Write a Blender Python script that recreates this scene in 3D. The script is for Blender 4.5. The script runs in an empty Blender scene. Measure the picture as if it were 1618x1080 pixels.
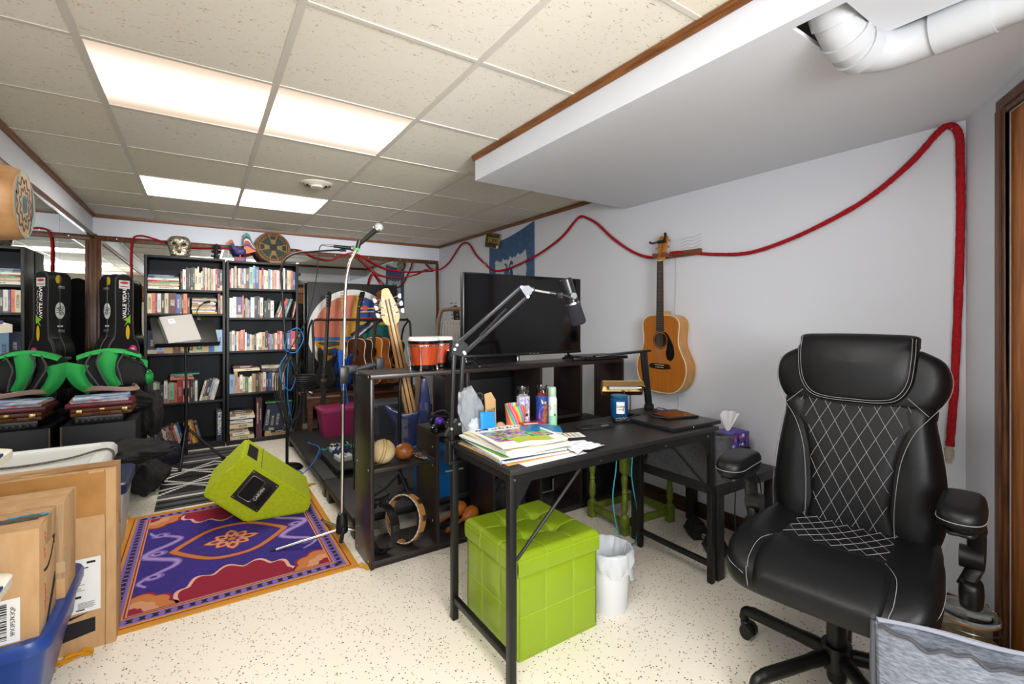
import bpy, bmesh, math, random
from mathutils import Vector, Matrix, Euler
random.seed(7)
SC = bpy.context.scene
COL = SC.collection
PI = math.pi
R = math.radians
# ------------------------------------------------------------ camera, world, lights, exposure
cd = bpy.data.cameras.new('camera'); cam = bpy.data.objects.new('camera', cd); COL.objects.link(cam)
cd.sensor_width = 36.0; cd.lens = 742.6 / 1618 * 36.0
cd.shift_y = -35.0 / 1618; cd.clip_start = 0.05
cam.location = (0, 0, 1.24)
cam.rotation_euler = (PI / 2, 0, -math.atan(492 / 742.6))
SC.camera = cam
SC.view_settings.view_transform = 'Standard'; SC.view_settings.look = 'None'
SC.view_settings.exposure = 0.0; SC.view_settings.gamma = 1.0
SC.view_settings.use_curve_mapping = False
w = bpy.data.worlds.new('world'); SC.world = w; w.use_nodes = True
w.node_tree.nodes['Background'].inputs[0].default_value = (0.8, 0.85, 1, 1)
w.node_tree.nodes['Background'].inputs[1].default_value = 0.05
def area(name, loc, target, sx, sy, power, color=(1, 1, 1)):
 l = bpy.data.lights.new(name, 'AREA'); l.shape = 'RECTANGLE'; l.size = sx; l.size_y = sy
 l.energy = power; l.color = color
 o = bpy.data.objects.new(name, l); COL.objects.link(o); o.location = loc
 o.rotation_euler = (Vector(target) - Vector(loc)).to_track_quat('-Z', 'Y').to_euler()
 return o
area('photographer_flash', (0.55, -1.15, 1.5), (1.1, 3.0, 1.2), 0.9, 0.9, 54, (0.96, 0.98, 1.0))
area('bounced_flash', (0.2, -0.6, 1.45), (0.5, 0.6, 2.2), 0.6, 0.6, 14, (0.97, 0.98, 1.0))
l_ = bpy.data.lights.new('far_fill_spot', 'SPOT'); l_.energy = 1050; l_.spot_size = R(31); l_.spot_blend = 0.9; l_.shadow_soft_size = 0.35; l_.color = (0.96, 0.98, 1.0)  # added spot without a known source, brightens the dim far end
o_ = bpy.data.objects.new('far_fill_spot', l_); COL.objects.link(o_); o_.location = (0.75, -1.2, 1.7)
o_.rotation_euler = (Vector((0.9, 5.6, 1.75)) - Vector(o_.location)).to_track_quat('-Z', 'Y').to_euler()
area('near_fixture_light', (0.26, 0.62, 2.17), (0.26, 0.62, 0), 1.1, 0.5, 17, (1.0, 0.975, 0.95))
area('rear_fixture_light', (0.26, -1.0, 2.17), (0.26, -1.0, 0), 1.1, 0.5, 5, (1.0, 0.975, 0.95))
# ------------------------------------------------------------ materials
MATS = {}
def lin(c):
 return tuple((v / 12.92 if v <= 0.04045 else ((v + 0.055) / 1.055) ** 2.4) for v in c)
def hexc(h):
 h = h.lstrip('#'); return lin(tuple(int(h[i:i + 2], 16) / 255 for i in (0, 2, 4)))
def nn(nt, t, **kw):
 n = nt.nodes.new(t)
 for k, v in kw.items():
  setattr(n, k, v)
 return n
def mat(name, col, rough=0.5, metal=0.0, var=0.0, vscale=8.0, stretch=(1, 1, 1), bump=0.0, bscale=60.0, spec=0.5, trans=0.0, coat=0.0, col2=None, emit=0.0, ior=1.45, alpha=1.0):
 """Principled with optional noise colour variation (col -> col2) and bump, in object space."""
 if name in MATS:
  return MATS[name]
 m = bpy.data.materials.new(name); m.use_nodes = True; nt = m.node_tree
 b = nt.nodes['Principled BSDF']
 c = hexc(col) if isinstance(col, str) else col
 b.inputs['Base Color'].default_value = (*c, 1)
 b.inputs['Roughness'].default_value = rough; b.inputs['Metallic'].default_value = metal
 b.inputs['Specular IOR Level'].default_value = spec
 b.inputs['Transmission Weight'].default_value = trans; b.inputs['Coat Weight'].default_value = coat
 b.inputs['IOR'].default_value = ior; b.inputs['Alpha'].default_value = alpha
 if emit:
  b.inputs['Emission Color'].default_value = (*c, 1); b.inputs['Emission Strength'].default_value = emit
 if var or col2 or bump:
  tc = nn(nt, 'ShaderNodeTexCoord'); mp = nn(nt, 'ShaderNodeMapping')
  mp.inputs['Scale'].default_value = stretch
  nt.links.new(tc.outputs['Object'], mp.inputs[0])
 if var or col2:
  nz = nn(nt, 'ShaderNodeTexNoise'); nz.inputs['Scale'].default_value = vscale; nz.inputs['Detail'].default_value = 5
  nt.links.new(mp.outputs[0], nz.inputs['Vector'])
  rp = nn(nt, 'ShaderNodeValToRGB')
  c2 = hexc(col2) if isinstance(col2, str) else (col2 if col2 else tuple(v * (1 - var) for v in c))
  rp.color_ramp.elements[0].position = 0.35; rp.color_ramp.elements[0].color = (*c2, 1)
  rp.color_ramp.elements[1].position = 0.65; rp.color_ramp.elements[1].color = (*c, 1)
  nt.links.new(nz.outputs['Fac'], rp.inputs[0]); nt.links.new(rp.outputs[0], b.inputs['Base Color'])
 if bump:
  n2 = nn(nt, 'ShaderNodeTexNoise'); n2.inputs['Scale'].default_value = bscale; n2.inputs['Detail'].default_value = 3
  nt.links.new(mp.outputs[0], n2.inputs['Vector'])
  bp = nn(nt, 'ShaderNodeBump'); bp.inputs['Strength'].default_value = min(bump, 1.0); bp.inputs['Distance'].default_value = 0.004
  nt.links.new(n2.outputs['Fac'], bp.inputs['Height']); nt.links.new(bp.outputs[0], b.inputs['Normal'])
 MATS[name] = m
 return m
# ------------------------------------------------------------ mesh builder
def frame_to(d):
 d = Vector(d).normalized()
 up = Vector((0, 0, 1)) if abs(d.z) < 0.95 else Vector((1, 0, 0))
 x = up.cross(d).normalized(); y = d.cross(x)
 return x, y, d
class MB:
 def __init__(s):
  s.v = []; s.f = []; s.mi = []; s.m = 0
 def slot(s, i):
  s.m = i; return s
 def add(s, vs, fs):
  o = len(s.v); s.v += [tuple(v) for v in vs]
  for f in fs:
   s.f.append(tuple(i + o for i in f)); s.mi.append(s.m)
  return s
 def box(s, lo, hi, bev=0.0, seg=2, M=None):
  lo = Vector(lo); hi = Vector(hi)
  if bev:
   bm = bmesh.new(); bmesh.ops.create_cube(bm, size=1.0)
   for v in bm.verts:
    v.co = Vector(((lo[k] + hi[k]) / 2 + v.co[k] * (hi[k] - lo[k])) for k in range(3))
   bmesh.ops.bevel(bm, geom=list(bm.edges), offset=bev, segments=seg, affect='EDGES', profile=0.5)
   bm.verts.index_update()
   vs = [v.co.copy() for v in bm.verts]; fs = [tuple(v.index for v in f.verts) for f in bm.faces]; bm.free()
  else:
   vs = [Vector((x, y, z)) for x in (lo.x, hi.x) for y in (lo.y, hi.y) for z in (lo.z, hi.z)]
   fs = [(0, 1, 3, 2), (4, 6, 7, 5), (0, 4, 5, 1), (2, 3, 7, 6), (0, 2, 6, 4), (1, 5, 7, 3)]
  if M is not None:
   vs = [M @ v for v in vs]
  return s.add(vs, fs)
 def cyl(s, p0, p1, r0, r1=None, n=16, caps=True):
  r1 = r0 if r1 is None else r1
  p0 = Vector(p0); p1 = Vector(p1); x, y, d = frame_to(p1 - p0)
  vs = []; fs = []
  for p, r in ((p0, r0), (p1, r1)):
   for i in range(n):
    a = 2 * PI * i / n; vs.append(p + x * (r * math.cos(a)) + y * (r * math.sin(a)))
  for i in range(n):
   j = (i + 1) % n; fs.append((i, j, n + j, n + i))
  if caps:
   fs.append(tuple(range(n - 1, -1, -1))); fs.append(tuple(range(n, 2 * n)))
  return s.add(vs, fs)
 def tube(s, pts, r, n=8, closed=False, flat=1.0, up=None):
  """sweep; r number or list; flat squashes the second axis"""
  P = [Vector(p) for p in pts]; N = len(P)
  rs = r if isinstance(r, (list, tuple)) else [r] * N
  T = []
  for i in range(N):
   a = P[(i - 1) % N] if (closed or i) else P[0]; b = P[(i + 1) % N] if (closed or i < N - 1) else P[-1]
   d = b - a
   T.append(d.normalized() if d.length > 1e-9 else Vector((0, 0, 1)))
  x, y, _ = frame_to(T[0])
  if up is not None:
   x = (Vector(up) - T[0] * Vector(up).dot(T[0])).normalized()
  vs = []; fs = []
  for i in range(N):
   x = (x - T[i] * x.dot(T[i])).normalized(); y = T[i].cross(x)
   for k in range(n):
    a = 2 * PI * k / n
    vs.append(P[i] + x * (rs[i] * math.cos(a)) + y * (rs[i] * flat * math.sin(a)))
  L = N if closed else N - 1
  for i in range(L):
   for k in range(n):
    a = i * n + k; b = i * n + (k + 1) % n; j = ((i + 1) % N) * n
    fs.append((a, b, j + (k + 1) % n, j + k))
  if not closed:
   fs.append(tuple(range(n - 1, -1, -1))); fs.append(tuple((N - 1) * n + k for k in range(n)))
  return s.add(vs, fs)
 def lathe(s, prof, n=24, M=None, closed_ends=True):
  """prof: list of (r, z)"""
  vs = []; fs = []
  for r, z in prof:
   for i in range(n):
    a = 2 * PI * i / n; vs.append(Vector((r * math.cos(a), r * math.sin(a), z)))
  for j in range(len(prof) - 1):
   for i in range(n):
    k = (i + 1) % n; fs.append((j * n + i, j * n + k, (j + 1) * n + k, (j + 1) * n + i))
  if closed_ends:
   fs.append(tuple(range(n - 1, -1, -1))); fs.append(tuple((len(prof) - 1) * n + i for i in range(n)))
  if M is not None:
   vs = [M @ v for v in vs]
  return s.add(vs, fs)
 def prism(s, poly, t0, t1, M=None, sides=True, caps=True):
  """poly in local xy (CCW), extruded z t0..t1"""
  n = len(poly)
  vs = [Vector((p[0], p[1], t0)) for p in poly] + [Vector((p[0], p[1], t1)) for p in poly]
  fs = []
  if caps:
   fs += [tuple(range(n - 1, -1, -1)), tuple(range(n, 2 * n))]
  if sides:
   fs += [(i, (i + 1) % n, n + (i + 1) % n, n + i) for i in range(n)]
  if M is not None:
   vs = [M @ v for v in vs]
  return s.add(vs, fs)
 def grid(s, fn, nu, nv, thick=0.0, closed_u=False):
  """surface fn(u,v) -> point; with thickness along the normal"""
  P = [[Vector(fn(i / nu, j / nv)) for j in range(nv + 1)] for i in range(nu + 1)]
  def nrm(i, j):
   a = P[min(i + 1, nu)][j] - P[max(i - 1, 0)][j]; b = P[i][min(j + 1, nv)] - P[i][max(j - 1, 0)]
   c = a.cross(b); return c.normalized() if c.length > 1e-12 else Vector((0, 0, 1))
  W = nv + 1
  vs = [P[i][j] for i in range(nu + 1) for j in range(W)]
  fs = [(i * W + j, (i + 1) * W + j, (i + 1) * W + j + 1, i * W + j + 1) for i in range(nu) for j in range(nv)]
  if thick:
   o = len(vs)
   vs += [P[i][j] - nrm(i, j) * thick for i in range(nu + 1) for j in range(W)]
   fs += [tuple(o + k for k in reversed(f)) for f in fs[:nu * nv]]
   for i in range(nu):
    for j in (0, nv):
     a, b = i * W + j, (i + 1) * W + j
     fs.append((a, o + a, o + b, b) if j == 0 else (b, o + b, o + a, a))
   for j in range(nv):
    for i in (0, nu):
     a, b = i * W + j, i * W + j + 1
     fs.append((b, o + b, o + a, a) if i == 0 else (a, o + a, o + b, b))
  return s.add(vs, fs)
 def cushion(s, outline, zt, zb, rings=None, M=None, centre=None):
  """soft closed pad: star shaped outline in xy, top zt(x,y), bottom zb(x,y)"""
  rings = rings or [(0.001, 1), (0.35, 1), (0.65, 1), (0.82, 0.97), (0.92, 0.88), (0.975, 0.72), (1, 0.5), (0.975, 0.25), (0.92, 0.08), (0.7, 0), (0.001, 0)]
  n = len(outline)
  cx = sum(p[0] for p in outline) / n if centre is None else centre[0]
  cy = sum(p[1] for p in outline) / n if centre is None else centre[1]
  vs = []; fs = []
  for q, zf in rings:
   for p in outline:
    x = cx + (p[0] - cx) * q; y = cy + (p[1] - cy) * q
    a = zt(x, y) if callable(zt) else zt; b = zb(x, y) if callable(zb) else zb
    vs.append(Vector((x, y, b + (a - b) * zf)))
  for j in range(len(rings) - 1):
   for i in range(n):
    k = (i + 1) % n; fs.append((j * n + k, j * n + i, (j + 1) * n + i, (j + 1) * n + k))
  if M is not None:
   vs = [M @ v for v in vs]
  return s.add(vs, fs)
 def blob(s, c, r, nu=20, nv=12, fn=None):
  vs = []; fs = []
  for j in range(nv + 1):
   th = PI * j / nv
   for i in range(nu):
    ph = 2 * PI * i / nu
    d = Vector((math.sin(th) * math.cos(ph), math.sin(th) * math.sin(ph), math.cos(th)))
    k = fn(d) if fn else 1.0
    vs.append(Vector(c) + Vector((d.x * r[0], d.y * r[1], d.z * r[2])) * k)
  for j in range(nv):
   for i in range(nu):
    k = (i + 1) % nu
    fs.append((j * nu + i, (j + 1) * nu + i, (j + 1) * nu + k, j * nu + k))
  return s.add(vs, fs)
 def build(s, name, mats, parent=None, smooth=35, loc=None, rot=None):
  me = bpy.data.meshes.new(name)
  me.from_pydata(s.v, [], s.f)
  if not isinstance(mats, (list, tuple)):
   mats = [mats]
  for m in mats:
   me.materials.append(m)
  me.polygons.foreach_set('material_index', s.mi)
  bm = bmesh.new(); bm.from_mesh(me)
  bmesh.ops.remove_doubles(bm, verts=bm.verts, dist=1e-6)
  bmesh.ops.recalc_face_normals(bm, faces=bm.faces)
  bm.to_mesh(me); bm.free()
  if smooth:
   me.polygons.foreach_set('use_smooth', [True] * len(me.polygons))
   me.set_sharp_from_angle(angle=R(smooth))
  o = bpy.data.objects.new(name, me); COL.objects.link(o)
  if parent is not None:
   o.parent = parent
  if loc is not None:
   o.location = loc
  if rot is not None:
   o.rotation_euler = rot
  return o
def tag(o, label=None, cat=None, group=None, kind=None):
 if label: o['label'] = label
 if cat: o['category'] = cat
 if group: o['group'] = group
 if kind: o['kind'] = kind
 return o
def thing(name, label, cat, loc=(0, 0, 0), rz=0.0, group=None, rot=None):
 o = bpy.data.objects.new(name, None); COL.objects.link(o)
 o.empty_display_size = 0.05
 o.location = loc; o.rotation_euler = rot if rot is not None else (0, 0, rz)
 return tag(o, label, cat, group)
def struct(name, mb, mats, smooth=30):
 return tag(mb.build(name, mats, smooth=smooth), kind='structure')
def text(body, size, m, parent, M, name='lettering', ext=0.0004, align='CENTER', sx=1.0, bold=0.0):
 c = bpy.data.curves.new(name, 'FONT'); c.body = body; c.size = size; c.extrude = ext
 c.align_x = align; c.align_y = 'CENTER'; c.offset = bold
 tmp = bpy.data.objects.new(name, c); me = bpy.data.meshes.new_from_object(tmp); bpy.data.objects.remove(tmp)
 me.materials.clear(); me.materials.append(m)
 o = bpy.data.objects.new(name, me); COL.objects.link(o); o.parent = parent
 o.matrix_local = M @ Matrix.Diagonal((sx, 1, 1, 1))
 return o
def basis(o, x, y, z=None):
 """4x4 from origin and x,y axes"""
 x = Vector(x).normalized(); y = Vector(y); y = (y - x * y.dot(x)).normalized(); z = x.cross(y)
 return Matrix(((x.x, y.x, z.x, o[0]), (x.y, y.y, z.y, o[1]), (x.z, y.z, z.z, o[2]), (0, 0, 0, 1)))
def spline(pts, k=6, closed=False):
 P = [Vector(p) for p in pts]; n = len(P); out = []
 L = n if closed else n - 1
 for i in range(L):
  p1 = P[i]; p2 = P[(i + 1) % n]
  p0 = P[(i - 1) % n] if (closed or i) else p1 * 2 - p2
  p3 = P[(i + 2) % n] if (closed or i + 2 < n) else p2 * 2 - p1
  for j in range(k):
   t = j / k; t2 = t * t; t3 = t2 * t
   out.append((p1 * 2 + (p2 - p0) * t + (p0 * 2 - p1 * 5 + p2 * 4 - p3) * t2 + (p1 * 3 - p0 - p2 * 3 + p3) * t3) * 0.5)
 if not closed:
  out.append(P[-1])
 return out
def sp2(pts, k=6, closed=True):
 return [(p.x, p.y) for p in spline([(a, b, 0) for a, b in pts], k, closed)]
def circ(r, n=32, cx=0, cy=0, ry=None):
 ry = r if ry is None else ry
 return [(cx + r * math.cos(2 * PI * i / n), cy + ry * math.sin(2 * PI * i / n)) for i in range(n)]
def wobble(p, s, k):
 return math.sin(p[0] * k + p[1] * k * 1.7 + 1.3) * s + math.sin(p[1] * k * 2.3 - p[0] * k * 0.9) * s * 0.6
# ------------------------------------------------------------ the room
XL, XR, YB, YF, ZC, ZS = -0.82, 2.62, 5.69, -1.7, 2.21, 2.06
wall_m = mat('wall_paint', '#d9dce4', 0.62, bump=0.06, bscale=45)
soff_m = mat('soffit_paint', '#d5d8de', 0.55, bump=0.03, bscale=60)
wood_trim = mat('oak_trim', '#8a5524', 0.42, col2='#5f3413', vscale=6, stretch=(14, 1, 14), bump=0.1, bscale=20)
dark_trim = mat('walnut_trim', '#6a4122', 0.4, col2='#452511', vscale=6, stretch=(12, 12, 1))
base_m = mat('dark_baseboard', '#4a2a1a', 0.4, col2='#311a10', vscale=7, stretch=(14, 1, 14))
black_gap = mat('dark_void', '#0b0a0a', 0.9)
white_pl = mat('white_plastic', '#eeeeec', 0.35)
def floor_material():
 m = bpy.data.materials.new('flake_epoxy_floor'); m.use_nodes = True; nt = m.node_tree; b = nt.nodes['Principled BSDF']
 tc = nn(nt, 'ShaderNodeTexCoord')
 base = hexc('#ece0cb')
 prev = None
 nz = nn(nt, 'ShaderNodeTexNoise'); nz.inputs['Scale'].default_value = 2.2; nz.inputs['Detail'].default_value = 6
 nt.links.new(tc.outputs['Object'], nz.inputs['Vector'])
 rp = nn(nt, 'ShaderNodeValToRGB')
 rp.color_ramp.elements[0].color = (*hexc('#ece3d2'), 1); rp.color_ramp.elements[1].color = (*hexc('#f3ece0'), 1)
 nt.links.new(nz.outputs['Fac'], rp.inputs[0]); prev = rp.outputs[0]
 for sc, th, c, off, msk in ((105, 0.30, '#2c2622', 0.0, 0.60), (120, 0.30, '#8f6035', 5.3, 0.56), (85, 0.26, '#4a3a2c', 11.7, 0.64), (95, 0.28, '#f7f2e6', 21.0, 0.56)):
  mp = nn(nt, 'ShaderNodeMapping'); mp.inputs['Location'].default_value = (off, off * 0.7, 0); mp.inputs['Scale'].default_value = (1, 1, 0.0)
  mp.inputs['Rotation'].default_value = (0, 0, off)
  nt.links.new(tc.outputs['Object'], mp.inputs[0])
  vo = nn(nt, 'ShaderNodeTexVoronoi'); vo.inputs['Scale'].default_value = sc
  nt.links.new(mp.outputs[0], vo.inputs['Vector'])
  lt = nn(nt, 'ShaderNodeMath', operation='LESS_THAN'); lt.inputs[1].default_value = th
  nt.links.new(vo.outputs['Distance'], lt.inputs[0])
  sep = nn(nt, 'ShaderNodeSeparateColor'); nt.links.new(vo.outputs['Color'], sep.inputs[0])
  gt = nn(nt, 'ShaderNodeMath', operation='GREATER_THAN'); gt.inputs[1].default_value = msk + 0.30
  nt.links.new(sep.outputs[0], gt.inputs[0])
  mu = nn(nt, 'ShaderNodeMath', operation='MULTIPLY'); nt.links.new(lt.outputs[0], mu.inputs[0]); nt.links.new(gt.outputs[0], mu.inputs[1])
  mx = nn(nt, 'ShaderNodeMix', data_type='RGBA'); nt.links.new(mu.outputs[0], mx.inputs[0])
  nt.links.new(prev, mx.inputs[6]); mx.inputs[7].default_value = (*hexc(c), 1); prev = mx.outputs[2]
 nt.links.new(prev, b.inputs['Base Color'])
 b.inputs['Roughness'].default_value = 0.38; b.inputs['Specular IOR Level'].default_value = 0.35
 return m
def tile_material():
 m = bpy.data.materials.new('ceiling_tile'); m.use_nodes = True; nt = m.node_tree; b = nt.nodes['Principled BSDF']
 tc = nn(nt, 'ShaderNodeTexCoord')
 ad = nn(nt, 'ShaderNodeVectorMath', operation='ADD'); ad.inputs[1].default_value = (0.354, -0.315, 0)
 nt.links.new(tc.outputs['Object'], ad.inputs[0])
 dv = nn(nt, 'ShaderNodeVectorMath', operation='DIVIDE'); dv.inputs[1].default_value = (0.6135, 0.6135, 1)
 nt.links.new(ad.outputs[0], dv.inputs[0])
 fl = nn(nt, 'ShaderNodeVectorMath', operation='FLOOR'); nt.links.new(dv.outputs[0], fl.inputs[0])
 wn = nn(nt, 'ShaderNodeTexWhiteNoise', noise_dimensions='2D'); nt.links.new(fl.outputs[0], wn.inputs['Vector'])
 rp = nn(nt, 'ShaderNodeValToRGB')
 rp.color_ramp.elements[0].color = (*hexc('#dfd8c4'), 1); rp.color_ramp.elements[1].color = (*hexc('#e8e3d8'), 1)
 nt.links.new(wn.outputs['Value'], rp.inputs[0]); prev = rp.outputs[0]
 nz = nn(nt, 'ShaderNodeTexNoise'); nz.inputs['Scale'].default_value = 42; nz.inputs['Detail'].default_value = 2.0; nz.inputs['Distortion'].default_value = 1.6
 mp = nn(nt, 'ShaderNodeMapping'); mp.inputs['Scale'].default_value = (1, 1.9, 1); nt.links.new(tc.outputs['Object'], mp.inputs[0])
 nt.links.new(mp.outputs[0], nz.inputs['Vector'])
 gt = nn(nt, 'ShaderNodeMapRange'); gt.inputs['From Min'].default_value = 0.655; gt.inputs['From Max'].default_value = 0.69
 nt.links.new(nz.outputs['Fac'], gt.inputs[0])
 mx = nn(nt, 'ShaderNodeMix', data_type='RGBA'); nt.links.new(gt.outputs[0], mx.inputs[0])
 nt.links.new(prev, mx.inputs[6]); mx.inputs[7].default_value = (*hexc('#b7a283'), 1)
 nt.links.new(mx.outputs[2], b.inputs['Base Color']); b.inputs['Roughness'].default_value = 0.9
 bp = nn(nt, 'ShaderNodeBump'); bp.inputs['Strength'].default_value = 0.35; bp.inputs['Distance'].default_value = 0.004; bp.invert = True
 nt.links.new(gt.outputs[0], bp.inputs['Height']); nt.links.new(bp.outputs[0], b.inputs['Normal'])
 return m
struct('floor', MB().box((XL - .1, YF - .1, -.05), (XR + .1, YB + .1, 0)), floor_material())
GX, GY, GS = -0.354, 0.315, 0.6135
xs = [XL - .1] + [GX + GS * i for i in range(0, 5)] + [XR + .1]
ys = [YF - .1] + [GY + GS * j for j in range(-3, 9)] + [YB + .1]
LIT = [(0, 0), (1, 0), (0, 3), (1, 3), (0, 6), (1, 6), (0, -3), (1, -3)]
mb = MB()
for i in range(len(xs) - 1):
 for j in range(len(ys) - 1):
  if (i - 1, j - 4) in LIT:
   continue
  mb.box((xs[i], ys[j], ZC), (xs[i + 1], ys[j + 1], ZC + .02))
struct('ceiling', mb, tile_material())
tee = mat('ceiling_tee_enamel', '#cfc9bd', 0.5)
mb = MB()
for x in xs[1:-1]:
 mb.box((x - .0125, YF, ZC - .004), (x + .0125, YB, ZC))
for y in ys[1:-1]:
 for i in range(len(xs) - 1):
  a = max(xs[i], XL) + (.0125 if i else 0); c = min(xs[i + 1], XR) - .0125
  mb.box((a, y - .009, ZC - .003), (c, y + .009, ZC))
struct('trim_ceiling_grid', mb, tee)
DG = Vector((-0.855, -0.518, 0)).normalized(); DN = Vector((DG.y, -DG.x, 0))   # slanted door wall, DN points into the room
if DN.dot(Vector((-1, 1, 0))) < 0: DN = -DN
D0 = Vector((XR, 0.58, 0)); DE = D0 + DG * 1.32
struct('wall_left', MB().box((XL - .12, YF, 0), (XL, YB, ZC)), wall_m)
struct('wall_back', MB().box((XL - .12, YB, 0), (XR + .12, YB + .12, ZC)), wall_m)
struct('wall_right', MB().box((XR, 0.55, 0), (XR + .12, YB, ZC)), wall_m)
struct('wall_front', MB().box((XL - .12, YF - .12, 0), (DE.x + .2, YF, ZC)), mat('beige_wall_paint', '#b3aa9a', .7))
struct('wall_side', MB().box((DE.x, YF, 0), (DE.x + .12, DE.y, ZC)), wall_m)
MD = basis(D0, DG, (0, 0, 1))            # local x along the wall, y up, z = x cross y
SGN = 1 if (MD.to_3x3() @ Vector((0, 0, 1))).dot(DN) > 0 else -1
def dw(lo, hi, mb, bev=0):
 """box in door-wall coordinates: s along, h height, d out of the wall into the room"""
 z0, z1 = sorted((lo[2] * SGN, hi[2] * SGN))
 return mb.box((lo[0], lo[1], z0), (hi[0], hi[1], z1), bev, 2, MD)
S0, S1, HD = 0.345, 1.105, 1.955           # clear door opening
mb = MB()
dw((0, 0, -.1), (S0, ZC, 0), mb); dw((S1, 0, -.1), (1.32, ZC, 0), mb); dw((S0, HD, -.1), (S1, ZC, 0), mb)
struct('wall_door_side', mb, wall_m)
mb = MB()
for a, c in ((S0 - .062, S0), (S1, S1 + .062)):
 dw((a, 0, 0.001), (c, HD + .062, .016), mb, .004); dw((a + .012, 0, .016), (c - .02, HD + .02, .022), mb)
dw((S0, HD, 0.001), (S1, HD + .062, .016), mb, .004); dw((S0, HD + .02, .016), (S1, HD + .05, .022), mb)
struct('trim_door_casing', mb, dark_trim)
oak = mat('orange_oak', '#b5712f', 0.4, col2='#8a5020', vscale=5, stretch=(10, 10, 1), bump=0.08, bscale=24)
mb = MB()
for a, c in ((S0 + .001, S0 + .09), (S1 - .09, S1 - .001)):
 dw((a, .01, -.035), (c, HD - .001, .0), mb, .003)
for h0, h1 in ((.01, .16), (.95, 1.06), (HD - .12, HD - .004)):
 dw((S0 + .09, h0, -.035), (S1 - .09, h1, .0), mb, .003)
for lo, hi in ((.16, .95), (1.06, HD - .12)):
 h = lo + .02
 while h < hi - .01:
  mb.box((S0 + .09, -.005, -.02), (S1 - .09, .005, .02), 0, 2, MD @ Matrix.Translation((0, h, -.02 * SGN)) @ Matrix.Rotation(R(35 * SGN), 4, 'X'))
  h += .034
dr = tag(mb.build('door_1', oak), kind='structure')
k = MB().lathe([(.012, 0), (.012, .03), (.026, .035), (.03, .05), (.022, .064), (.004, .068)], 20, MD @ Matrix.Translation((S1 - .05, .95, 0)) @ (Matrix() if SGN > 0 else Matrix.Rotation(PI, 4, 'X')))
k.build('door_knob', mat('aged_brass', '#a98a4b', 0.3, 1.0), dr)
ymin = YF
bx = [1.35, 1.39, 1.632, 1.77, XR]; by = [ymin, .535, .668, 2.43]
mb = MB()
for i in range(4):
 for j in range(3):
  if (i in (1, 2) and j == 1) or (i == 2 and j == 0):
   continue
  mb.box((bx[i], by[j], ZS), (bx[i + 1], by[j + 1], ZS + .012))
mb.box((1.35, ymin, ZS + .012), (1.362, 2.43, ZC)); mb.box((1.362, 2.418, ZS + .012), (XR, 2.43, ZC))
struct('trim_soffit', mb, soff_m)
def crown(name, pts):
 mb = MB()
 for (a, c, n) in pts:
  a = Vector(a); c = Vector(c); d = (c - a).normalized(); n = Vector(n)
  prof = [(0, 0), (.016, 0), (.016, -.012), (.009, -.03), (0, -.03)]
  vs = [a + n * p + Vector((0, 0, q)) for p, q in prof] + [c + n * p + Vector((0, 0, q)) for p, q in prof]
  k = len(prof)
  mb.add(vs, [(i, (i + 1) % k, k + (i + 1) % k, k + i) for i in range(k)] + [tuple(range(k)), tuple(range(2 * k - 1, k - 1, -1))])
 return struct(name, mb, wood_trim)
crown('trim_crown_left', [((XL, YF, ZC - .004), (XL, YB, ZC - .004), (1, 0, 0))])
crown('trim_crown_back', [((XL + .016, YB, ZC - .004), (XR - .016, YB, ZC - .004), (0, -1, 0))])
crown('trim_crown_right', [((XR, 2.43, ZC - .004), (XR, YB, ZC - .004), (-1, 0, 0))])
crown('trim_crown_soffit', [((1.35, YF, ZC - .004), (1.35, 2.446, ZC - .004), (-1, 0, 0)), ((1.35, 2.43, ZC - .004), (XR - .016, 2.43, ZC - .004), (0, 1, 0))])
struct('baseboard_right', MB().box((XR - .014, .60, 0), (XR, YB - .02, .095), .003), base_m)
mir = bpy.data.materials.new('mirror_silver'); mir.use_nodes = True
mir.node_tree.nodes['Principled BSDF'].inputs['Base Color'].default_value = (0.72, 0.75, 0.74, 1)
mir.node_tree.nodes['Principled BSDF'].inputs['Metallic'].default_value = 1; mir.node_tree.nodes['Principled BSDF'].inputs['Roughness'].default_value = 0.0
t = thing('wall_mirror', 'tall frameless-panel mirror covering the left wall behind the stacked totes', 'mirror', (XL, 3.2, 0))
for a, c in ((0.8, 2.0), (2.0, 3.225), (3.225, 4.448), (4.452, YB - .032)):
 MB().box((0.0005, a - 3.2 + .001, .0), (.005, c - 3.2 - .001, 1.985)).build('mirror_pane', mir, t)
f = MB().box((.0, .8 - 3.2, 1.985), (.018, YB - .03 - 3.2, 2.022), .002); f.box((.0, YB - .03 - 3.2, 0), (.03, YB - 3.2 - .031 + .03, 2.022), .002)
f.build('frame', dark_trim, t)
t = thing('wall_mirror', 'wide mirror covering the far wall behind the bookcases and guitars', 'mirror', (0.9, YB, 0))
for a, c in ((-.758, .238), (.242, 1.458), (1.462, 2.57)):
 MB().box((a - .9, -.005, 0), (c - .9, -.0005, 1.965)).build('mirror_pane', mir, t)
f = MB().box((-.79 - .9, -.018, 1.965), (2.6 - .9, 0, 2.012), .002); f.box((2.57 - .9, -.018, 0), (2.606 - .9, 0, 1.965), .002); f.box((-.79 - .9, -.018, 0), (-.758 - .9, 0, 1.965), .002)
f.build('frame', dark_trim, t)
scr = MB()
for i in range(9):
 scr.cyl((-1.55 + i * .39, -.018, 1.99), (-1.55 + i * .39, -.0205, 1.99), .006, .005, 10)
scr.build('screw_caps', mat('screw_cap', '#cfc7ba', .3, .6), t)
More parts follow.
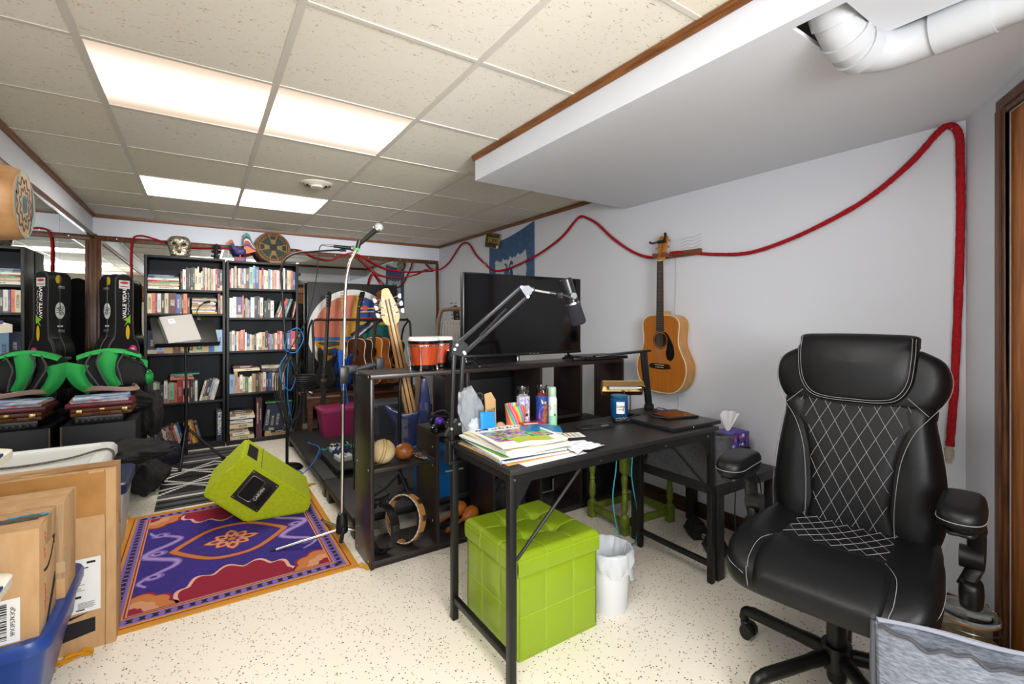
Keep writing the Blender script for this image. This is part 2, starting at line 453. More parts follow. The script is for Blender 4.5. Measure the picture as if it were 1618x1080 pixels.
def diffuser_material(name, edge, mid, s, sm, peak):
 m = bpy.data.materials.new(name); m.use_nodes = True; nt = m.node_tree; b = nt.nodes['Principled BSDF']
 tc = nn(nt, 'ShaderNodeTexCoord'); sp = nn(nt, 'ShaderNodeSeparateXYZ'); nt.links.new(tc.outputs['Generated'], sp.inputs[0])
 rp = nn(nt, 'ShaderNodeValToRGB'); rp.color_ramp.interpolation = 'EASE'
 e = rp.color_ramp.elements; e[0].position = 0; e[0].color = (*[v * s for v in hexc(edge)], 1); e[1].position = 1; e[1].color = (*[v * s * .95 for v in hexc(edge)], 1)
 for p in (peak,):
  q = e.new(p); q.color = (*[v * sm for v in hexc(mid)], 1)
 nz = nn(nt, 'ShaderNodeTexNoise'); nz.inputs['Scale'].default_value = 160; nz.inputs['Detail'].default_value = 1
 nt.links.new(tc.outputs['Object'], nz.inputs['Vector'])
 mr = nn(nt, 'ShaderNodeMapRange'); mr.inputs['To Min'].default_value = 0.86; mr.inputs['To Max'].default_value = 1.1
 nt.links.new(nz.outputs['Fac'], mr.inputs[0])
 nt.links.new(sp.outputs[1], rp.inputs[0]); nt.links.new(rp.outputs[0], b.inputs['Emission Color']); nt.links.new(mr.outputs[0], b.inputs['Emission Strength'])
 b.inputs['Base Color'].default_value = (.5, .48, .45, 1); b.inputs['Roughness'].default_value = .35
 return m
dm1 = diffuser_material('prismatic_diffuser_warm', '#d0b49c', '#fff2e0', 1.0, 2.6, .52)
dm2 = diffuser_material('prismatic_diffuser_white', '#f0e4da', '#fffaf0', 6.0, 22.0, .5)
whence = {3: 'in the nearer lit row of the ceiling', 6: 'in the far lit row of the ceiling, near the bookcases', 0: 'in the ceiling right above the desk side of the room', -3: 'in the ceiling at the room end by the door'}
for (i, j) in LIT:
 x0, y0 = GX + GS * i, GY + GS * j
 t = thing('ceiling_light', ('left' if i == 0 else 'right') + ' lit fluorescent ceiling panel ' + whence[j], 'ceiling light', (x0 + GS / 2, y0 + GS / 2, ZC), group='fluorescent ceiling panels')
 h = GS / 2
 MB().box((-h + .012, -h + .01, .001), (h - .012, h - .01, .006)).build('diffuser', dm1 if j < 6 else dm2, t)
 fr = MB()
 for s in (-1, 1):
  fr.box((-h, min(s * (h - .01), s * h), -.0005), (h, max(s * (h - .01), s * h), .004)); fr.box((min(s * (h - .012), s * h), -h + .01, -.0005), (max(s * (h - .012), s * h), h - .01, .004))
 fr.box((-h, -h, .05), (h, h, .055))
 fr.build('frame', mat('fixture_white', '#e9e4dc', .4), t)
t = thing('ceiling_vent', 'round white ceiling air vent with concentric rings', 'vent', (.69, 3.56, ZC))
v = MB()
for r0, z0 in ((.105, 0), (.085, .004), (.062, .008)):
 v.lathe([(r0 - .014, -.012 - z0), (r0, -.004 - z0 * .3), (r0 + .004, -.0045), (r0 + .004, -.001), (r0 - .02, -.001)], 36, closed_ends=False)
v.build('rings', mat('vent_beige', '#d8d0c0', .45), t)
MB().lathe([(.04, -.03), (.044, -.026), (.044, -.001)], 28).build('hub', mat('vent_beige', '#d8d0c0', .45), t)
MB().lathe([(.1, -.002), (.1, -.0005)], 32).build('throat', black_gap, t)
pv = mat('painted_pvc', '#b4b6b9', 0.35, bump=0.05, bscale=40)
t = thing('drain_pipe', 'thick white drain pipe with an elbow running along the soffit', 'pipe', (1.70, .3, 2.04))
path = spline([(0, -1.9, .0), (0, -.4, .0), (0, .06, .0), (0, .16, -.004), (-.028, .24, -.012), (-.09, .285, -.012), (-.155, .295, .01), (-.21, .30, .05), (-.27, .30, .13)], 8)
MB().tube(path, .056, 24).build('pipe_run', pv, t)
for nm, a, c, r in (('coupling', (0, .02, 0), (0, .14, -.002), .0615), ('coupling', (0, -.09, 0), (0, -.07, 0), .0575)):
 MB().cyl(a, c, r, r, 28).build(nm, pv, t)
e = MB(); e.tube(spline([(-.075, .283, -.013), (-.112, .292, -.006)], 4), .063, 28); e.tube(spline([(-.13, .295, .0), (-.165, .297, .018)], 4), .0625, 28)
e.tube(spline([(-.205, .3, .045), (-.235, .3, .08)], 4), .062, 28)
e.build('elbow_ribs', pv, t)
# ------------------------------------------------------------ furniture on the near side
blk_wood = mat('black_wood_veneer', '#1b1817', 0.38, col2='#121010', vscale=9, stretch=(1, 18, 18), bump=0.05, bscale=30)
esp = mat('espresso_laminate', '#2a2120', 0.33, col2='#1d1615', vscale=10, stretch=(20, 20, 1), spec=0.5)
esp_top = mat('espresso_laminate_top', '#2b2423', 0.36, col2='#1e1817', vscale=10, stretch=(1, 20, 20), spec=0.5)
blk_metal = mat('black_powder_metal', '#191919', 0.42, metal=0.3)
blk_plastic = mat('black_plastic', '#141414', 0.4)
blk_gloss = mat('black_gloss', '#0b0b0c', 0.12)
blk_matte = mat('black_matte', '#131313', 0.8)
chrome = mat('chrome', '#d8d8d8', 0.12, 1.0)
nickel = mat('nickel', '#b9b7b2', 0.28, 1.0)
brass = mat('polished_brass', '#a98a55', 0.32, 1.0)
rubber = mat('rubber', '#101010', 0.7)
paper = mat('paper_white', '#efede6', 0.8)
white_ink = mat('white_ink', '#eeeeee', 0.6)
black_ink = mat('black_ink', '#151515', 0.6)
DX0, DX1, DY0, DY1, DZ = .862, 2.045, 1.312, 1.775, .735
t = thing('desk', 'black desk with square metal legs standing around the lime ottoman', 'desk', (DX0, DY0, 0))
L, W = DX1 - DX0, DY1 - DY0
MB().box((0, 0, DZ - .018), (L, W, DZ), .002).build('desk_top', mat('desk_black_vinyl', '#1f1e1e', 0.4, bump=0.12, bscale=220), t)
q = .027
for x in (0.002, L - q - .025):
 for y in (.004, W - q - .004):
  lg_ = MB().box((x, y, .004), (x + q, y + q, DZ - .018), .002).build('leg', blk_metal, t)
  MB().box((x + .003, y + .003, 0), (x + q - .003, y + q - .003, .004)).build('foot', rubber, lg_)
 MB().box((x + .003, q, .075), (x + q - .003, W - q, .10), .002).build('side_stretcher', blk_metal, t)
 MB().box((x + .003, q, DZ - .045), (x + q - .003, W - q, DZ - .018)).build('end_rail', blk_metal, t)
for y in (.004, W - .026):
 MB().box((q, y, DZ - .05), (L - q - .027, y + .022, DZ - .018)).build('long_rail', blk_metal, t)
for x, s in ((q, 1), (L - q - .025, -1)):
 g = MB(); M_ = basis((x, .012, DZ - .05), (s, 0, 0), (0, 0, -1))
 g.prism([(0, 0), (.07, 0), (0, .1)], -.0015, .0015, M_); g.build('gusset', blk_metal, t)
 b = MB().tube([(x + s * .0, .004, .43), (x + s * .006, .002, .435), (x + s * .27, .002, DZ - .06), (x + s * .285, .004, DZ - .05)], .0065, 10)
 b.build('brace', blk_metal, t)
sc_ = MB()
for x in (.02, .42, .8, 1.1):
 sc_.cyl((x, .004, DZ - .035), (x, .0015, DZ - .035), .004, n=10)
sc_.build('screws', nickel, t)
BX0, BX1, BY0, BY1, BZ = .700, 2.480, 2.32, 2.60, .965
t = thing('shelf_unit', 'long low espresso open shelf unit carrying the television and bongos', 'shelf unit', (BX0, BY0, 0))
L = BX1 - BX0; D = BY1 - BY0; p_ = .018
def vpan(x, z0, z1, name='upright'):
 MB().box((x, 0, z0), (x + p_, D, z1), .001).build(name, esp, t)
def hpan(x0, x1, z, name='shelf_board', th=p_):
 MB().box((x0, 0, z), (x1, D, z + th), .001).build(name, esp_top, t)
vpan(0, 0, BZ - .022, 'end_panel'); vpan(L - p_, 0, BZ - .022, 'end_panel')
hpan(0, L, BZ - .022, 'top_board', .022); hpan(p_, L - p_, .018, 'bottom_board', .022)
MB().box((p_, .01, 0), (L - p_, .025, .018)).build('plinth', esp, t)
hpan(p_, .352, .478); vpan(.352, .04, .612); hpan(.352, 1.39, .612)
vpan(.705, .04, .612); vpan(1.045, .04, .612); vpan(1.375, .04, BZ - .022)
vpan(.536, .63, BZ - .022); vpan(1.045, .63, BZ - .022)
cp = MB()
for z in (.03, .487, BZ - .012):
 for y in (.04, D - .04):
  cp.cyl((0.0, y, z), (-.0012, y, z), .006, n=12)
for z in (.15, .45, .55):
 cp.cyl((.352, .05, z), (.3508, .05, z), .005, n=12)
cp.build('cam_covers', mat('cam_cover', '#bdb6ad', .4), t)
t = thing('side_table', 'low black square side table with thick legs beside the desk', 'side table', (2.04, 1.312, 0))
MB().box((0, 0, .40), (.545, .545, .45), .002).build('table_top', mat('table_black', '#1d1c1d', .45, bump=.05, bscale=200), t)
for x in (0.002, .493):
 for y in (0.002, .493):
  MB().box((x, y, 0), (x + .05, y + .05, .40), .002).build('leg', mat('table_black', '#1d1c1d'), t)
felt = mat('grey_felt', '#4d4e52', .95, var=.3, vscale=70, bump=.3, bscale=200)
t = thing('fabric_bin', 'dark grey fabric storage bin on the side table beside the desk legs', 'storage bin', (2.045, 1.325, .451))
def soft(x, y):
 return .225 + .012 * math.sin(y * 16) - .01 * math.cos(x * 30)
mb = MB()
mb.grid(lambda u, v: (.0 + .012 * math.sin(v * 3.1) * math.sin(u * PI) * -.4, u * .41, v * .232 + .006 * math.sin(u * 8) * v), 16, 8, .006)
mb.grid(lambda u, v: (.125 + .01 * math.sin(u * 7) * v, u * .41, v * .215 + .008 * math.sin(u * 9) * v), 16, 8, .006)
for y in (0.0, .41):
 mb.grid(lambda u, v, y=y: (u * .125, y + .008 * math.sin(u * PI) * v * (1 if y else -1), v * (.23 - .015 * u)), 8, 8, .006)
mb.box((0, 0, 0), (.125, .41, .006))
mb.build('bin_body', felt, t)
MB().tube(spline([(.0, 0, .232), (.06, -.006, .226), (.125, 0, .215), (.13, .2, .222), (.125, .41, .215), (.06, .416, .225), (0, .41, .235), (-.004, .2, .232)], 5, True), .006, 8, True).build('rim_binding', felt, t)
t = thing('tissue_box', 'purple blue flower-print tissue box with a white tissue sticking out', 'tissue box', (2.42, 1.50, .545), rz=R(-8))
tb = mat('tissue_blue', '#2d2a8c', .5, col2='#7a5cc0', vscale=26)
MB().box((-.10, -.055, 0), (.10, .055, .085), .002).build('carton', tb, t)
fl = MB()
for i in range(34):
 a = random.random() * 6.28; cx_ = random.uniform(-.09, .09); cz_ = random.uniform(.01, .075); r_ = random.uniform(.006, .013)
 fl.slot(i % 4)
 pet = [(cx_ + r_ * math.cos(k * 1.2566 + a) * (1 if k % 1 == 0 else .5), cz_ + r_ * math.sin(k * 1.2566 + a)) for k in range(5)]
 if i % 3: fl.prism(pet, .0003 + i * 1e-5, .0006 + i * 1e-5, basis((0, -.055, 0), (1, 0, 0), (0, 0, 1)))
 elif abs(cx_) < .045: fl.prism(pet, .0003, .0006, basis((-.10, 0, 0), (0, -1, 0), (0, 0, 1)))
fl.build('flower_print', [mat('print_red', '#d02f3b', .5), mat('print_white', '#e7e0ef', .5), mat('print_lilac', '#8d7fd0', .5), mat('print_navy', '#191a55', .5)], t)
tm = mat('tissue_paper', '#f4f4f4', .9)
def tis(u, v):
 a = (u - .5) * 2.2
 r = .012 + .075 * v
 return (math.sin(a) * r + .015 * v + .008 * math.sin(u * 17) * v, math.cos(a * 1.5) * .02 * v + .006 * math.sin(u * 23) * v, .085 + .105 * v * (1 - .35 * abs(u - .5)) + .006 * math.sin(u * 20) * v)
MB().grid(tis, 24, 8, .0012).build('tissue', tm, t)
t = thing('charger_block', 'black power unit under the tissue box on the side table', 'electronics', (2.42, 1.50, .451))
MB().box((-.105, -.07, 0), (.105, .06, .093), .006).build('casing', blk_plastic, t); MB().box((-.09, -.0705, .02), (.06, -.07, .03)).build('slot', blk_gloss, t)
t = thing('charger_box', 'small white box on the front of the side table, black cable plugged in', 'electronics', (2.375, 1.385, .451), rz=R(-6))
MB().box((-.055, -.035, 0), (.055, .035, .035), .004).build('casing', white_pl, t)
c = MB(); c.box((-.012, -.037, .008), (.0, -.0345, .02)); c.build('socket', black_gap, t)
tag(MB().tube(spline([(2.369, 1.344, .466), (2.372, 1.318, .455), (2.39, 1.305, .40), (2.41, 1.30, .25), (2.47, 1.29, .1), (2.52, 1.27, .004)], 8), .0028, 8).build('power_cable', rubber), 'thin black cable drooping from the white box on the side table', 'cable')
tag(MB().tube(spline([(2.16, 1.35, .50), (2.155, 1.30, .46), (2.15, 1.297, .3), (2.152, 1.285, .12), (2.18, 1.27, .03), (2.24, 1.25, .004), (2.32, 1.24, .004)], 8), .003, 8).build('power_cable', rubber), 'thin black cable hanging down beside the side table leg', 'cable')
lime = mat('lime_vinyl', '#88a21a', 0.32, bump=.06, bscale=260)
lime_s = mat('lime_seam', '#a3bb45', .5)
OX0, OX1, OY0, OY1 = .948, 1.345, 1.392, 1.795
t = thing('ottoman', 'lime green tufted cube ottoman under the desk', 'ottoman', ((OX0 + OX1) / 2, (OY0 + OY1) / 2, 0))
hx, hy = (OX1 - OX0) / 2, (OY1 - OY0) / 2
bd = MB()
def side(sx, sy, ax):
 def f(u, v):
  puff = .006 * abs(math.sin(u * 3 * PI)) ** .5 * abs(math.sin(v * 2 * PI)) ** .5
  w_ = -1 + 2 * u; z = .012 + v * .296
  ed = .004 * (1 - min(1, min(u, 1 - u) * 25))
  if ax == 'x': return (w_ * (hx - .004), sy * (hy - .008 + puff - ed), z)
  return (sx * (hx - .008 + puff - ed), w_ * (hy - .004), z)
 return f
for s in (-1, 1):
 bd.grid(side(0, s, 'x'), 60, 40); bd.grid(side(s, 0, 'y'), 60, 40)
bd.box((-hx + .01, -hy + .01, 0), (hx - .01, hy - .01, .305))
OB = bd.build('body', lime, t)
sm = MB()
for s in (-1, 1):
 for k in (1, 2):
  w_ = -1 + 2 * k / 3
  sm.tube([(w_ * hx, s * (hy - .0075), .014), (w_ * hx, s * (hy - .0075), .306)], .0013, 6)
  sm.tube([(s * (hx - .0075), w_ * hy, .014), (s * (hx - .0075), w_ * hy, .306)], .0013, 6)
 sm.tube([(-hx + .006, s * (hy - .0075), .16), (hx - .006, s * (hy - .0075), .16)], .0013, 6)
 sm.tube([(s * (hx - .0075), -hy + .006, .16), (s * (hx - .0075), hy - .006, .16)], .0013, 6)
sm.build('body_seams', lime_s, OB)
TUFT = [(-hx / 3, -hy / 3), (hx / 3, -hy / 3), (-hx / 3, hy / 3), (hx / 3, hy / 3)]
def otop(x, y):
 z = .392
 for a, b in TUFT:
  d = math.hypot(x - a, y - b); z -= .030 * math.exp(-(d / .022) ** 2) + .009 * math.exp(-(d / .075) ** 2)
 for k in (-1, 1):
  z -= .0025 * math.exp(-((x - k * hx / 3) / .006) ** 2) + .0025 * math.exp(-((y - k * hy / 3) / .006) ** 2)
 e = min(hx - abs(x), hy - abs(y))
 if e < .02: z -= .014 * (1 - e / .02) ** 2
 return z
ld = MB()
N = 90
ld.grid(lambda u, v: (-hx + 2 * hx * u, -hy + 2 * hy * v, otop(-hx + 2 * hx * u, -hy + 2 * hy * v)), N, N)
prof = lambda u, v, sx, sy, ax: ((-hx + 2 * hx * u, sy * (hy + .003 * math.sin(v * PI)), .312 + v * .066) if ax == 'x' else (sx * (hx + .003 * math.sin(v * PI)), -hy + 2 * hy * u, .312 + v * .066))
for s in (-1, 1):
 ld.grid(lambda u, v, s=s: prof(u, v, 0, s, 'x'), N, 6); ld.grid(lambda u, v, s=s: prof(u, v, s, 0, 'y'), N, 6)
ld.box((-hx + .004, -hy + .004, .310), (hx - .004, hy - .004, .318))
OL = ld.build('lid', lime, t, smooth=50)
sm = MB()
zf = lambda x, y: otop(x, y) + .0006
for k in (-1, 1):
 for L_ in ([(k * hx / 3, -hy + 2 * hy * i / 60) for i in range(61)], [(-hx + 2 * hx * i / 60, k * hy / 3) for i in range(61)]):
  sm.tube([(x, y, zf(x, y)) for x, y in L_], .001, 6)
 for s in (-1, 1):
  sm.tube([(k * hx / 3, s * (hy + .0035), .314), (k * hx / 3, s * (hy + .0045), .345), (k * hx / 3, s * (hy + .002), .378)], .0011, 6)
  sm.tube([(s * (hx + .0035), k * hy / 3, .314), (s * (hx + .0045), k * hy / 3, .345), (s * (hx + .002), k * hy / 3, .378)], .0011, 6)
for s in (-1, 1):
 sm.tube([(-hx, s * (hy + .0025), .368), (hx, s * (hy + .0025), .368)], .001, 6); sm.tube([(s * (hx + .0025), -hy, .368), (s * (hx + .0025), hy, .368)], .001, 6)
sm.build('lid_seams', lime_s, OL)
for a, b in TUFT:
 MB().blob((a, b, otop(a, b) + .002), (.009, .009, .004), 12, 8).build('tuft_button', lime, OL)
t = thing('waste_bin', 'small white plastic waste bin with a clear bag liner beside the ottoman', 'waste bin', (1.475, 1.475, 0))
MB().lathe([(.003, .0), (.080, .0), (.083, .004), (.096, .235), (.1, .255), (.104, .256), (.104, .250), (.099, .240), (.094, .235), (.080, .012), (.003, .010)], 40).build('bucket', mat('bucket_white', '#dfe2e6', .35), t)
lin_m = mat('clear_liner', '#dfe4ea', .22, alpha=.55, spec=.6)
def liner(u, v):
 a = 2 * PI * u; w_ = .004 * math.sin(a * 9 + v * 7) + .003 * math.sin(a * 17 - v * 5)
 if v < .45:
  k = v / .45; return ((.062 + .038 * k + w_) * math.cos(a), (.062 + .038 * k + w_) * math.sin(a), .10 + .165 * k)
 k = (v - .45) / .55; r_ = .102 + .010 * math.sin(k * PI) + .004 * k + w_ * (.4 + k)
 return (r_ * math.cos(a), r_ * math.sin(a), .268 - k * (.085 + .02 * math.sin(3 * a + 1)))
MB().grid(liner, 72, 16).build('bag_liner', lin_m, t, smooth=60)
MB().grid(lambda u, v: (.112 + .02 * v + .008 * math.sin(u * 9), -.03 + .05 * u * (1 - .5 * v), .2 - .12 * v + .006 * math.sin(u * 12)), 10, 10, .001).build('bag_tail', lin_m, t, smooth=60)
MB().blob((.02, .0, .16), (.035, .03, .018), 12, 8, lambda d: 1 + .2 * math.sin(d.x * 9 + d.y * 7)).build('crumpled_wrapper', mat('blue_print', '#6f8fc9', .6, col2='#d9e2ee', vscale=60), t)
olive = mat('olive_paint', '#6d7d22', .5, col2='#55631a', vscale=14, bump=.15, bscale=40)
t = thing('stool', 'old olive green wooden stool with turned legs behind the desk', 'stool', (2.235, 2.035, 0), rz=R(-4))
hx, hy = .185, .145
prof = [(.022, 0), (.024, .004), (.024, .1), (.018, .112), (.012, .12), (.016, .13), (.021, .15), (.019, .2), (.013, .235), (.018, .245), (.013, .255), (.016, .28), (.021, .315), (.018, .335), (.012, .345), (.02, .355), (.024, .362), (.024, .47)]
for sx in (-1, 1):
 for sy in (-1, 1):
  lg = MB().lathe([(r, z) for r, z in prof if .098 < z < .365], 20, Matrix.Translation((sx * hx, sy * hy, 0)))
  lg.box((sx * hx - .022, sy * hy - .022, 0), (sx * hx + .022, sy * hy + .022, .10), .003); lg.box((sx * hx - .022, sy * hy - .022, .362), (sx * hx + .022, sy * hy + .022, .47), .003)
  lg.build('leg', olive, t)
for s in (-1, 1):
 MB().box((-hx + .02, s * hy - .012, .045), (hx - .02, s * hy + .012, .085), .003).build('stretcher', olive, t)
 MB().box((s * hx - .012, -hy + .02, .045), (s * hx + .012, hy - .02, .085), .003).build('stretcher', olive, t)
 sc = lambda w_: [(-w_, 0), (-w_, -.03)] + [(-w_ + 2 * w_ * i / 24, -.045 + .018 * abs(math.cos(i / 24 * PI * 3))) for i in range(1, 24)] + [(w_, -.03), (w_, 0)]
 MB().prism(sc(hx - .02), -.008, .008, basis((0, s * hy, .47), (1, 0, 0), (0, 0, 1))).build('apron', olive, t)
 MB().prism(sc(hy - .02), -.008, .008, basis((s * hx, 0, .47), (0, 1, 0), (0, 0, 1))).build('apron', olive, t)
MB().box((-hx - .03, -hy - .03, .47), (hx + .03, hy + .03, .495), .006).build('seat', olive, t)
for x, y, rz_, lb, cm in ((2.30, 1.56, 62, 'black hexagonal dumbbell lying under the side table by the desk legs', '#19191a'), (2.36, 1.28, 100, 'grey hexagonal dumbbell lying on the floor under the office chair seat', '#5a5a5c')):
 t = thing('dumbbell', lb, 'dumbbell', (x, y, .052), rz=R(rz_), group='hexagonal dumbbells')
 hm = mat('dumbbell_' + cm[1:], cm, .6)
 for s in (-1, 1):
  hd = [(.058 * math.cos(R(60 * i)), .058 * math.sin(R(60 * i))) for i in range(6)]
  ins = [(.046 * math.cos(R(60 * i)), .046 * math.sin(R(60 * i))) for i in range(6)]
  b = MB(); M_ = basis((s * .105, 0, 0), (0, 1, 0), (0, 0, 1))
  hd2 = [(a, b_) for a, b_ in hd]
  b.prism(hd2, -.035, .035, M_); b.prism(ins, -.045, .045, M_)
  b.build('hex_head', hm, t)
 MB().cyl((-.07, 0, 0), (.07, 0, 0), .014, n=14).build('handle', chrome, t)
t = thing('glass_jar', 'big clamp-lid glass jar on the floor beside the door casing', 'jar', (2.285, .505, 0))
glass = mat('clear_glass', '#f2f6f4', .02, trans=1.0, ior=1.45)
MB().lathe([(.003, .004), (.085, .004), (.093, .012), (.094, .155), (.088, .172), (.086, .185), (.082, .185), (.084, .170), (.089, .153), (.088, .016), (.082, .010), (.003, .010)], 44, closed_ends=False).build('jar_body', glass, t)
MB().lathe([(.003, .214), (.055, .214), (.066, .210), (.075, .206), (.09, .204), (.092, .196), (.088, .190), (.003, .190)], 44, closed_ends=False).build('lid', glass, t)
MB().tube([(.087 * math.cos(2 * PI * i / 40), .087 * math.sin(2 * PI * i / 40), .187) for i in range(40)], .0035, 8, True).build('rubber_seal', mat('seal_orange', '#c58a52', .6), t)
wr = MB(); wr.tube([(.0935 * math.cos(2 * PI * i / 40), .0935 * math.sin(2 * PI * i / 40), .165) for i in range(40)], .0016, 6, True)
a = R(-20); wx, wy = math.cos(a), math.sin(a)
wr.tube(spline([(.094 * wx, .094 * wy, .15), (.112 * wx, .112 * wy, .16), (.108 * wx, .108 * wy, .2), (.094 * wx, .094 * wy, .208)], 5), .002, 6)
wr.tube(spline([(.094 * wx, .094 * wy, .165), (.115 * wx, .115 * wy, .172), (.125 * wx, .125 * wy, .16)], 5), .002, 6)
wr.build('wire_clamp', nickel, t)
MB().lathe([(.003, .0125), (.086, .0125), (.0865, .10), (.003, .11)], 32).build('contents', mat('grain_tan', '#c9b083', .9, col2='#a88a58', vscale=120, bump=.5, bscale=200), t)
heather = mat('heather_grey_cloth', '#868b95', .95, col2='#5f646e', vscale=60, stretch=(1, 1, 4), bump=.2, bscale=300)
lining = mat('grey_lining', '#777984', .8)
fold_m = mat('dark_grey_binding', '#44464d', .8)
A = Vector((1.395, .470, 0)); Bv = Vector((1.602, .112, 0)); dv = (Bv - A); LEN = dv.length; dv.normalize(); nv = Vector((-dv.y, dv.x, 0))
if nv.dot(Vector((-1, -1, 0))) < 0: nv = -nv          # towards the camera
t = thing('fabric_bag', 'light grey heather fabric bag with an open top in front of the office chair', 'bag', tuple(A))
def pnt(s, n, z):
 return (dv * (s * LEN) + nv * n) + Vector((0, 0, z))
def wav(s):
 return .007 * math.sin(s * 23) + .005 * math.sin(s * 51 + 1)
mb = MB()
mb.grid(lambda u, v: pnt(u, .062 - .05 * (1 - u) ** 6 + .085 * (1 - v) ** 1.4 + .012 * math.sin(u * 9 + v * 4) * (1 - v), v * (.488 + wav(u) - .004)), 40, 16, .003)
mb.grid(lambda u, v: pnt(u, -.004 - .03 * (1 - v), v * (.50 + .004 * math.sin(u * 9))), 40, 12, .003)
for s in (0, 1):
 mb.grid(lambda u, v, s=s: pnt(s + (.012 if s else -.012) * math.sin(u * PI), -.004 - .03 * (1 - v) + u * ((.066 if s else .016) + .115 * (1 - v) ** 1.3), v * (.498 - .008 * u)), 8, 12, .003)
mb.grid(lambda u, v: pnt(u, -.03 + v * .17, .002), 6, 4, .002)
mb.build('bag_body', heather, t, smooth=60)
rb = MB()
rb.grid(lambda u, v: pnt(u, -.012 + .004 * math.sin(u * 12), .50 - .020 * v + .004 * math.sin(u * 9)), 40, 3, .004)
rb.grid(lambda u, v: pnt(u, .0 + .010 * v, .502 + .004 * math.sin(u * 9) - .003 * v), 40, 2, .002)
rb.build('rear_rim', mat('pale_grey_rim', '#8f93a0', .85, bump=.3, bscale=240), t, smooth=60)
rb = MB(); rb.tube([pnt(u / 40, .062 - .05 * (1 - u / 40) ** 6, .487 + wav(u / 40)) for u in range(41)], .0055, 8, flat=.7)
rb.build('front_rim', fold_m, t)
rb = MB(); rb.grid(lambda u, v: pnt(u, .050 - .045 * (1 - u) ** 6 - .035 * v, .483 + wav(u) - .02 * v), 40, 4, .002)
rb.build('inner_flap', lining, t, smooth=60)
MB().tube([pnt(-.02, .0, .495), pnt(-.03, .012, .4), pnt(-.03, .03, .2), pnt(-.02, .05, .01)], .006, 8).build('corner_piping', fold_m, t)
# ------------------------------------------------------------ big office chair
lea = mat('black_leather', '#0c0d0f', 0.42, bump=.08, bscale=170, spec=.35)
lea2 = mat('black_leather_quilted', '#0e0e10', 0.5, bump=.1, bscale=220, spec=.35)
thr = mat('white_thread', '#98989a', .7)
CH = thing('office_chair', 'big black leather executive chair with white diamond stitching', 'office chair', (1.782, .714, 0), rz=R(-80))
CH.scale = (.855, 1, 1)
def mirror(o):
 return o + [(-x, y) for x, y in reversed(o)]
def seat_top(x, y):
 z = .505 - .012 * math.exp(-((x / .16) ** 2 + ((y - .05) / .16) ** 2))
 z += .018 * min(1, max(0, (abs(x) - .2) / .08))
 if y < -.12: z -= .95 * (y + .12) ** 2 * 1.9
 return z
ss = sp2([(.0, -.315), (.18, -.312), (.27, -.29), (.315, -.22), (.318, -.05), (.30, .14), (.26, .23), (0, .24), (-.26, .23), (-.30, .14), (-.318, -.05), (-.315, -.22), (-.27, -.29), (-.18, -.312)], 6)
rg = [(.001, 1), (.3, 1), (.55, 1), (.75, 1), (.87, .99), (.94, .94), (.98, .82), (1, .6), (1, .35), (.985, .14), (.95, .03), (.7, 0), (.001, 0)]
SEAT = MB().cushion(ss, seat_top, lambda x, y: .375, rg, centre=(0, -.03)).build('seat', lea, CH, smooth=70)
def roll_top(x, y):
 z = seat_top(x, y) + .014
 return z
ro = sp2([(0, -.322), (.13, -.322), (.185, -.31), (.205, -.22), (.185, -.10), (.10, -.085), (0, -.08), (-.10, -.085), (-.185, -.10), (-.205, -.22), (-.185, -.31), (-.13, -.322)], 6)
MB().cushion(ro, roll_top, lambda x, y: .385, rg, centre=(0, -.2)).build('front_roll', lea, CH, smooth=70)
qc = sp2([(-.17, -.085), (0, -.08), (.17, -.085), (.185, .05), (.16, .17), (0, .18), (-.16, .17), (-.185, .05)], 6)
MB().cushion(qc, lambda x, y: seat_top(x, y) + .008, lambda x, y: .44, centre=(0, .04)).build('quilted_centre', lea2, CH, smooth=70)
def diamonds(mbx, zf, x0, x1, y0, y1, dx, dy, half, r=.0008, P=None):
 """stitched diamonds: lines of slope +-dy/dx clipped by half(y)"""
 for sgn in (1, -1):
  k = -40
  while k < 41:
   pts = []
   n = 60
   for i in range(n + 1):
    y = y0 + (y1 - y0) * i / n; x = k * dx + sgn * (y - y0) * dx / dy
    if abs(x) <= half(y):
     pts.append((x, y))
    else:
     if len(pts) > 1: mbx.tube([P(*p) for p in pts], r, 5)
     pts = []
   if len(pts) > 1: mbx.tube([P(*p) for p in pts], r, 5)
   k += 1
st = MB()
diamonds(st, None, 0, 0, -.075, .17, .055, .075, lambda y: .165, .0008, lambda x, y: (x, y, seat_top(x, y) + .0085))
def stitch_line(mbx, pts, zf, r=.0009):
 mbx.tube([(x, y, zf(x, y)) for x, y in pts], r, 5)
for s in (-1, 1):
 ln = sp2([(s * .165, -.085), (s * .208, -.17), (s * .216, -.26), (s * .208, -.30)], 8, False)
 stitch_line(st, ln, lambda x, y: seat_top(x, y) + .003)
 st.tube([(s * .21, -.305, .455), (s * .205, -.314, .43), (s * .2, -.314, .40)], .0009, 5)
 st.tube(spline([(s * .22, -.306, .43), (s * .285, -.276, .445), (s * .318, -.2, .455), (s * .321, -.05, .46), (s * .304, .13, .46)], 8), .0009, 5)
st.build('seat_stitching', thr, SEAT)
MB().box((-.25, -.22, .345), (.25, .2, .378), .01).build('seat_pan', blk_plastic, CH)
REC = R(10)
MBK = Matrix.Translation((0, .205, .455)) @ Matrix.Rotation(-REC, 4, 'X') @ basis((0, 0, 0), (1, 0, 0), (0, 0, 1))   # local z -> -y (towards front)
def bulge(x, y):
 return .045 + .02 * math.sin(max(0, min(1, y / .62)) * PI) - .25 * x * x
lower = sp2([(0, -.01), (.2, -.01), (.275, .02), (.305, .12), (.30, .26), (.272, .42), (.25, .50), (0, .52), (-.25, .50), (-.272, .42), (-.30, .26), (-.305, .12), (-.275, .02), (-.2, -.01)], 5)
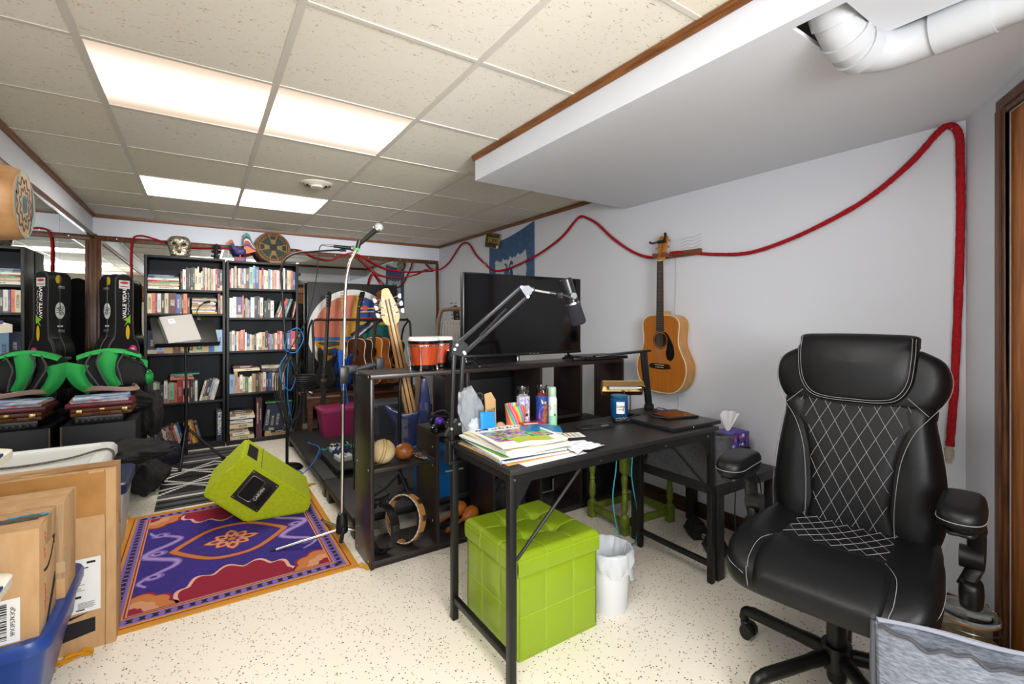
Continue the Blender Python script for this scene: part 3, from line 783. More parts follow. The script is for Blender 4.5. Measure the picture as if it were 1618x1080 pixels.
BACK = MB().cushion(lower, lambda x, y: .042 + .03 * min(1, max(0, (abs(x) - .1) / .12)) - .03 * max(0, (abs(x) - .24) / .06), lambda x, y: -.05, M=MBK, centre=(0, .26)).build('backrest', lea, CH, smooth=70)
shoulder = sp2([(0, .44), (.17, .46), (.255, .47), (.300, .52), (.312, .585), (.295, .64), (.245, .672), (.19, .685), (0, .69), (-.19, .685), (-.245, .672), (-.295, .64), (-.312, .585), (-.300, .52), (-.255, .47), (-.17, .46)], 5)
MB().cushion(shoulder, lambda x, y: .066, lambda x, y: -.045, M=MBK, centre=(0, .58)).build('shoulder_bolster', lea, CH, smooth=70)
cen = [(.150, .0), (.145, .1), (.15, .2), (.165, .3), (.20, .39), (.25, .455), (.22, .50), (.16, .56), (0, .58)]
cpan = [(0, -.012)] + cen
cpan = cpan[:-1] + [(0, .58)] + [(-x, y) for x, y in reversed(cen[:-1])]
cpan = sp2(cpan, 4)
def cz(x, y):
 return .058 + .014 * math.sin(min(1, max(0, y / .5)) * PI)
MB().cushion(cpan, cz, lambda x, y: .0, M=MBK, centre=(0, .25)).build('quilted_back_panel', lea2, CH, smooth=70)
def chalf(y):
 k = [(0, .150), (.1, .145), (.2, .15), (.3, .165), (.39, .20), (.455, .245), (.56, .20)]
 for (a, b), (c, d) in zip(k, k[1:]):
  if a <= y <= c: return (b + (d - b) * (y - a) / (c - a)) * .93
 return 0
st = MB()
diamonds(st, None, 0, 0, .012, .52, .058, .098, chalf, .0008, lambda x, y: MBK @ Vector((x, y, cz(x, y) + .0008 - .012 * max(0, abs(x) / max(chalf(y), .01) - .85) / .15)))
for s in (-1, 1):
 ed = [(s * .158, .0), (s * .153, .1), (s * .158, .2), (s * .173, .3), (s * .208, .39), (s * .258, .455), (s * .302, .515), (s * .316, .58), (s * .30, .64)]
 zz = [.06, .071, .074, .073, .07, .062, .03, .012, .02]
 st.tube(spline([MBK @ Vector((x, y, z)) for (x, y), z in zip(ed, zz)], 8), .001, 5)
 ed = [(s * .3, .03), (s * .308, .12), (s * .302, .26), (s * .274, .42), (s * .255, .49)]
 st.tube(spline([MBK @ Vector((x, y, .01)) for x, y in ed], 8), .0009, 5)
 st.tube([MBK @ Vector((s * .185, .51, .068)), MBK @ Vector((s * .25, .455, .066))], .0009, 5)
hp = sp2([(0, .475), (.09, .477), (.15, .495), (.186, .55), (.198, .63), (.2, .70), (.19, .733), (.1, .738), (0, .739), (-.1, .738), (-.19, .733), (-.2, .70), (-.198, .63), (-.186, .55), (-.15, .495), (-.09, .477)], 6)
hp = [(x / .92, y) for x, y in hp]
hz = lambda x, y: .108 - .03 * ((y - .61) / .13) ** 2 * (.6 if y < .61 else .9) - .35 * x * x
MB().cushion(hp, hz, lambda x, y: .03 if y < .68 else -.03, M=MBK, centre=(0, .62)).build('headrest', lea, CH, smooth=70)
for q in (.955, .905):
 ln = [(x * q, .62 + (y - .62) * q) for x, y in hp]
 ln = [p for p in ln if p[1] < .72]
 k = max(range(len(ln)), key=lambda i: math.hypot(ln[i][0] - ln[i - 1][0], ln[i][1] - ln[i - 1][1]))
 ln = ln[k:] + ln[:k]
 st.tube([MBK @ Vector((x, y, .03 + (hz(x, y) - .03) * (.86 if q > .93 else .955))) for x, y in ln], .0009, 5)
st.build('back_stitching', thr, BACK)
MB().box((-.05, .20, .36), (.05, .26, .55), .012).build('back_bracket', blk_plastic, CH)
for s in (-1, 1):
 ao = sp2([(s * .265, -.13), (s * .31, -.16), (s * .355, -.13), (s * .365, -.03), (s * .355, .085), (s * .31, .11), (s * .268, .085), (s * .262, -.03)], 6)
 pad_ = MB().cushion(ao, lambda x, y: .735 - .4 * (y + .03) ** 2, lambda x, y: .668).build('arm_pad', lea, CH, smooth=70)
 k = MB(); k.tube([(.3135 * s + (x - s * .3135) * 1.015, -.03 + (y + .03) * 1.015, .697) for x, y in ao], .0009, 5, True); k.build('arm_stitching', thr, pad_)
 MB().cushion(sp2([(s * .28, -.11), (s * .31, -.13), (s * .345, -.11), (s * .35, .09), (s * .31, .1), (s * .275, .09)], 5), .670, .650).build('arm_pad_base', blk_plastic, CH, smooth=70)
 MB().tube(spline([(s * .315, .03, .655), (s * .328, .10, .645), (s * .335, .15, .60), (s * .335, .165, .53), (s * .33, .165, .47), (s * .31, .13, .42)], 6), [.03] * 13 + [.026] * 12 + [.024] * 6, 12, flat=.55, up=(0, 1, 0)).build('arm_support', blk_plastic, CH)
 MB().cyl((s * .295, .168, .50), (s * .352, .168, .50), .034, n=24).build('pivot_cover', blk_plastic, CH)
 MB().cushion(sp2([(s * .30, .10), (s * .345, .10), (s * .35, .17), (s * .30, .18)], 4), .44, .36).build('arm_foot', blk_plastic, CH, smooth=70)
for o in CH.children:
 if o.name.startswith(('arm_', 'pivot')): o.scale = (1.15, 1, 1)
MB().box((-.11, -.12, .315), (.11, .12, .347), .008).build('tilt_mechanism', blk_metal, CH)
b = MB().cyl((0, 0, .20), (0, 0, .32), .019, n=20); b.cyl((0, 0, .04), (0, 0, .24), .034, n=24); b.cyl((0, 0, .085), (0, 0, .155), .058, .05, n=28); b.cyl((0, 0, .03), (0, 0, .05), .029, n=24)
b.build('gas_lift', blk_metal, CH)
rz0 = R(-80)
for k in range(5):
 a = R(89 + 72 * k) - rz0
 c, s_ = math.cos(a) / .87, math.sin(a)
 pth = spline([(c * r, s_ * r, z) for r, z in ((.03, .118), (.08, .117), (.2, .108), (.29, .102), (.325, .092), (.333, .065))], 6)
 bl_ = MB().tube(pth, [.024] * 8 + [.022] * 12 + [.02] * (len(pth) - 20), 14).build('base_leg', blk_metal, CH)
 wd = Vector((-s_, c, 0))
 w_ = MB()
 hub = Vector((c * .325, s_ * .325, .0275)) + Vector((c, s_, 0)) * -.012
 for sg in (-1, 1):
  w_.cyl(hub + wd * (sg * .007), hub + wd * (sg * .024), .0275, n=24)
 w_.cyl(hub - wd * .007, hub + wd * .007, .012, n=12); w_.cyl(Vector((c * .333, s_ * .333, .03)), Vector((c * .333, s_ * .333, .075)), .008, n=10)
 w_.cushion(circ(.022, 16, c * .325, s_ * .325), .062, .04)
 w_.build('caster', blk_plastic, bl_)
# ------------------------------------------------------------ left side: boxes, totes, drum, rugs, monitor
card = mat('cardboard', '#c29d72', .85, col2='#b89165', vscale=5, stretch=(6, 6, 2), bump=.05, bscale=120)
card_in = mat('cardboard_edge', '#8c6540', .9)
tape = mat('brown_tape', '#b3854f', .25, col2='#a67844', vscale=14)
label_w = mat('label_white', '#e8e8e6', .5)
blue_tote = mat('blue_tote_plastic', '#1f3f86', .32, bump=.04, bscale=30)
clear_tote = mat('clear_tote_plastic', '#d9dcd8', .3, alpha=.72)
ivory = mat('ivory_plastic', '#ddd8c8', .35, bump=.03)
def carton(name, label, x0, x1, y0, y1, z0, z1, lean=0.0, group=None, notch=True):
 """upright corrugated box; local origin at its front right bottom corner (x toward -)"""
 t = thing(name, label, 'box', (x1, y0, z0), group=group, rot=(-lean, 0, 0))
 w_, d_, h_ = x1 - x0, y1 - y0, z1 - z0
 mb = MB()
 mb.box((-w_, 0, 0), (0, d_, h_ - .003), .002)
 mb.build('carton', card, t)
 f = MB()
 f.grid(lambda u, v: (-w_ + w_ * u, .0 + (d_ / 2 - .001) * v, h_ - .002 + .004 * math.sin(v * PI) * u + .002 * u * v), 12, 4, .003)
 f.grid(lambda u, v: (-w_ + w_ * u, d_ / 2 + .001 + (d_ / 2 - .001) * v, h_ - .002 + .004 * math.sin(v * PI)), 12, 4, .003)
 f.build('top_flaps', card, t)
 return t, w_, d_, h_
FACE = basis((0, 0, 0), (1, 0, 0), (0, 0, 1))     # front face (looking from -y): x right, y up, z toward viewer
TX0, TX1, TY0, TY1, TH = -.795, -.352, 1.80, 2.325, .355
t = thing('storage_tote', 'blue plastic lidded tote under the two smaller cardboard boxes', 'storage tote', ((TX0 + TX1) / 2, (TY0 + TY1) / 2, 0))
hx, hy = (TX1 - TX0) / 2, (TY1 - TY0) / 2
def rrect(hx, hy, r, n=5):
 o = []
 for cx, cy, a0 in ((hx - r, hy - r, 0), (-hx + r, hy - r, 90), (-hx + r, -hy + r, 180), (hx - r, -hy + r, 270)):
  for i in range(n + 1):
   a = R(a0 + 90 * i / n); o.append((cx + r * math.cos(a), cy + r * math.sin(a)))
 return o
def loft(mb, secs, capb=True, capt=True):
 n = len(secs[0][0]); vs = []; fs = []
 for o, z in secs: vs += [(x, y, z) for x, y in o]
 for j in range(len(secs) - 1):
  fs += [(j * n + i, j * n + (i + 1) % n, (j + 1) * n + (i + 1) % n, (j + 1) * n + i) for i in range(n)]
 if capb: fs.append(tuple(range(n - 1, -1, -1)))
 if capt: fs.append(tuple((len(secs) - 1) * n + i for i in range(n)))
 return mb.add(vs, fs)
b = MB()
loft(b, [(rrect(hx - .075, hy - .075, .03), 0), (rrect(hx - .032, hy - .032, .04), .20), (rrect(hx - .026, hy - .026, .04), .205), (rrect(hx - .012, hy - .012, .045), .315)])
b.build('tub', blue_tote, t)
b = MB()
loft(b, [(rrect(hx - .012, hy - .012, .045), .312), (rrect(hx, hy, .05), .316), (rrect(hx, hy, .05), .34), (rrect(hx - .006, hy - .006, .046), .352), (rrect(hx - .03, hy - .03, .04), .352), (rrect(hx - .038, hy - .038, .04), .344)])
b.build('lid', blue_tote, t)
t, w_, d_, h_ = carton('cardboard_box', 'small cardboard box with a barcode label on the front, standing on the blue tote', -.79, -.378, 1.835, 2.022, .346, .658)
MB().box((-.150, -.0012, .008), (-.038, -.0004, .128)).build('barcode_label', label_w, t)
bc = MB(); random.seed(3); z = .018
while z < .118:
 th = random.choice((.001, .0015, .0025, .004)); bc.box((-.138, -.0018, z), (-.064, -.0010, z + th)); z += th + random.choice((.0012, .002, .003))
bc.build('barcode', black_ink, t)
text('9PX3P57K3QP', .013, black_ink, t, basis((-.052, -.0016, .066), (0, 0, 1), (-1, 0, 0)), 'barcode_lettering')
side_m = basis((0, 0, 0), (0, 1, 0), (0, 0, 1))   # right side face, seen from +x
sm_ = MB()
arc = [(.045 + .11 * k / 20, .17 + .05 * k / 20 - .024 * math.sin(PI * k / 20)) for k in range(21)]
sm_.tube([side_m @ Vector((x, y, .0008)) for x, y in arc], [.003 + .0025 * math.sin(PI * k / 20) for k in range(21)], 6, flat=.15, up=(0, 0, 1))
sm_.prism([(.135, .236), (.165, .232), (.158, .205), (.150, .222)], 0.0004, .0012, side_m)
sm_.prism([(.06, .0), (.085, .0), (.17, .085), (.165, .115)], 0.0004, .0012, side_m)
sm_.build('printed_arrow', black_ink, t)
MB().prism([(.07, .235), (.12, .235), (.13, .308), (.09, .308)], .0003, .001, side_m).build('side_tape', mat('clear_tape', '#8c7a55', .15), t)
rd = MB()
red = mat('red_marker', '#b5433a', .7)
for j, (ys, zs) in enumerate(((.05, .28), (.045, .235), (.05, .13), (.055, .105), (.05, .08))):
 rd.tube(spline([side_m @ Vector((ys + .006 * (i % 2) + .002 * i, zs - .008 * i, .0008)) for i in range(5)], 4), .0009, 5)
for i in range(3):
 rd.tube(spline([(-.30 + i * .07 + k * .012, .11 + .012 * ((k + i) % 2), h_ + .004) for k in range(5)], 4), .0012, 5)
rd.build('handwriting', red, t)
MB().grid(lambda u, v: (-w_ + w_ * .96 * u, d_ * (.36 + .2 * v), h_ + .0035 + .003 * math.sin(PI * v)), 12, 4, .0006).build('printed_tape', mat('dark_printed_tape', '#2c2a28', .35, col2='#6a5640', vscale=40), t)
MB().grid(lambda u, v: (-.09 + .09 * u, d_ * (.50 + .12 * v), h_ + .005), 4, 2, .0006).build('tape_patch', mat('tape_cyan', '#4aa7c4', .4, col2='#1f3742', vscale=60), t)
t, w_, d_, h_ = carton('cardboard_box', 'plain brown cardboard box between the barcode box and the tall flat box', -.79, -.362, 2.045, 2.20, .346, .662, lean=R(-2))
cr = MB(); cr.box((.0005, .0, .09), (.0012, .07, .155)); cr.build('tape_strip', mat('pale_tape', '#b79a77', .3), t)
MB().box((-.095, -.0012, .07), (.0, -.0004, .31)).build('torn_flap', mat('card_weathered', '#b39572', .9, col2='#93795a', vscale=6, stretch=(40, 40, 1)), t)
MB().box((-.095, -.002, .09), (.001, -.0013, .125)).build('tape_strip', mat('pale_tape', '#b79a77', .3), t)
t, w_, d_, h_ = carton('cardboard_box', 'tall flat cardboard box with a white shipping label standing on the floor', -.80, -.272, 2.355, 2.485, .0, .672)
MB().box((-.235, -.0012, .145), (-.045, -.0005, .345)).build('shipping_label', label_w, t)
ink = MB(); random.seed(5)
ink.box((-.085, -.0018, .325), (-.060, -.0011, .333)); ink.box((-.20, -.0018, .20), (-.10, -.0011, .208))
for k in range(5):
 ink.box((-.21 + .028 * k, -.0018, .308), (-.21 + .028 * k + .018, -.0011, .312))
for r_ in range(2):
 ink.box((-.215, -.0018, .292 - r_ * .01), (-.14 + .02 * r_, -.0011, .294 - r_ * .01))
for k in range(6):
 ink.box((-.2 + .02 * (k % 2), -.0018, .262 - .007 * k), (-.11 + .01 * (k % 3), -.0011, .2635 - .007 * k)); ink.box((-.11, -.0018, .18 - .004 * k), (-.06 - .006 * (k % 2), -.0011, .1812 - .004 * k))
for k in range(10):
 ink.box((-.16 + k * .004, -.0018, .222), (-.158 + k * .004, -.0011, .236))
for k in range(3):
 ink.box((-.215 + k * .05, -.0018, .153), (-.19 + k * .05, -.0011, .157))
ink.build('label_print', black_ink, t)
MB().prism([(-.235, .035), (-.06, .065), (-.06, .118), (-.17, .112), (-.075, .143), (-.235, .118), (-.235, .075), (-.14, .080), (-.235, .058)], .0004, .001, FACE).build('printed_mark', black_ink, t)
ys = MB(); ys.prism([(-.18, .40), (-.15, .385), (-.125, .42), (-.155, .435)], .0004, .0012, FACE)
ys.build('yellow_sticker', mat('sticker_yellow', '#e3c83a', .5), t)
text('C-21', .016, black_ink, t, FACE @ Matrix.Translation((-.152, .41, .0016)) @ Matrix.Rotation(.5, 4, 'Z'), 'sticker_lettering')
MB().box((-w_ + .01, -.0009, h_ - .05), (-.08, -.0002, h_ - .004)).build('edge_tape', tape, t)
MB().box((-.115, -.0014, .50), (-.03, -.0006, h_ - .01)).build('edge_tape', tape, t)
MB().grid(lambda u, v: (-w_ + w_ * u, d_ * (.12 + .6 * v), h_ + .003 + .003 * math.sin(9 * u)), 16, 3, .0006).build('top_tape', mat('clear_top_tape', '#c79a6c', .12, col2='#b98a5b', vscale=20), t)
cr = MB(); cr.tube(spline([(-.032, .0, .0), (-.030, -.0003, .3), (-.034, .0, .67)], 6), .0012, 4); cr.tube([(-.001, d_ * .2, .55), (.0008, d_ * .8, .42)], .0012, 4)
cr.build('creases', card_in, t)
MB().prism([(.03, .28), (.036, .28), (.036, .35), (.03, .35)], .0004, .001, side_m).build('side_print', mat('purple_print', '#5a3f77', .6), t)
MB().grid(lambda u, v: (-.06 - .16 * u, -.02 - .035 * v + .012 * math.sin(u * 8), .004 + .010 * abs(math.sin(u * 11 + v * 5)) * (1 - v * .5)), 14, 6, .002).build('yellow_tape_tail', mat('amber_tape', '#d9961f', .3), t)
for k, (z0, lb) in enumerate(((0, 'lowest translucent ivory tote of the near left stack'), (.372, 'translucent ivory tote with blue latches, second lowest of the near left stack'), (.662, 'translucent ivory tote below the top one of the near left stack'), (.952, 'translucent ivory tote on top of the near left stack, below the painted drum'))):
 if k == 0: hh = .37
 else: hh = .288
 t = thing('storage_tote', lb, 'storage tote', (-.575, 1.33, z0 + .001), group='translucent ivory totes at the near left')
 b = MB(); hx, hy = .195, .225
 loft(b, [(rrect(hx - .045, hy - .04, .03), 0), (rrect(hx - .012, hy - .012, .03), hh - .05), (rrect(hx, hy, .03), hh - .046), (rrect(hx, hy, .03), hh - .028)])
 b.build('tub', mat('ivory_clear', '#e4e0d2', .3, alpha=.9), t)
 b = MB(); loft(b, [(rrect(hx + .018, hy + .018, .035), hh - .03), (rrect(hx + .018, hy + .018, .035), hh - .012), (rrect(hx, hy, .035), hh - .004), (rrect(hx - .02, hy - .02, .03), hh - .004)])
 LD = b.build('lid', ivory, t)
 MB().box((-hx + .03, -hy + .03, hh - .006), (hx - .03, hy - .03, hh - .001), .002).build('lid_panel', blue_tote, LD)
 for s in (-1, 1):
  l_ = MB(); l_.box((.06 * s - .03, hy + .014, hh - .06), (.06 * s + .03, hy + .024, hh - .01), .004); l_.build('latch', blue_tote, LD)
  l_ = MB(); l_.box((hx + .014, -.10 * s - .045, hh - .01), (hx + .02, -.10 * s + .045, hh - .003), .002); l_.build('latch', blue_tote, LD)
t = thing('storage_tote', 'clear tote with a white lid tied with string behind the cardboard boxes', 'storage tote', (-.575, 2.78, 0))
hx, hy = .235, .265
b = MB(); loft(b, [(rrect(hx - .05, hy - .05, .03), 0), (rrect(hx - .016, hy - .016, .035), .60)]); b.build('tub', clear_tote, t)
b = MB(); loft(b, [(rrect(hx - .01, hy - .01, .05), .585), (rrect(hx, hy, .05), .59), (rrect(hx, hy, .05), .622), (rrect(hx - .012, hy - .012, .05), .64), (rrect(hx - .05, hy - .05, .045), .645), (rrect(hx - .06, hy - .06, .04), .636), (rrect(hx - .1, hy - .1, .04), .636)])
LD = b.build('lid', mat('white_lid', '#e9ebea', .3), t)
for s in (-1, 1):
 for x in (-.09, .11):
  MB().box((x - .03, s * hy - .006, .592), (x + .03, s * hy + .006, .636), .003).build('latch', mat('latch_grey', '#8e9090', .4), LD)
st_ = MB()
for o in (0, .006):
 st_.tube(spline([(-.22, -.06 + o, .648), (-.05, -.085 + o, .643), (.1, -.05 + o, .645), (.19, .03 + o, .650), (.225, .05 + o, .643), (.24, .055 + o, .615), (.225, .06 + o, .55)], 8), .004, 6)
st_.build('string', mat('twine', '#6f6257', .9, col2='#3f362f', vscale=160), t)
t = thing('storage_tote', 'clear tote with a navy blue lid beyond the white lidded tote', 'storage tote', (-.53, 3.30, 0))
hx, hy = .215, .22
b = MB(); loft(b, [(rrect(hx - .045, hy - .045, .03), 0), (rrect(hx - .012, hy - .012, .035), .36)]); b.build('tub', clear_tote, t)
b = MB(); loft(b, [(rrect(hx - .004, hy - .004, .04), .35), (rrect(hx, hy, .04), .355), (rrect(hx, hy, .04), .40), (rrect(hx - .01, hy - .01, .04), .408), (rrect(hx - .05, hy - .05, .04), .40)]); b.build('lid', mat('navy_lid', '#1d2b52', .35), t)
t = thing('plastic_tub', 'round teal green plastic tub under the black jackets', 'tub', (-.575, 4.03, 0))
MB().lathe([(.003, 0), (.165, 0), (.17, .005), (.205, .285), (.215, .30), (.215, .308), (.203, .304), (.195, .285), (.16, .012), (.003, .010)], 40).build('tub_body', mat('teal_green_plastic', '#2f7a5d', .35), t)
jk = mat('black_cloth', '#1d1c1d', .95, var=.35, vscale=9, bump=.3, bscale=40)
def heap(cx, cy, z0, rx, ry, h, seed, name, label, m=jk, cat='clothing'):
 rnd = random.Random(seed); ph = [rnd.uniform(0, 6.28) for _ in range(6)]
 def fn(d):
  k = 1 + .09 * math.sin(d.x * 5 + ph[0]) + .08 * math.sin(d.y * 6 + ph[1]) + .06 * math.sin(d.x * 11 + d.y * 9 + ph[2]) + .05 * math.sin(d.y * 15 - d.x * 8 + ph[3]) + .03 * math.sin(d.z * 17 + d.x * 19 + ph[4])
  return k
 b = MB().blob((0, 0, h * .45), (rx, ry, h * .5), 60, 34, fn)
 b.v = [(x, y, max(z, 0.0)) for x, y, z in b.v]
 o = b.build(name, m, None, smooth=80, loc=(cx, cy, z0)); return tag(o, label, cat)
heap(-.40, 3.985, .312, .24, .24, .12, 3, 'jacket', 'black jacket heaped over the teal green tub')
heap(-.33, 4.33, .002, .13, .2, .22, 8, 'jacket', 'black jacket spilling onto the floor before the left bookcase', mat('charcoal_cloth', '#242223', .95, var=.3, vscale=10, bump=.3, bscale=40))
heap(-.27, 4.98, .002, .13, .16, .22, 12, 'duffel_bag', 'dark purple black bag slumped at the foot of the left bookcase', mat('dark_purple_cloth', '#221d2b', .9, var=.3, vscale=8, bump=.2), 'bag')
bc_ = mat('black_cabinet', '#15161a', .55, bump=.15, bscale=160)
t = thing('speaker_cabinet', 'black carpeted cabinet in the far left corner under the briefcase', 'cabinet', (-.59, 4.58, 0))
MB().box((-.2, -.25, 0), (.2, .25, .515), .004).build('cabinet_body', bc_, t)
e_ = MB(); e_.box((-.2005, -.2515, 0), (-.193, -.2475, .515)); e_.build('edge_strip', mat('raw_edge', '#6d5a44', .7), t)
t = thing('equipment_case', 'black equipment case under the stickered guitar case', 'case', (-.60, 5.27, 0))
MB().box((-.19, -.3, 0), (.165, .34, .525), .006).build('case_body', bc_, t)
t = thing('audio_rack_unit', 'black rack audio unit with knobs under the brown briefcase', 'electronics', (-.565, 4.50, .517))
MB().box((-.16, -.14, 0), (.10, .15, .052), .003).build('housing', blk_plastic, t)
k = MB()
for i in range(8): k.cyl((-.145 + i * .032, -.14, .026), (-.145 + i * .032, -.153, .026), .009, n=12)
k.build('knobs', mat('knob_grey', '#3b3b3d', .4), t)
t = thing('briefcase', 'brown leather briefcase with brass latches under a maroon folder', 'briefcase', (-.57, 4.50, .571))
MB().box((-.175, -.15, 0), (.155, .15, .026), .006).build('lower_shell', mat('tan_leather', '#6f3d1e', .45, var=.25, vscale=12, bump=.1), t)
US = MB().box((-.175, -.15, .028), (.155, .15, .056), .006).build('upper_shell', mat('tan_leather', '#6f3d1e'), t)
for x in (-.13, .115):
 MB().box((x - .016, -.155, .012), (x + .016, -.149, .046), .002).build('latch', brass, US)
MB().tube(spline([(-.05, -.152, .02), (-.045, -.168, .022), (.03, -.168, .022), (.035, -.152, .02)], 5), .005, 8).build('handle', mat('tan_leather', '#6f3d1e'), t)
MB().box((-.022, -.153, .03), (.005, -.149, .05), .001).build('lock', brass, US)
t = thing('folder', 'maroon red portfolio folder lying on the briefcase', 'folder', (-.585, 4.48, .629), rz=R(2))
MB().box((-.19, -.15, 0), (.175, .15, .034), .010).build('cover', mat('maroon_vinyl', '#5e1620', .4), t)
for k, (lb, m_, dx, z, th) in enumerate((('blue and white magazine at the bottom of the pile on the maroon folder', mat('mag_white', '#cfd3da', .4, col2='#7f8ea8', vscale=18), 0, .664, .009), ('colourful magazine in the middle of the pile on the maroon folder', mat('mag_mix', '#b7babf', .35, col2='#b0442f', vscale=10), -.008, .6735, .008), ('blue covered magazine on top of the pile on the maroon folder', mat('mag_blue', '#3d5f9c', .3, col2='#c9d2dd', vscale=9), .006, .682, .010))):
 t = thing('magazine', lb, 'magazine', (-.59 + dx, 4.47, z), rz=R(3 + k * 2), group='magazines on the maroon folder')
 MB().box((-.16, -.12, 0), (.15, .13, th), .001).build('pages', m_, t)
heap(-.52, 4.78, .517, .22, .17, .19, 21, 'gig_bag', 'black padded bag lying behind the briefcase under the coiled cable', jk, 'bag')
heap(-.345, 4.88, .3, .09, .2, .36, 23, 'gig_bag', 'black bag slumped beside the left bookcase side', mat('charcoal_cloth', '#242223'), 'bag')
co = MB()
for i in range(5):
 co.tube([(.16 * math.cos(a) * (1 - .03 * i), .1 * math.sin(a), .006 * i + .010 * math.sin(2 * a) + .05 * (1 - (math.cos(a)) ** 2) * (math.sin(a) < 0) * .2) for a in [2 * PI * k / 40 for k in range(40)]], .0042, 6, True)
tag(co.build('coiled_cable', mat('pinkish_cable', '#9b7f73', .4), loc=(-.56, 4.68, .705)), 'coiled pinkish beige cable lying under the green backpack', 'cable')
BPK = thing('backpack', 'bright green and black backpack lying on the pile in the left corner', 'backpack', (-.585, 4.80, .715), rz=R(10))
grn = mat('green_nylon', '#1d9a45', .7, bump=.2, bscale=160); bkn = mat('black_nylon', '#17171a', .75, bump=.2, bscale=160); gry = mat('grey_webbing', '#4b4c50', .8)
MB().cushion(sp2([(-.23, .02), (-.215, .14), (-.17, .25), (-.06, .295), (.06, .30), (.16, .275), (.215, .2), (.235, .1), (.24, .0), (.1, -.01), (-.1, -.01)], 5), .09, -.14, M=basis((0, 0, 0), (1, 0, 0), (0, 0, 1)), centre=(0, .14)).build('pack_body', bkn, BPK, smooth=70)
def bpz(x, y): return .094 + .012 * math.sin(y * 9)
def strap(pl, w0):
 c = spline([(a, b, 0) for a, b in pl], 6)
 def f(u, v):
  i = min(len(c) - 2, int(u * (len(c) - 1))); q = u * (len(c) - 1) - i
  p = c[i].lerp(c[i + 1], q); d = (c[i + 1] - c[i]).normalized(); n_ = Vector((-d.y, d.x, 0))
  wd = w0(u); pt = p + n_ * ((v - .5) * wd)
  return (pt.x, -(bpz(pt.x, pt.y) + .02 * math.sin(v * PI) + .012 * math.sin(u * PI)), pt.y)
 return f
for nm, pl in (('strap', [(-.19, .20), (-.205, .13), (-.17, .05), (-.115, -.01)]), ('strap', [(-.02, .285), (-.03, .2), (-.02, .1), (.03, .01)])):
 MB().grid(strap(pl, lambda u: .125 - .06 * u), 22, 8, .012).build(nm, grn, BPK, smooth=70)
MB().grid(lambda u, v: (-.2 + .38 * u, -(.10 + .02 * math.sin(u * PI) - .07 * v * v), .20 + .095 * math.sin(.5 + u * 2.2) - .02 * (1 - v) + .01 * v), 20, 8, .012).build('top_panel', grn, BPK, smooth=70)
MB().grid(lambda u, v: (.07 + .15 * u, -(.10 - .05 * u), .20 + .05 * (1 - u) - .08 * v * u + .02 * v), 8, 6, .01).build('side_panel', grn, BPK, smooth=70)
MB().blob((.225, -.02, .06), (.04, .07, .065), 16, 12).build('side_pocket', grn, BPK, smooth=70)
pp = MB()
for pl in ([(-.12, .27), (-.15, .18), (-.10, .07), (-.06, .0)], [(-.06, .28), (-.09, .2), (-.05, .08), (-.01, .0)], [(.07, .27), (.03, .18), (.045, .1), (.06, .02)]):
 pp.tube([(p.x, -(bpz(p.x, p.y) + .028), p.y) for p in spline([(a, b, 0) for a, b in pl], 6)], .006, 6)
pp.tube(spline([(.12, -.09, .21), (.19, -.075, .17), (.225, -.085, .12), (.25, -.08, .10)], 5), .012, 6, flat=.3)
pp.build('webbing', gry, BPK)
MB().box((-.10, -.128, .0), (-.05, -.115, .03), .003).build('buckle', blk_plastic, BPK)
GC = thing('guitar_case', 'black hard guitar case covered in stickers standing in the far left corner', 'instrument case', (-.612, 5.33, .526), rot=(0, 0, R(47)))
gcm = mat('case_tolex', '#121215', .45, bump=.3, bscale=150)
oc = [(-.16, .06), (-.17, .16), (-.14, .29), (-.13, .37), (-.14, .46), (-.115, .53), (-.085, .58), (-.078, .75), (-.082, 1.0), (-.07, 1.085), (0, 1.11), (.07, 1.085), (.082, 1.0), (.078, .75), (.085, .58), (.115, .53), (.14, .46), (.13, .37), (.14, .29), (.17, .16), (.16, .06), (.1, .0), (-.1, .0)]
co_ = sp2(oc, 4)
Mg = basis((0, 0, 0), (1, 0, 0), (0, 0, 1))
b = MB()
def loftp(mb, outline, secs, M, c):
 n = len(outline); vs = []; fs = []
 for sc_, z in secs:
  vs += [M @ Vector((c[0] + (x - c[0]) * (1 - sc_ / max(.05, math.hypot(x - c[0], y - c[1]))), c[1] + (y - c[1]) * (1 - sc_ / max(.05, math.hypot(x - c[0], y - c[1]))), z)) for x, y in outline]
 for j in range(len(secs) - 1):
  fs += [(j * n + i, j * n + (i + 1) % n, (j + 1) * n + (i + 1) % n, (j + 1) * n + i) for i in range(n)]
 fs.append(tuple(range(n - 1, -1, -1))); fs.append(tuple((len(secs) - 1) * n + i for i in range(n)))
 return mb.add(vs, fs)
loftp(b, co_, [(.012, -.082), (0, -.068), (0, .068), (.012, .082)], Mg, (0, .5))
b.build('case_shell', gcm, GC)
MB().tube([Mg @ Vector((x, y, .0)) for x, y in co_], .004, 6, True).build('seam_binding', mat('case_binding', '#4a463f', .4, .5), GC)
MB().tube([Mg @ Vector((x * .97, .5 + (y - .5) * .99, .080)) for x, y in co_], .005, 6, True).build('edge_piping', mat('piping_grey', '#3a3937', .6), GC)
for z in (.98, .62, .40):
 MB().box((-.09 - (.03 if z < .5 else 0) * 2.4, -.014, z - .012), (-.076 - (.03 if z < .5 else 0) * 2.4, .03, z + .012), .002).build('latch', nickel, GC)
def sticker(name, poly, M, m, z=.0005):
 return MB().prism(poly, z, z + .0008, M).build(name, m, GC)
Fg = basis((0, -.0825, 0), (1, 0, 0), (0, 0, 1))
sticker('sticker', [(-.05, .985), (.045, .985), (.045, 1.055), (-.05, 1.055)], Fg, mat('sticker_grey', '#c9c7c4', .5))
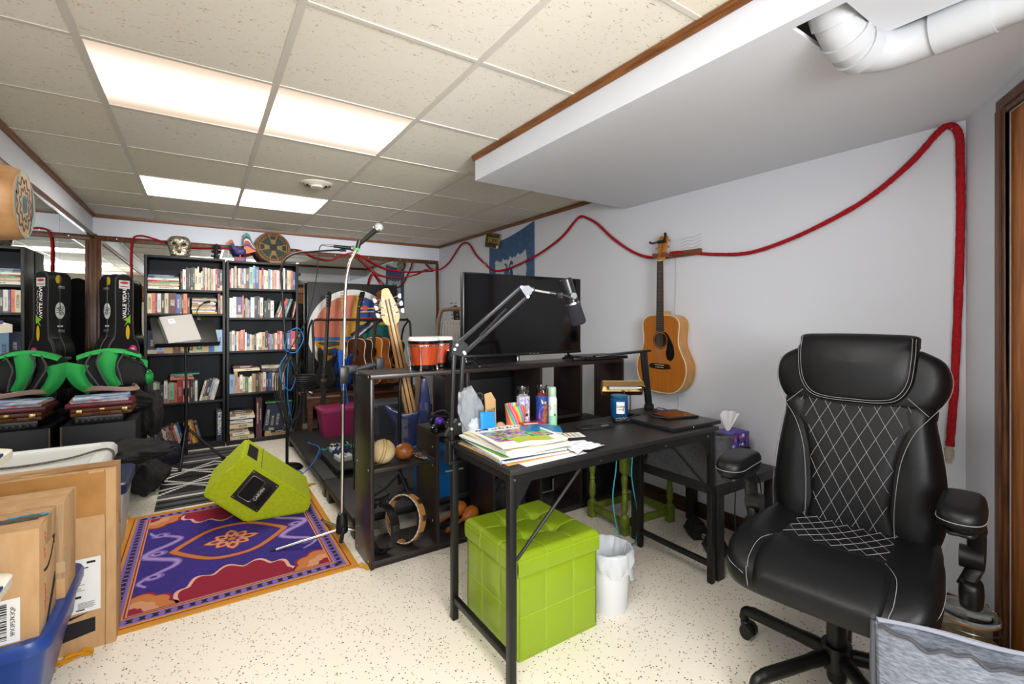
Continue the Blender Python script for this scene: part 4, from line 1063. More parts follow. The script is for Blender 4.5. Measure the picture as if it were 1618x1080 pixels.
sticker('sticker_band', circ(.038, 24, -.003, 1.036, .011), Fg @ Matrix.Translation((0, 0, .0007)), mat('sticker_red', '#a83238', .5))
MB().prism([(-.04, 1.0), (.035, 1.0), (.035, 1.005), (-.04, 1.005)], .0014, .002, Fg).build('sticker_print', black_ink, GC)
text('VALLE VIDAL', .046, white_ink, GC, Fg @ Matrix.Translation((.0, .86, .0008)) @ Matrix.Rotation(PI / 2, 4, 'Z'), 'sticker_lettering', bold=.0006)
fp = MB()
for k in range(9): fp.box((.028 + .008 * (k % 2), -.0836, .76 + .022 * k), (.033 + .008 * (k % 2), -.0831, .776 + .022 * k))
fp.build('sticker_print', mat('sticker_grey', '#c9c7c4', .5), GC)
sticker('sticker', [(-.005, .66), (.02, .70), (-.01, .715), (.03, .735), (.052, .76), (.05, .68), (.03, .69)], Fg, mat('sticker_lime', '#7bb22a', .5))
sticker('sticker', circ(.017, 28, .028, .605, .062), Fg, mat('sticker_gold', '#d2a91f', .5))
sticker('sticker', circ(.036, 24, .075, .455), Fg, mat('sticker_pink', '#c2306f', .5)); sticker('sticker_centre', circ(.017, 16, .075, .455), Fg @ Matrix.Translation((0, 0, .0008)), mat('sticker_silver', '#b9b5b8', .5))
sticker('sticker', circ(.034, 24, .10, .39), Fg, mat('sticker_rose', '#b04a6a', .5)); sticker('sticker_centre', circ(.025, 20, .10, .39), Fg @ Matrix.Translation((0, 0, .0008)), mat('sticker_rust', '#8a4a2c', .5))
sticker('sticker', circ(.03, 20, -.01, .385, .02), Fg, mat('sticker_white', '#d6dcd7', .5))
Sg = basis((-.0805, 0, 0), (0, -1, 0), (0, 0, 1))
sticker('sticker', circ(.034, 32, .0, .79, .068), Sg, mat('sticker_white', '#d6dcd7', .5))
text('ALL', .036, mat('ink_plum', '#4b2045', .6), GC, Sg @ Matrix.Translation((.013, .79, .0018)) @ Matrix.Rotation(-PI / 2, 4, 'Z'), 'sticker_lettering', bold=.0004)
text('ONE', .036, mat('ink_plum', '#4b2045', .6), GC, Sg @ Matrix.Translation((-.014, .79, .0018)) @ Matrix.Rotation(-PI / 2, 4, 'Z'), 'sticker_lettering', bold=.0004)
sticker('sticker', circ(.02, 24, .012, 1.045, .035), Sg, mat('sticker_gold', '#d2a91f', .5))
sticker('sticker', [(-.02, .655), (.018, .655), (.018, .668), (-.02, .668)], Sg, mat('sticker_white', '#d6dcd7', .5))
DRM = thing('drum', 'pale wooden log drum with a black and turquoise painted head at the left wall', 'drum', (-.82, 2.255, 1.632))
hide = mat('rawhide_tan', '#b58a5c', .55, col2='#9a7044', vscale=4, stretch=(1, 1, 6), bump=.1, bscale=30)
poly = [(.148 * math.cos(R(22.5 + 45 * i)) , .128 * math.sin(R(22.5 + 45 * i))) for i in range(8)]
poly = [(x * (1.08 if i % 2 else 1), y) for i, (x, y) in enumerate(poly)]
Mx = basis((0, 0, 0), (0, 1, 0), (0, 0, 1))   # local z -> +x
def ring(sc_):
 q = sp2(poly, 8); k = max(0, min(1, (sc_ - 0) / 1))
 pl = []
 for x, y in q: pl.append((x, y))
 return pl
b = MB(); o8 = []
for i in range(8):
 a, c = poly[i], poly[(i + 1) % 8]
 for k in range(6): o8.append((a[0] + (c[0] - a[0]) * k / 6, a[1] + (c[1] - a[1]) * k / 6))
def rnd_(o, f):   # blend the octagon toward an ellipse
 out = []
 for x, y in o:
  a = math.atan2(y / .118, x / .14); out.append((x * (1 - f) + .14 * math.cos(a) * f, y * (1 - f) + .122 * math.sin(a) * f))
 return out
n = len(o8); secs = [(rnd_(o8, .2), .028, .9), (rnd_(o8, .1), .05, 1.0), (rnd_(o8, 0), .10, 1.03), (rnd_(o8, .0), .24, 1.02), (rnd_(o8, .5), .295, .99), (rnd_(o8, .9), .312, .95), (rnd_(o8, 1), .319, .88)]
vs = []; fs = []
for o_, z, k in secs: vs += [Mx @ Vector((x * k, y * k, z)) for x, y in o_]
for j in range(len(secs) - 1): fs += [(j * n + i, j * n + (i + 1) % n, (j + 1) * n + (i + 1) % n, (j + 1) * n + i) for i in range(n)]
fs.append(tuple(range(n - 1, -1, -1))); fs.append(tuple((len(secs) - 1) * n + i for i in range(n)))
b.add(vs, fs); b.build('drum_shell', hide, DRM, smooth=40)
Hd = Mx @ Matrix.Translation((0, 0, .3192))
MB().prism(rnd_(o8, 1), -.001, .0004, Hd @ Matrix.Scale(.88, 4)).build('drum_head', mat('rawhide_light', '#c79a6d', .6, col2='#b08558', vscale=6), DRM)
dkp = mat('drum_black_paint', '#2b2a28', .6); tq = mat('drum_turquoise', '#56b5ba', .5)
pt = MB()
rgn = lambda rx, ry, n=64, wv=0, k=12, cx=0, cy=0: [((rx + wv * math.sin(k * 2 * PI * i / n)) * math.cos(2 * PI * i / n) + cx, (ry + wv * math.sin(k * 2 * PI * i / n)) * math.sin(2 * PI * i / n) + cy) for i in range(n)]
pt.prism(rgn(.026, .030, 40), .0008, .0014, Hd)
for cv, r_ in ((rgn(.072, .080, 160, .009, 11, -.008), .0045), (rgn(.046, .052, 160, .007, 9, -.003), .0040)):
 pt.tube([Hd @ Vector((x, y, .0008)) for x, y in cv], r_, 6, True, flat=.15, up=(0, 0, 1))
for a0, a1, w_ in ((-1.15, .75, .022), (2.2, 3.6, .016)):
 o1 = [(.100 * math.cos(a0 + (a1 - a0) * i / 20), .108 * math.sin(a0 + (a1 - a0) * i / 20)) for i in range(21)]
 o2 = [((.100 - w_ * math.sin(PI * i / 20)) * math.cos(a0 + (a1 - a0) * i / 20), (.108 - w_ * math.sin(PI * i / 20)) * math.sin(a0 + (a1 - a0) * i / 20)) for i in range(21)]
 for i in range(20): pt.prism([o1[i], o1[i + 1], o2[i + 1], o2[i]], .0006, .0012, Hd)
pt.build('painted_spirals', dkp, DRM)
pt = MB(); pt.tube([Hd @ Vector((x, y, .001)) for x, y in rgn(.103, .111, 60)], .002, 6, True, flat=.3); pt.tube([Hd @ Vector((x, y, .001)) for x, y in rgn(.029, .033, 40)], .002, 6, True, flat=.3)
pt.tube([Hd @ Vector((.085 + .006 * (i % 2) - .004 * i, -.03 - .009 * i, .0014)) for i in range(6)], .0016, 6)
pt.build('turquoise_lines', tq, DRM)
MB().box((.0052, -.05, -.05), (.03, .05, .05), .004).build('wall_bracket', dark_trim, DRM)
# ---------------- rugs
def flat_mb(): return MB()
RX0, RX1, RY0, RY1 = -.372, .665, 2.392, 3.752
rg_m = [mat('rug_gold', '#c98d2e', .95, bump=.4, bscale=350), mat('rug_purple', '#3a2a86', .97, col2='#33237a', vscale=60, bump=.4, bscale=350), mat('rug_navy', '#1c1a30', .95), mat('rug_peach', '#cf9470', .95), mat('rug_crimson', '#8f1733', .95, bump=.4, bscale=350), mat('rug_lilac', '#7d63ae', .95), mat('rug_orange', '#c0763f', .95), mat('rug_rose', '#e0a897', .95), mat('rug_pale_lilac', '#a58fcb', .95)]
mb = MB(); cx, cy = (RX0 + RX1) / 2, (RY0 + RY1) / 2; HX, HY = (RX1 - RX0) / 2, (RY1 - RY0) / 2
def rct(hx, hy): return [(-hx, -hy), (hx, -hy), (hx, hy), (-hx, hy)]
Z = [.006]
def lay(slot, poly):
 mb.slot(slot); mb.prism(poly, Z[0] - .0008, Z[0]);
mb.slot(0).box((-HX, -HY, .0005), (HX, HY, .006))
Z[0] = .0064; lay(4, rct(HX - .030, HY - .030)); Z[0] = .0067; lay(0, rct(HX - .036, HY - .036))
Z[0] = .0070; lay(5, rct(HX - .050, HY - .050)); Z[0] = .0075
def brick(x, y, dx, dy):
 lay(2, [(x - dx, y - dy), (x + dx, y - dy), (x + dx * .5, y), (x + dx, y + dy), (x - dx, y + dy), (x - dx * .5, y)])
k = -HX + .085
while k < HX - .07:
 for s in (-1, 1): brick(k, s * (HY - .074), .014, .014)
 k += .043
k = -HY + .085
while k < HY - .07:
 for s in (-1, 1): brick(s * (HX - .074), k, .014, .014)
 k += .043
Z[0] = .0073; FX, FY = HX - .098, HY - .098
lay(0, rct(FX + .0, FY)); Z[0] = .0077; lay(4, rct(FX - .006, FY - .006)); Z[0] = .0081; lay(3, rct(FX - .012, FY - .012)); Z[0] = .0085; lay(1, rct(FX - .018, FY - .018))
FX -= .02; FY -= .02
Z[0] = .0092
for s in (-1, 1):
 for sl, q, dz in ((7, 1.0, 0), (4, .93, .0005)):
  Z[0] = .0092 + dz
  pts = [(-.30 * q, s * FY)]
  for i in range(0, 49):
   a = PI * i / 48; r_ = .20 + .055 * abs(math.sin(a * 5.5)) ** 1.5
   pts.append((-.30 * q * math.cos(a) * (.8 + .2 * (r_ / .2 - 1)), s * (FY - q * r_ * math.sin(a) ** .8)))
  pts.append((.30 * q, s * FY))
  if s > 0: pts = pts[::-1]
  mb.slot(sl)
  for a, b_ in zip(pts, pts[1:]):
   mb.add([(a[0], a[1], Z[0]), (b_[0], b_[1], Z[0]), (0, s * FY, Z[0])], [(0, 1, 2)] )
def ringp(sl, out, inn, z):
 mb.slot(sl); n = len(out)
 mb.add([(x, y, z) for x, y in out] + [(x, y, z) for x, y in inn], [(i, (i + 1) % n, n + (i + 1) % n, n + i) for i in range(n)])
og = lambda a, b_: [(a * math.cos(t_) * (1 - .22 * abs(math.sin(2 * t_))), b_ * math.sin(t_) * (1 - .0 * abs(math.cos(t_)))) for t_ in [2 * PI * i / 64 for i in range(64)]]
ringp(4, og(.292, .232), og(.245, .196), .0092); ringp(6, og(.286, .226), og(.25, .2), .0096)
for k in range(8):
 a = k * PI / 4; ca, sa = math.cos(a), math.sin(a); ln = .12 if k % 2 == 0 else .095
 for sl, q, z in ((4, 1, .0092), (3, .86, .0097), (4, .42, .0102)):
  pet = [(.02 + ln * u_, .034 * q * math.sin(PI * u_) * s_) for u_, s_ in [(i / 8, 1) for i in range(9)] + [(i / 8, -1) for i in range(7, 0, -1)]]
  pet = [((.02 + ln * .5) + (x - (.02 + ln * .5)) * q, y) for x, y in pet]
  mb.slot(sl); mb.add([(x * ca - y * sa, x * sa + y * ca, z) for x, y in pet], [tuple(range(len(pet)))])
mb.slot(6); mb.add([(x, y, .0106) for x, y in circ(.02, 20)], [tuple(range(20))])
for sx in (-1, 1):
 for sl, wd, z in ((5, .022, .0092), (8, .011, .0096)):
  c = spline([(sx * (.20 + .075 * math.sin(i * 1.15 + (0 if sx > 0 else .6))), -.34 + .68 * i / 12, 0) for i in range(13)], 6)
  mb.slot(sl); L = []; Rr = []
  for i in range(len(c)):
   d = (c[min(i + 1, len(c) - 1)] - c[max(i - 1, 0)]).normalized(); n_ = Vector((-d.y, d.x, 0)); w2 = wd * (.35 + .65 * math.sin(PI * i / (len(c) - 1)))
   p_ = c[i] + Vector((sx * .115, 0, 0)); L.append(p_ + n_ * w2); Rr.append(p_ - n_ * w2)
  for i in range(len(c) - 1): mb.add([(*L[i][:2], z), (*L[i + 1][:2], z), (*Rr[i + 1][:2], z), (*Rr[i][:2], z)], [(0, 1, 2, 3)])
 for yy in (-.25, 0.02, .27):
  for r_, sl, z in ((.045, 5, .0093), (.030, 8, .0097), (.016, 1, .0101)):
   mb.slot(sl); mb.add([(x, y, z) for x, y in circ(r_, 24, sx * .335, yy, r_ * .75)], [tuple(range(24))])
 for sy in (-1, 1):
  for sl, q, z in ((4, 1, .0092), (6, .92, .0097), (3, .6, .0102), (4, .3, .0107)):
   pts = []
   for i in range(25):
    a = PI / 2 * i / 24; r_ = (.155 + .022 * abs(math.cos(a * 5))) * q
    pts.append((sx * (FX - r_ * math.cos(a)), sy * (FY - r_ * math.sin(a))))
   mb.slot(sl)
   for a, b_ in zip(pts, pts[1:]): mb.add([(*a, z), (*b_, z), (sx * FX, sy * FY, z)], [(0, 1, 2)])
RUG = thing('rug', 'purple rug with gold border and crimson and orange pattern under the lime monitor', 'rug', (cx, cy, 0))
mb.build('rug_pile', rg_m, RUG, smooth=0)
for sx in (-1, 1):
 for sy in (-1, 1):
  ta = MB()
  ta.blob((sx * (HX + .008), sy * (HY + .008), .010), (.016, .016, .010), 12, 8)
  for i in range(7):
   a = math.atan2(sy, sx) + (i - 3) * .18
   ta.tube([(sx * (HX + .012), sy * (HY + .012), .009), (sx * (HX + .01) + .05 * math.cos(a), sy * (HY + .01) + .05 * math.sin(a), .004)], .0035, 6)
  ta.build('tassel', mat('tassel_gold', '#c9922e', .9), RUG)
WX0, WX1, WY0, WY1 = -.25, .43, 3.80, 5.33
wm = [mat('weave_grey', '#59595b', .97, var=.25, vscale=90, bump=.5, bscale=300), mat('weave_black', '#1c1c1d', .97, bump=.5, bscale=300), mat('weave_white', '#c9c9c5', .97, bump=.5, bscale=300)]
mb = MB(); mb.box((0, 0, .0005), (WX1 - WX0, WY1 - WY0, .006)); W_ = WX1 - WX0
def band(sl, y0, y1, z): mb.slot(sl); mb.add([(0.001, y0, z), (W_ - .001, y0, z), (W_ - .001, y1, z), (0.001, y1, z)], [(0, 1, 2, 3)])
for y0 in (0.02, .12, 1.28, 1.40): band(1, y0, y0 + .045, .0064)
for y0, y1 in ((.20, .235), (1.14, 1.17)): band(2, y0, y1, .0065)
n_ = 34
for yb, hh in ((.50, .17), (.88, .17)):
 band(1, yb - .2, yb + .2, .0066)
 for k in range(n_):
  x0 = W_ * k / n_; tri = abs((k % 17) / 8.5 - 1)
  for q, (sl, ww) in enumerate(((2, .036), (1, .03), (2, .028))):
   for sg in (-1, 1):
    y_ = yb + sg * (tri * hh * (1 - .3 * q) + .008); z = .0070 + q * 2e-4 + (sg > 0) * 1e-4
    mb.slot(sl); mb.add([(x0, y_ - ww / 2, z), (x0 + W_ / n_, y_ - ww / 2, z), (x0 + W_ / n_, y_ + ww / 2, z), (x0, y_ + ww / 2, z)], [(0, 1, 2, 3)])
o = tag(mb.build('woven_rug', wm, smooth=0, loc=(WX0, WY0, 0)), 'grey black and white woven rug with diamond pattern before the bookcases', 'rug')
lf = mat('lime_carpet', '#b3c21a', .95, bump=.9, bscale=130, col2='#a5b414', vscale=50)
MON = thing('stage_monitor', 'lime green carpeted wedge stage monitor tipped over on the purple rug', 'speaker', (.225, 3.27, .009), rz=R(-7))
pent = [(-.222, .205), (-.017, .405), (.375, .072), (.345, 0), (0, 0)]
Mm = basis((0, 0, 0), (1, 0, 0), (0, 0, 1))      # polygon in x-z, extrude toward -y ; we extrude to +y
b = MB()
bm_out = pent[::-1]
b.prism(bm_out, -.50, 0.0, Mm)
bmx = bmesh.new(); vv = [bmx.verts.new(v) for v in b.v]; [bmx.faces.new([vv[i] for i in f]) for f in b.f]
bmesh.ops.recalc_face_normals(bmx, faces=bmx.faces)
bmesh.ops.bevel(bmx, geom=list(bmx.edges), offset=.012, segments=3, affect='EDGES'); bmx.verts.index_update()
b = MB(); b.add([v.co.copy() for v in bmx.verts], [tuple(v.index for v in f.verts) for f in bmx.faces]); bmx.free()
b.build('cabinet', lf, MON)
ux = Vector((.392, 0, -.333)).normalized(); uy = Vector((.333, 0, .392)).normalized()
pc = Vector((.055, -.0008, .185)) - Vector((0, 0, 0))
Hm = basis(pc, ux, uy)
pl = MB(); pl.prism([(-.092, -.095), (.092, -.095), (.092, .095), (-.092, .095)], 0, .004, Hm)
pl.build('handle_plate', blk_plastic, MON)
rc = MB(); rc.prism(rrect(.042, .070, .015), .0038, .0046, Hm @ Matrix.Translation((-.028, 0, 0))); rc.prism(rrect(.016, .062, .012), .0038, .0046, Hm @ Matrix.Translation((.062, -.005, 0)))
rc.build('recess', black_gap, MON)
MB().tube([Hm @ Vector((.046, -.07, .009)), Hm @ Vector((.046, .07, .009))], .011, 10).build('handle_bar', blk_plastic, MON)
rm = MB()
for s in (-1, 1):
 for q in (-1, 1): rm.cyl(Hm @ Vector((s * .082, q * .085, .004)), Hm @ Vector((s * .082, q * .085, .0055)), .004, n=10)
rm.tube([Hm @ Vector((x, y, .0045)) for x, y in [(a - .028, b_) for a, b_ in rrect(.042, .070, .015)]], .002, 6, True)
rm.build('screws', nickel, MON)
text('CARVIN', .024, mat('logo_cream', '#cfc9bd', .5), MON, Hm @ Matrix.Translation((.0265, .0, .0215)) @ Matrix.Rotation(PI / 2, 4, 'Z') , 'logo_lettering', bold=.0005)
Mt = basis(Vector((-.017, 0, .405)), ux, (0, 1, 0))
cup = MB(); cup.prism([(.03, .10), (.10, .10), (.10, .40), (.03, .40)], -.004, .0012, Mt); cup.build('jack_recess', black_gap, MON)
ln = MB(); ln.tube([Mt @ Vector((.135, .015, .001)), Mt @ Vector((.135, .485, .001))], .0022, 6); ln.build('grille_seam', mat('seam_olive', '#5d6612', .9), MON)
# ------------------------------------------------------------ bookcases and books
bk = mat('bookcase_black', '#17171a', .5, col2='#111113', vscale=10, stretch=(20, 20, 1), bump=.04)
bkb = mat('bookcase_back', '#15171d', .7)
def bookcase(label, x0, x1, shelves, top):
 t = thing('bookcase', label, 'bookcase', (x0, 5.40, 0), group='black bookcases')
 W_ = x1 - x0; D_ = .265; p = .022
 MB().box((0, 0, 0), (p, D_, top), .001).build('side_panel', bk, t); MB().box((W_ - p, 0, 0), (W_, D_, top), .001).build('side_panel', bk, t)
 MB().box((p, 0, top - .022), (W_ - p, D_, top), .001).build('top_board', bk, t)
 for z in shelves:
  MB().box((p, .004, z - .022), (W_ - p, D_ - .006, z), .001).build('shelf_board', bk, t)
 MB().box((p, .02, 0), (W_ - p, .035, shelves[0] - .022)).build('plinth', bk, t)
 MB().box((p, D_ - .006, shelves[0] - .02), (W_ - p, D_, top - .022)).build('back_panel', bkb, t)
 return t
LS = [.062, .462, .928, 1.30, 1.526]; RS = [.045, .508, .932, 1.262, 1.556]
bookcase('left of the two tall black bookcases, behind the music stand', -.430, .202, LS, 1.836)
bookcase('right of the two tall black bookcases, below the round drum', .212, .862, RS, 1.828)
bm_ = bpy.data.materials.new('book_cover'); bm_.use_nodes = True; nt = bm_.node_tree; b = nt.nodes['Principled BSDF']
oi = nn(nt, 'ShaderNodeObjectInfo'); tc = nn(nt, 'ShaderNodeTexCoord'); sp = nn(nt, 'ShaderNodeSeparateXYZ'); nt.links.new(tc.outputs['Generated'], sp.inputs[0])
def mth(op, a, c=None, d=None):
 n = nn(nt, 'ShaderNodeMath', operation=op)
 for i, q in enumerate((a, c, d)):
  if q is None: continue
  if isinstance(q, (int, float)): n.inputs[i].default_value = q
  else: nt.links.new(q, n.inputs[i])
 return n.outputs[0]
dx_ = mth('ABSOLUTE', mth('SUBTRACT', sp.outputs[0], .5))
rnd0 = oi.outputs['Random']
lo_ = mth('MULTIPLY_ADD', rnd0, .35, .12); hi_ = mth('MULTIPLY_ADD', mth('FRACT', mth('MULTIPLY', rnd0, 7.31)), .35, .55)
wdt = mth('MULTIPLY_ADD', mth('FRACT', mth('MULTIPLY', rnd0, 3.77)), .16, .14)
msk = mth('MULTIPLY', mth('LESS_THAN', dx_, wdt), mth('MULTIPLY', mth('GREATER_THAN', sp.outputs[2], lo_), mth('LESS_THAN', sp.outputs[2], hi_)))
cv = nn(nt, 'ShaderNodeCombineXYZ'); nt.links.new(mth('MULTIPLY', sp.outputs[0], 3.0), cv.inputs[0]); nt.links.new(mth('MULTIPLY_ADD', rnd0, 91.0, mth('MULTIPLY', sp.outputs[2], 55.0)), cv.inputs[1])
nz = nn(nt, 'ShaderNodeTexNoise'); nz.inputs['Scale'].default_value = 1.0; nz.inputs['Detail'].default_value = 0; nt.links.new(cv.outputs[0], nz.inputs['Vector'])
ink = mth('MULTIPLY', msk, mth('GREATER_THAN', nz.outputs['Fac'], .47))
bwn = nn(nt, 'ShaderNodeRGBToBW'); nt.links.new(oi.outputs['Color'], bwn.inputs[0])
dark = mth('LESS_THAN', bwn.outputs[0], .2)
inkc = nn(nt, 'ShaderNodeMix', data_type='RGBA'); nt.links.new(dark, inkc.inputs[0]); inkc.inputs[6].default_value = (.03, .03, .035, 1); inkc.inputs[7].default_value = (.55, .5, .4, 1)
mx = nn(nt, 'ShaderNodeMix', data_type='RGBA'); nt.links.new(mth('MULTIPLY', ink, .85), mx.inputs[0]); nt.links.new(oi.outputs['Color'], mx.inputs[6]); nt.links.new(inkc.outputs[2], mx.inputs[7])
band = mth('MULTIPLY', mth('GREATER_THAN', mth('FRACT', mth('MULTIPLY', rnd0, 13.7)), .7), mth('LESS_THAN', sp.outputs[2], mth('MULTIPLY_ADD', rnd0, .2, .06)))
bc2 = nn(nt, 'ShaderNodeMix', data_type='RGBA'); nt.links.new(dark, bc2.inputs[0]); bc2.inputs[6].default_value = (.25, .05, .04, 1); bc2.inputs[7].default_value = (.5, .42, .28, 1)
mx2 = nn(nt, 'ShaderNodeMix', data_type='RGBA'); nt.links.new(mth('MULTIPLY', band, .8), mx2.inputs[0]); nt.links.new(mx.outputs[2], mx2.inputs[6]); nt.links.new(bc2.outputs[2], mx2.inputs[7])
nt.links.new(mx2.outputs[2], b.inputs['Base Color']); b.inputs['Roughness'].default_value = .45
pages_m = mat('book_pages', '#d9cfb6', .9, col2='#c2b596', vscale=60, stretch=(40, 1, 1))
ub = MB(); ub.box((0, 0, 0), (1, .012, 1)); ub.box((0, .012, 0), (.07, 1, 1)); ub.box((.93, .012, 0), (1, 1, 1))
ub.slot(1).box((.07, .012, .015), (.93, .97, .985))
bo = ub.build('book', [bm_, pages_m], smooth=0); BOOK_ME = bo.data; bpy.data.objects.remove(bo)
PALETTE = {'K': ('black', '#1d1c1e'), 'W': ('white', '#d8d5cb'), 'C': ('cream', '#cdbf9c'), 'T': ('tan', '#b39569'), 'B': ('blue', '#2f5596'), 'N': ('navy', '#1d2742'), 'R': ('red', '#a8262b'),
           'M': ('maroon', '#4f1a24'), 'O': ('orange', '#cf6a3c'), 'G': ('green', '#3e7a4a'), 'E': ('teal', '#2f7d7b'), 'P': ('purple', '#4d3a6e'), 'L': ('pale blue', '#7d9cc0'),
           'Y': ('yellow', '#cfae3a'), 'S': ('pink', '#c98f86'), 'H': ('grey', '#85847f'), 'D': ('brown', '#5a3b29'), 'A': ('mint', '#86b39a'), 'U': ('dark green', '#22362c')}
ORD = ['', 'second ', 'third ', 'fourth ', 'fifth ', 'sixth ', 'seventh ', 'eighth ', 'ninth ', 'tenth ', 'eleventh ', 'twelfth ']
rb = random.Random(11)
def put_book(key, M, tx, hz, dy):
 o = bpy.data.objects.new('book', BOOK_ME); COL.objects.link(o)
 c = hexc(PALETTE[key][1]); j = rb.uniform(.82, 1.15)
 o.color = (*[min(1, v * j) for v in c], 1)
 o.matrix_world = M @ Matrix.Diagonal((tx, dy, hz, 1))
 return o
def label_books(lst, where, upright):
 tot = {}
 for o, k in lst: tot[k] = tot.get(k, 0) + 1
 seen = {}
 for o, k in lst:
  i = seen.get(k, 0); seen[k] = i + 1
  nm = PALETTE[k][0]
  if upright:
   s = ('only %s upright book%s' % (nm, where)) if tot[k] == 1 else ('%s%s upright book from the left%s' % (ORD[i] if i else 'first ', nm, where))
  else:
   s = ('only %s flat book%s' % (nm, where)) if tot[k] == 1 else ('%s%s flat book from the bottom%s' % (ORD[i] if i else 'first ', nm, where))
  tag(o, s, 'book', 'books in the tall black bookcases')
YS = 5.412
def upright(seq, x0, x1, z, where, lean=None):
 """seq: 'Cw h' tokens like C22/200 ; widths rescaled to fill x0..x1"""
 toks = [(s[0], int(s[1:].split('/')[0]), int(s.split('/')[1])) for s in seq.split()]
 tot = sum(w for _, w, _ in toks); k = (x1 - x0) / tot; x = x0; out = []
 for key, w, h in toks:
  tw = w * k; dy = min(.20, h / 1000 * .72)
  if key != '_':
   o = put_book(key, Matrix.Translation((x + .0004, YS + rb.uniform(0, .012), z + .0005)), tw - .0008, h / 1000, dy); out.append((o, key))
  x += tw
 label_books(out, where, True)
def leaning(seq, x0, z, ang, where, gap=1.0):
 """books leaning by ang degrees to the right (positive) or left"""
 x = x0; out = []; a = R(ang)
 for s in seq.split():
  key = s[0]; w, h = int(s[1:].split('/')[0]) / 1000, int(s.split('/')[1]) / 1000
  lift = w * math.sin(a) if a > 0 else 0
  if a > 0: M = Matrix.Translation((x, YS + rb.uniform(0, .01), z + lift + .0005)) @ Matrix.Rotation(a, 4, 'Y')
  else: M = Matrix.Translation((x, YS + rb.uniform(0, .01), z + .0005)) @ Matrix.Rotation(a, 4, 'Y')
  out.append((put_book(key, M, w, h, .15), key)); x += w / math.cos(a) * gap
 label_books(out, ' among the leaning books' + where.replace(' among the leaning volumes', ''), True)
def flat(seq, x0, x1, z, where, yaw=1.5):
 out = []; zz = z + .0006
 for s in seq.split():
  key = s[0]; th = int(s[1:].split('/')[0]) / 1000; ln = (x1 - x0) * int(s.split('/')[1]) / 100
  M = Matrix.Translation((x0 + rb.uniform(0, .006), YS + rb.uniform(0, .01), zz)) @ Matrix.Rotation(R(rb.uniform(-yaw, yaw)), 4, 'Z') @ Matrix(((0, 0, 1, 0), (0, 1, 0, 0), (-1, 0, 0, th), (0, 0, 0, 1)))
  out.append((put_book(key, M, th, ln, .16), key)); zz += th + .0006
 label_books(out, where, False)
 return zz
A_ = -.406; B_ = .178
flat('W24/97 T10/95 C14/98 T9/96 A9/97 R12/98 W14/98 A10/96 N12/97 B10/80', A_, -.165, LS[4], ', top shelf, left bookcase')
upright('K12/175 R6/170 W26/190 K18/210 K24/205 K14/208 U18/215 C24/205 W12/222 C18/165 W12/180 H14/218 T10/215 W10/218 T16/212 C10/214 G12/210 S22/205 W16/208 R20/212 K18/210 N24/205', -.158, B_, LS[4], ', top shelf, left bookcase')
w2 = ', upper shelf, left bookcase'
upright('C34/180 O26/185 P14/182 W28/182 K26/182 C30/186 M62/188 B28/180 D10/176 K14/182 O30/186 D22/150', A_, -.085, LS[3], w2)
flat('Y19/98 W8/90 P12/97 C12/95 Y13/96 P9/97 T10/90 W16/93 C9/88 P14/99 Y13/96 K10/97', -.072, .132, LS[3], w2)
upright('M18/196 T14/178', .140, B_, LS[3], w2)
w3 = ', middle shelf, left bookcase'
upright('N58/215 L46/210 T56/200 D50/195 T46/190 _10/1 U26/190 T24/200 G38/200 T44/205 B40/215 A22/214 L34/214', A_, B_, LS[2], w3)
w4 = ', lower shelf, left bookcase'
upright('U40/205 C24/200 A22/190 K30/165 W26/205 T10/180 A38/190 O22/185 R44/210 S34/205 R14/200', A_, -.088, LS[1], w4)
upright('K20/200 K18/210 W22/195', -.082, -.025, LS[1], w4)
leaning('W16/190 D18/195 K30/200 L20/205 C18/200 W16/190', -.012, LS[1], 14, w4)
flat('O20/90 D12/88 T10/85 E12/110', -.24, -.035, LS[1] + .213, ' on the red row, lower shelf, left bookcase')
w5 = ', bottom shelf, left bookcase'
upright('W18/150 N24/150 B24/148 D34/140 W20/145', A_, -.27, LS[0], w5)
leaning('W18/165 M12/170 S26/175 M18/180 R20/200 W22/190 B22/200', -.262, LS[0], -15, w5)
leaning('K20/190 R18/200 Y24/210 O18/215 K34/200', -.098, LS[0], -13, w5)
o = put_book('N', Matrix.Translation((.128, YS, LS[0] + .0005)), .048, .285, .19); tag(o, 'tall navy book with large white vertical lettering at the right of the bottom left shelf', 'book', 'books in the tall black bookcases')
text('BOB DYLAN', .040, white_ink, o, Matrix.Diagonal((1 / .048, 1 / .19, 1 / .285, 1)) @ basis((.024, -.0008, .165), (0, 0, -1), (1, 0, 0)), 'title_lettering', bold=.0004)
A_ = .238; B_ = .836
upright('R16/180 W18/195 K10/190 T20/215 K14/190 W16/198 T16/200 B18/198 W18/198 D34/200 A34/215 L22/232 B34/222 T26/192 R18/215 W24/195 C20/190 L22/205 W16/200 T14/195 S32/200 W18/198 S14/190 W24/215 _6/1 W18/225 K22/210 C16/205 C18/200 O22/200 B26/190', A_, B_, RS[4], ', top shelf, right bookcase')
w2 = ', upper shelf, right bookcase'
upright('W30/195 W26/205 P52/205 O10/220 K14/190 H20/195 T14/180 B12/170 W32/205 K26/215 K22/220 W30/205 _6/1 U26/175 K32/190 W30/175', A_, .632, RS[3], w2)
leaning('U24/175 C14/175 R26/205 N14/205 E24/205', .640, RS[3], 19, w2)
leaning('S12/195', .806, RS[3], 11, w2)
upright('H18/190 W22/200 N12/190 W14/190 O18/192 S20/205 O14/208 W14/182 B24/168 C16/160 T18/155 K18/165 W18/168 C26/180 T26/182 N22/195 R14/168 L18/162 E14/160 O14/165 W18/170 R22/192 S18/188 U14/180 T8/175 N20/170 B26/172 R44/190', A_, B_, RS[2], ', middle shelf, right bookcase')
w4 = ', lower shelf, right bookcase'
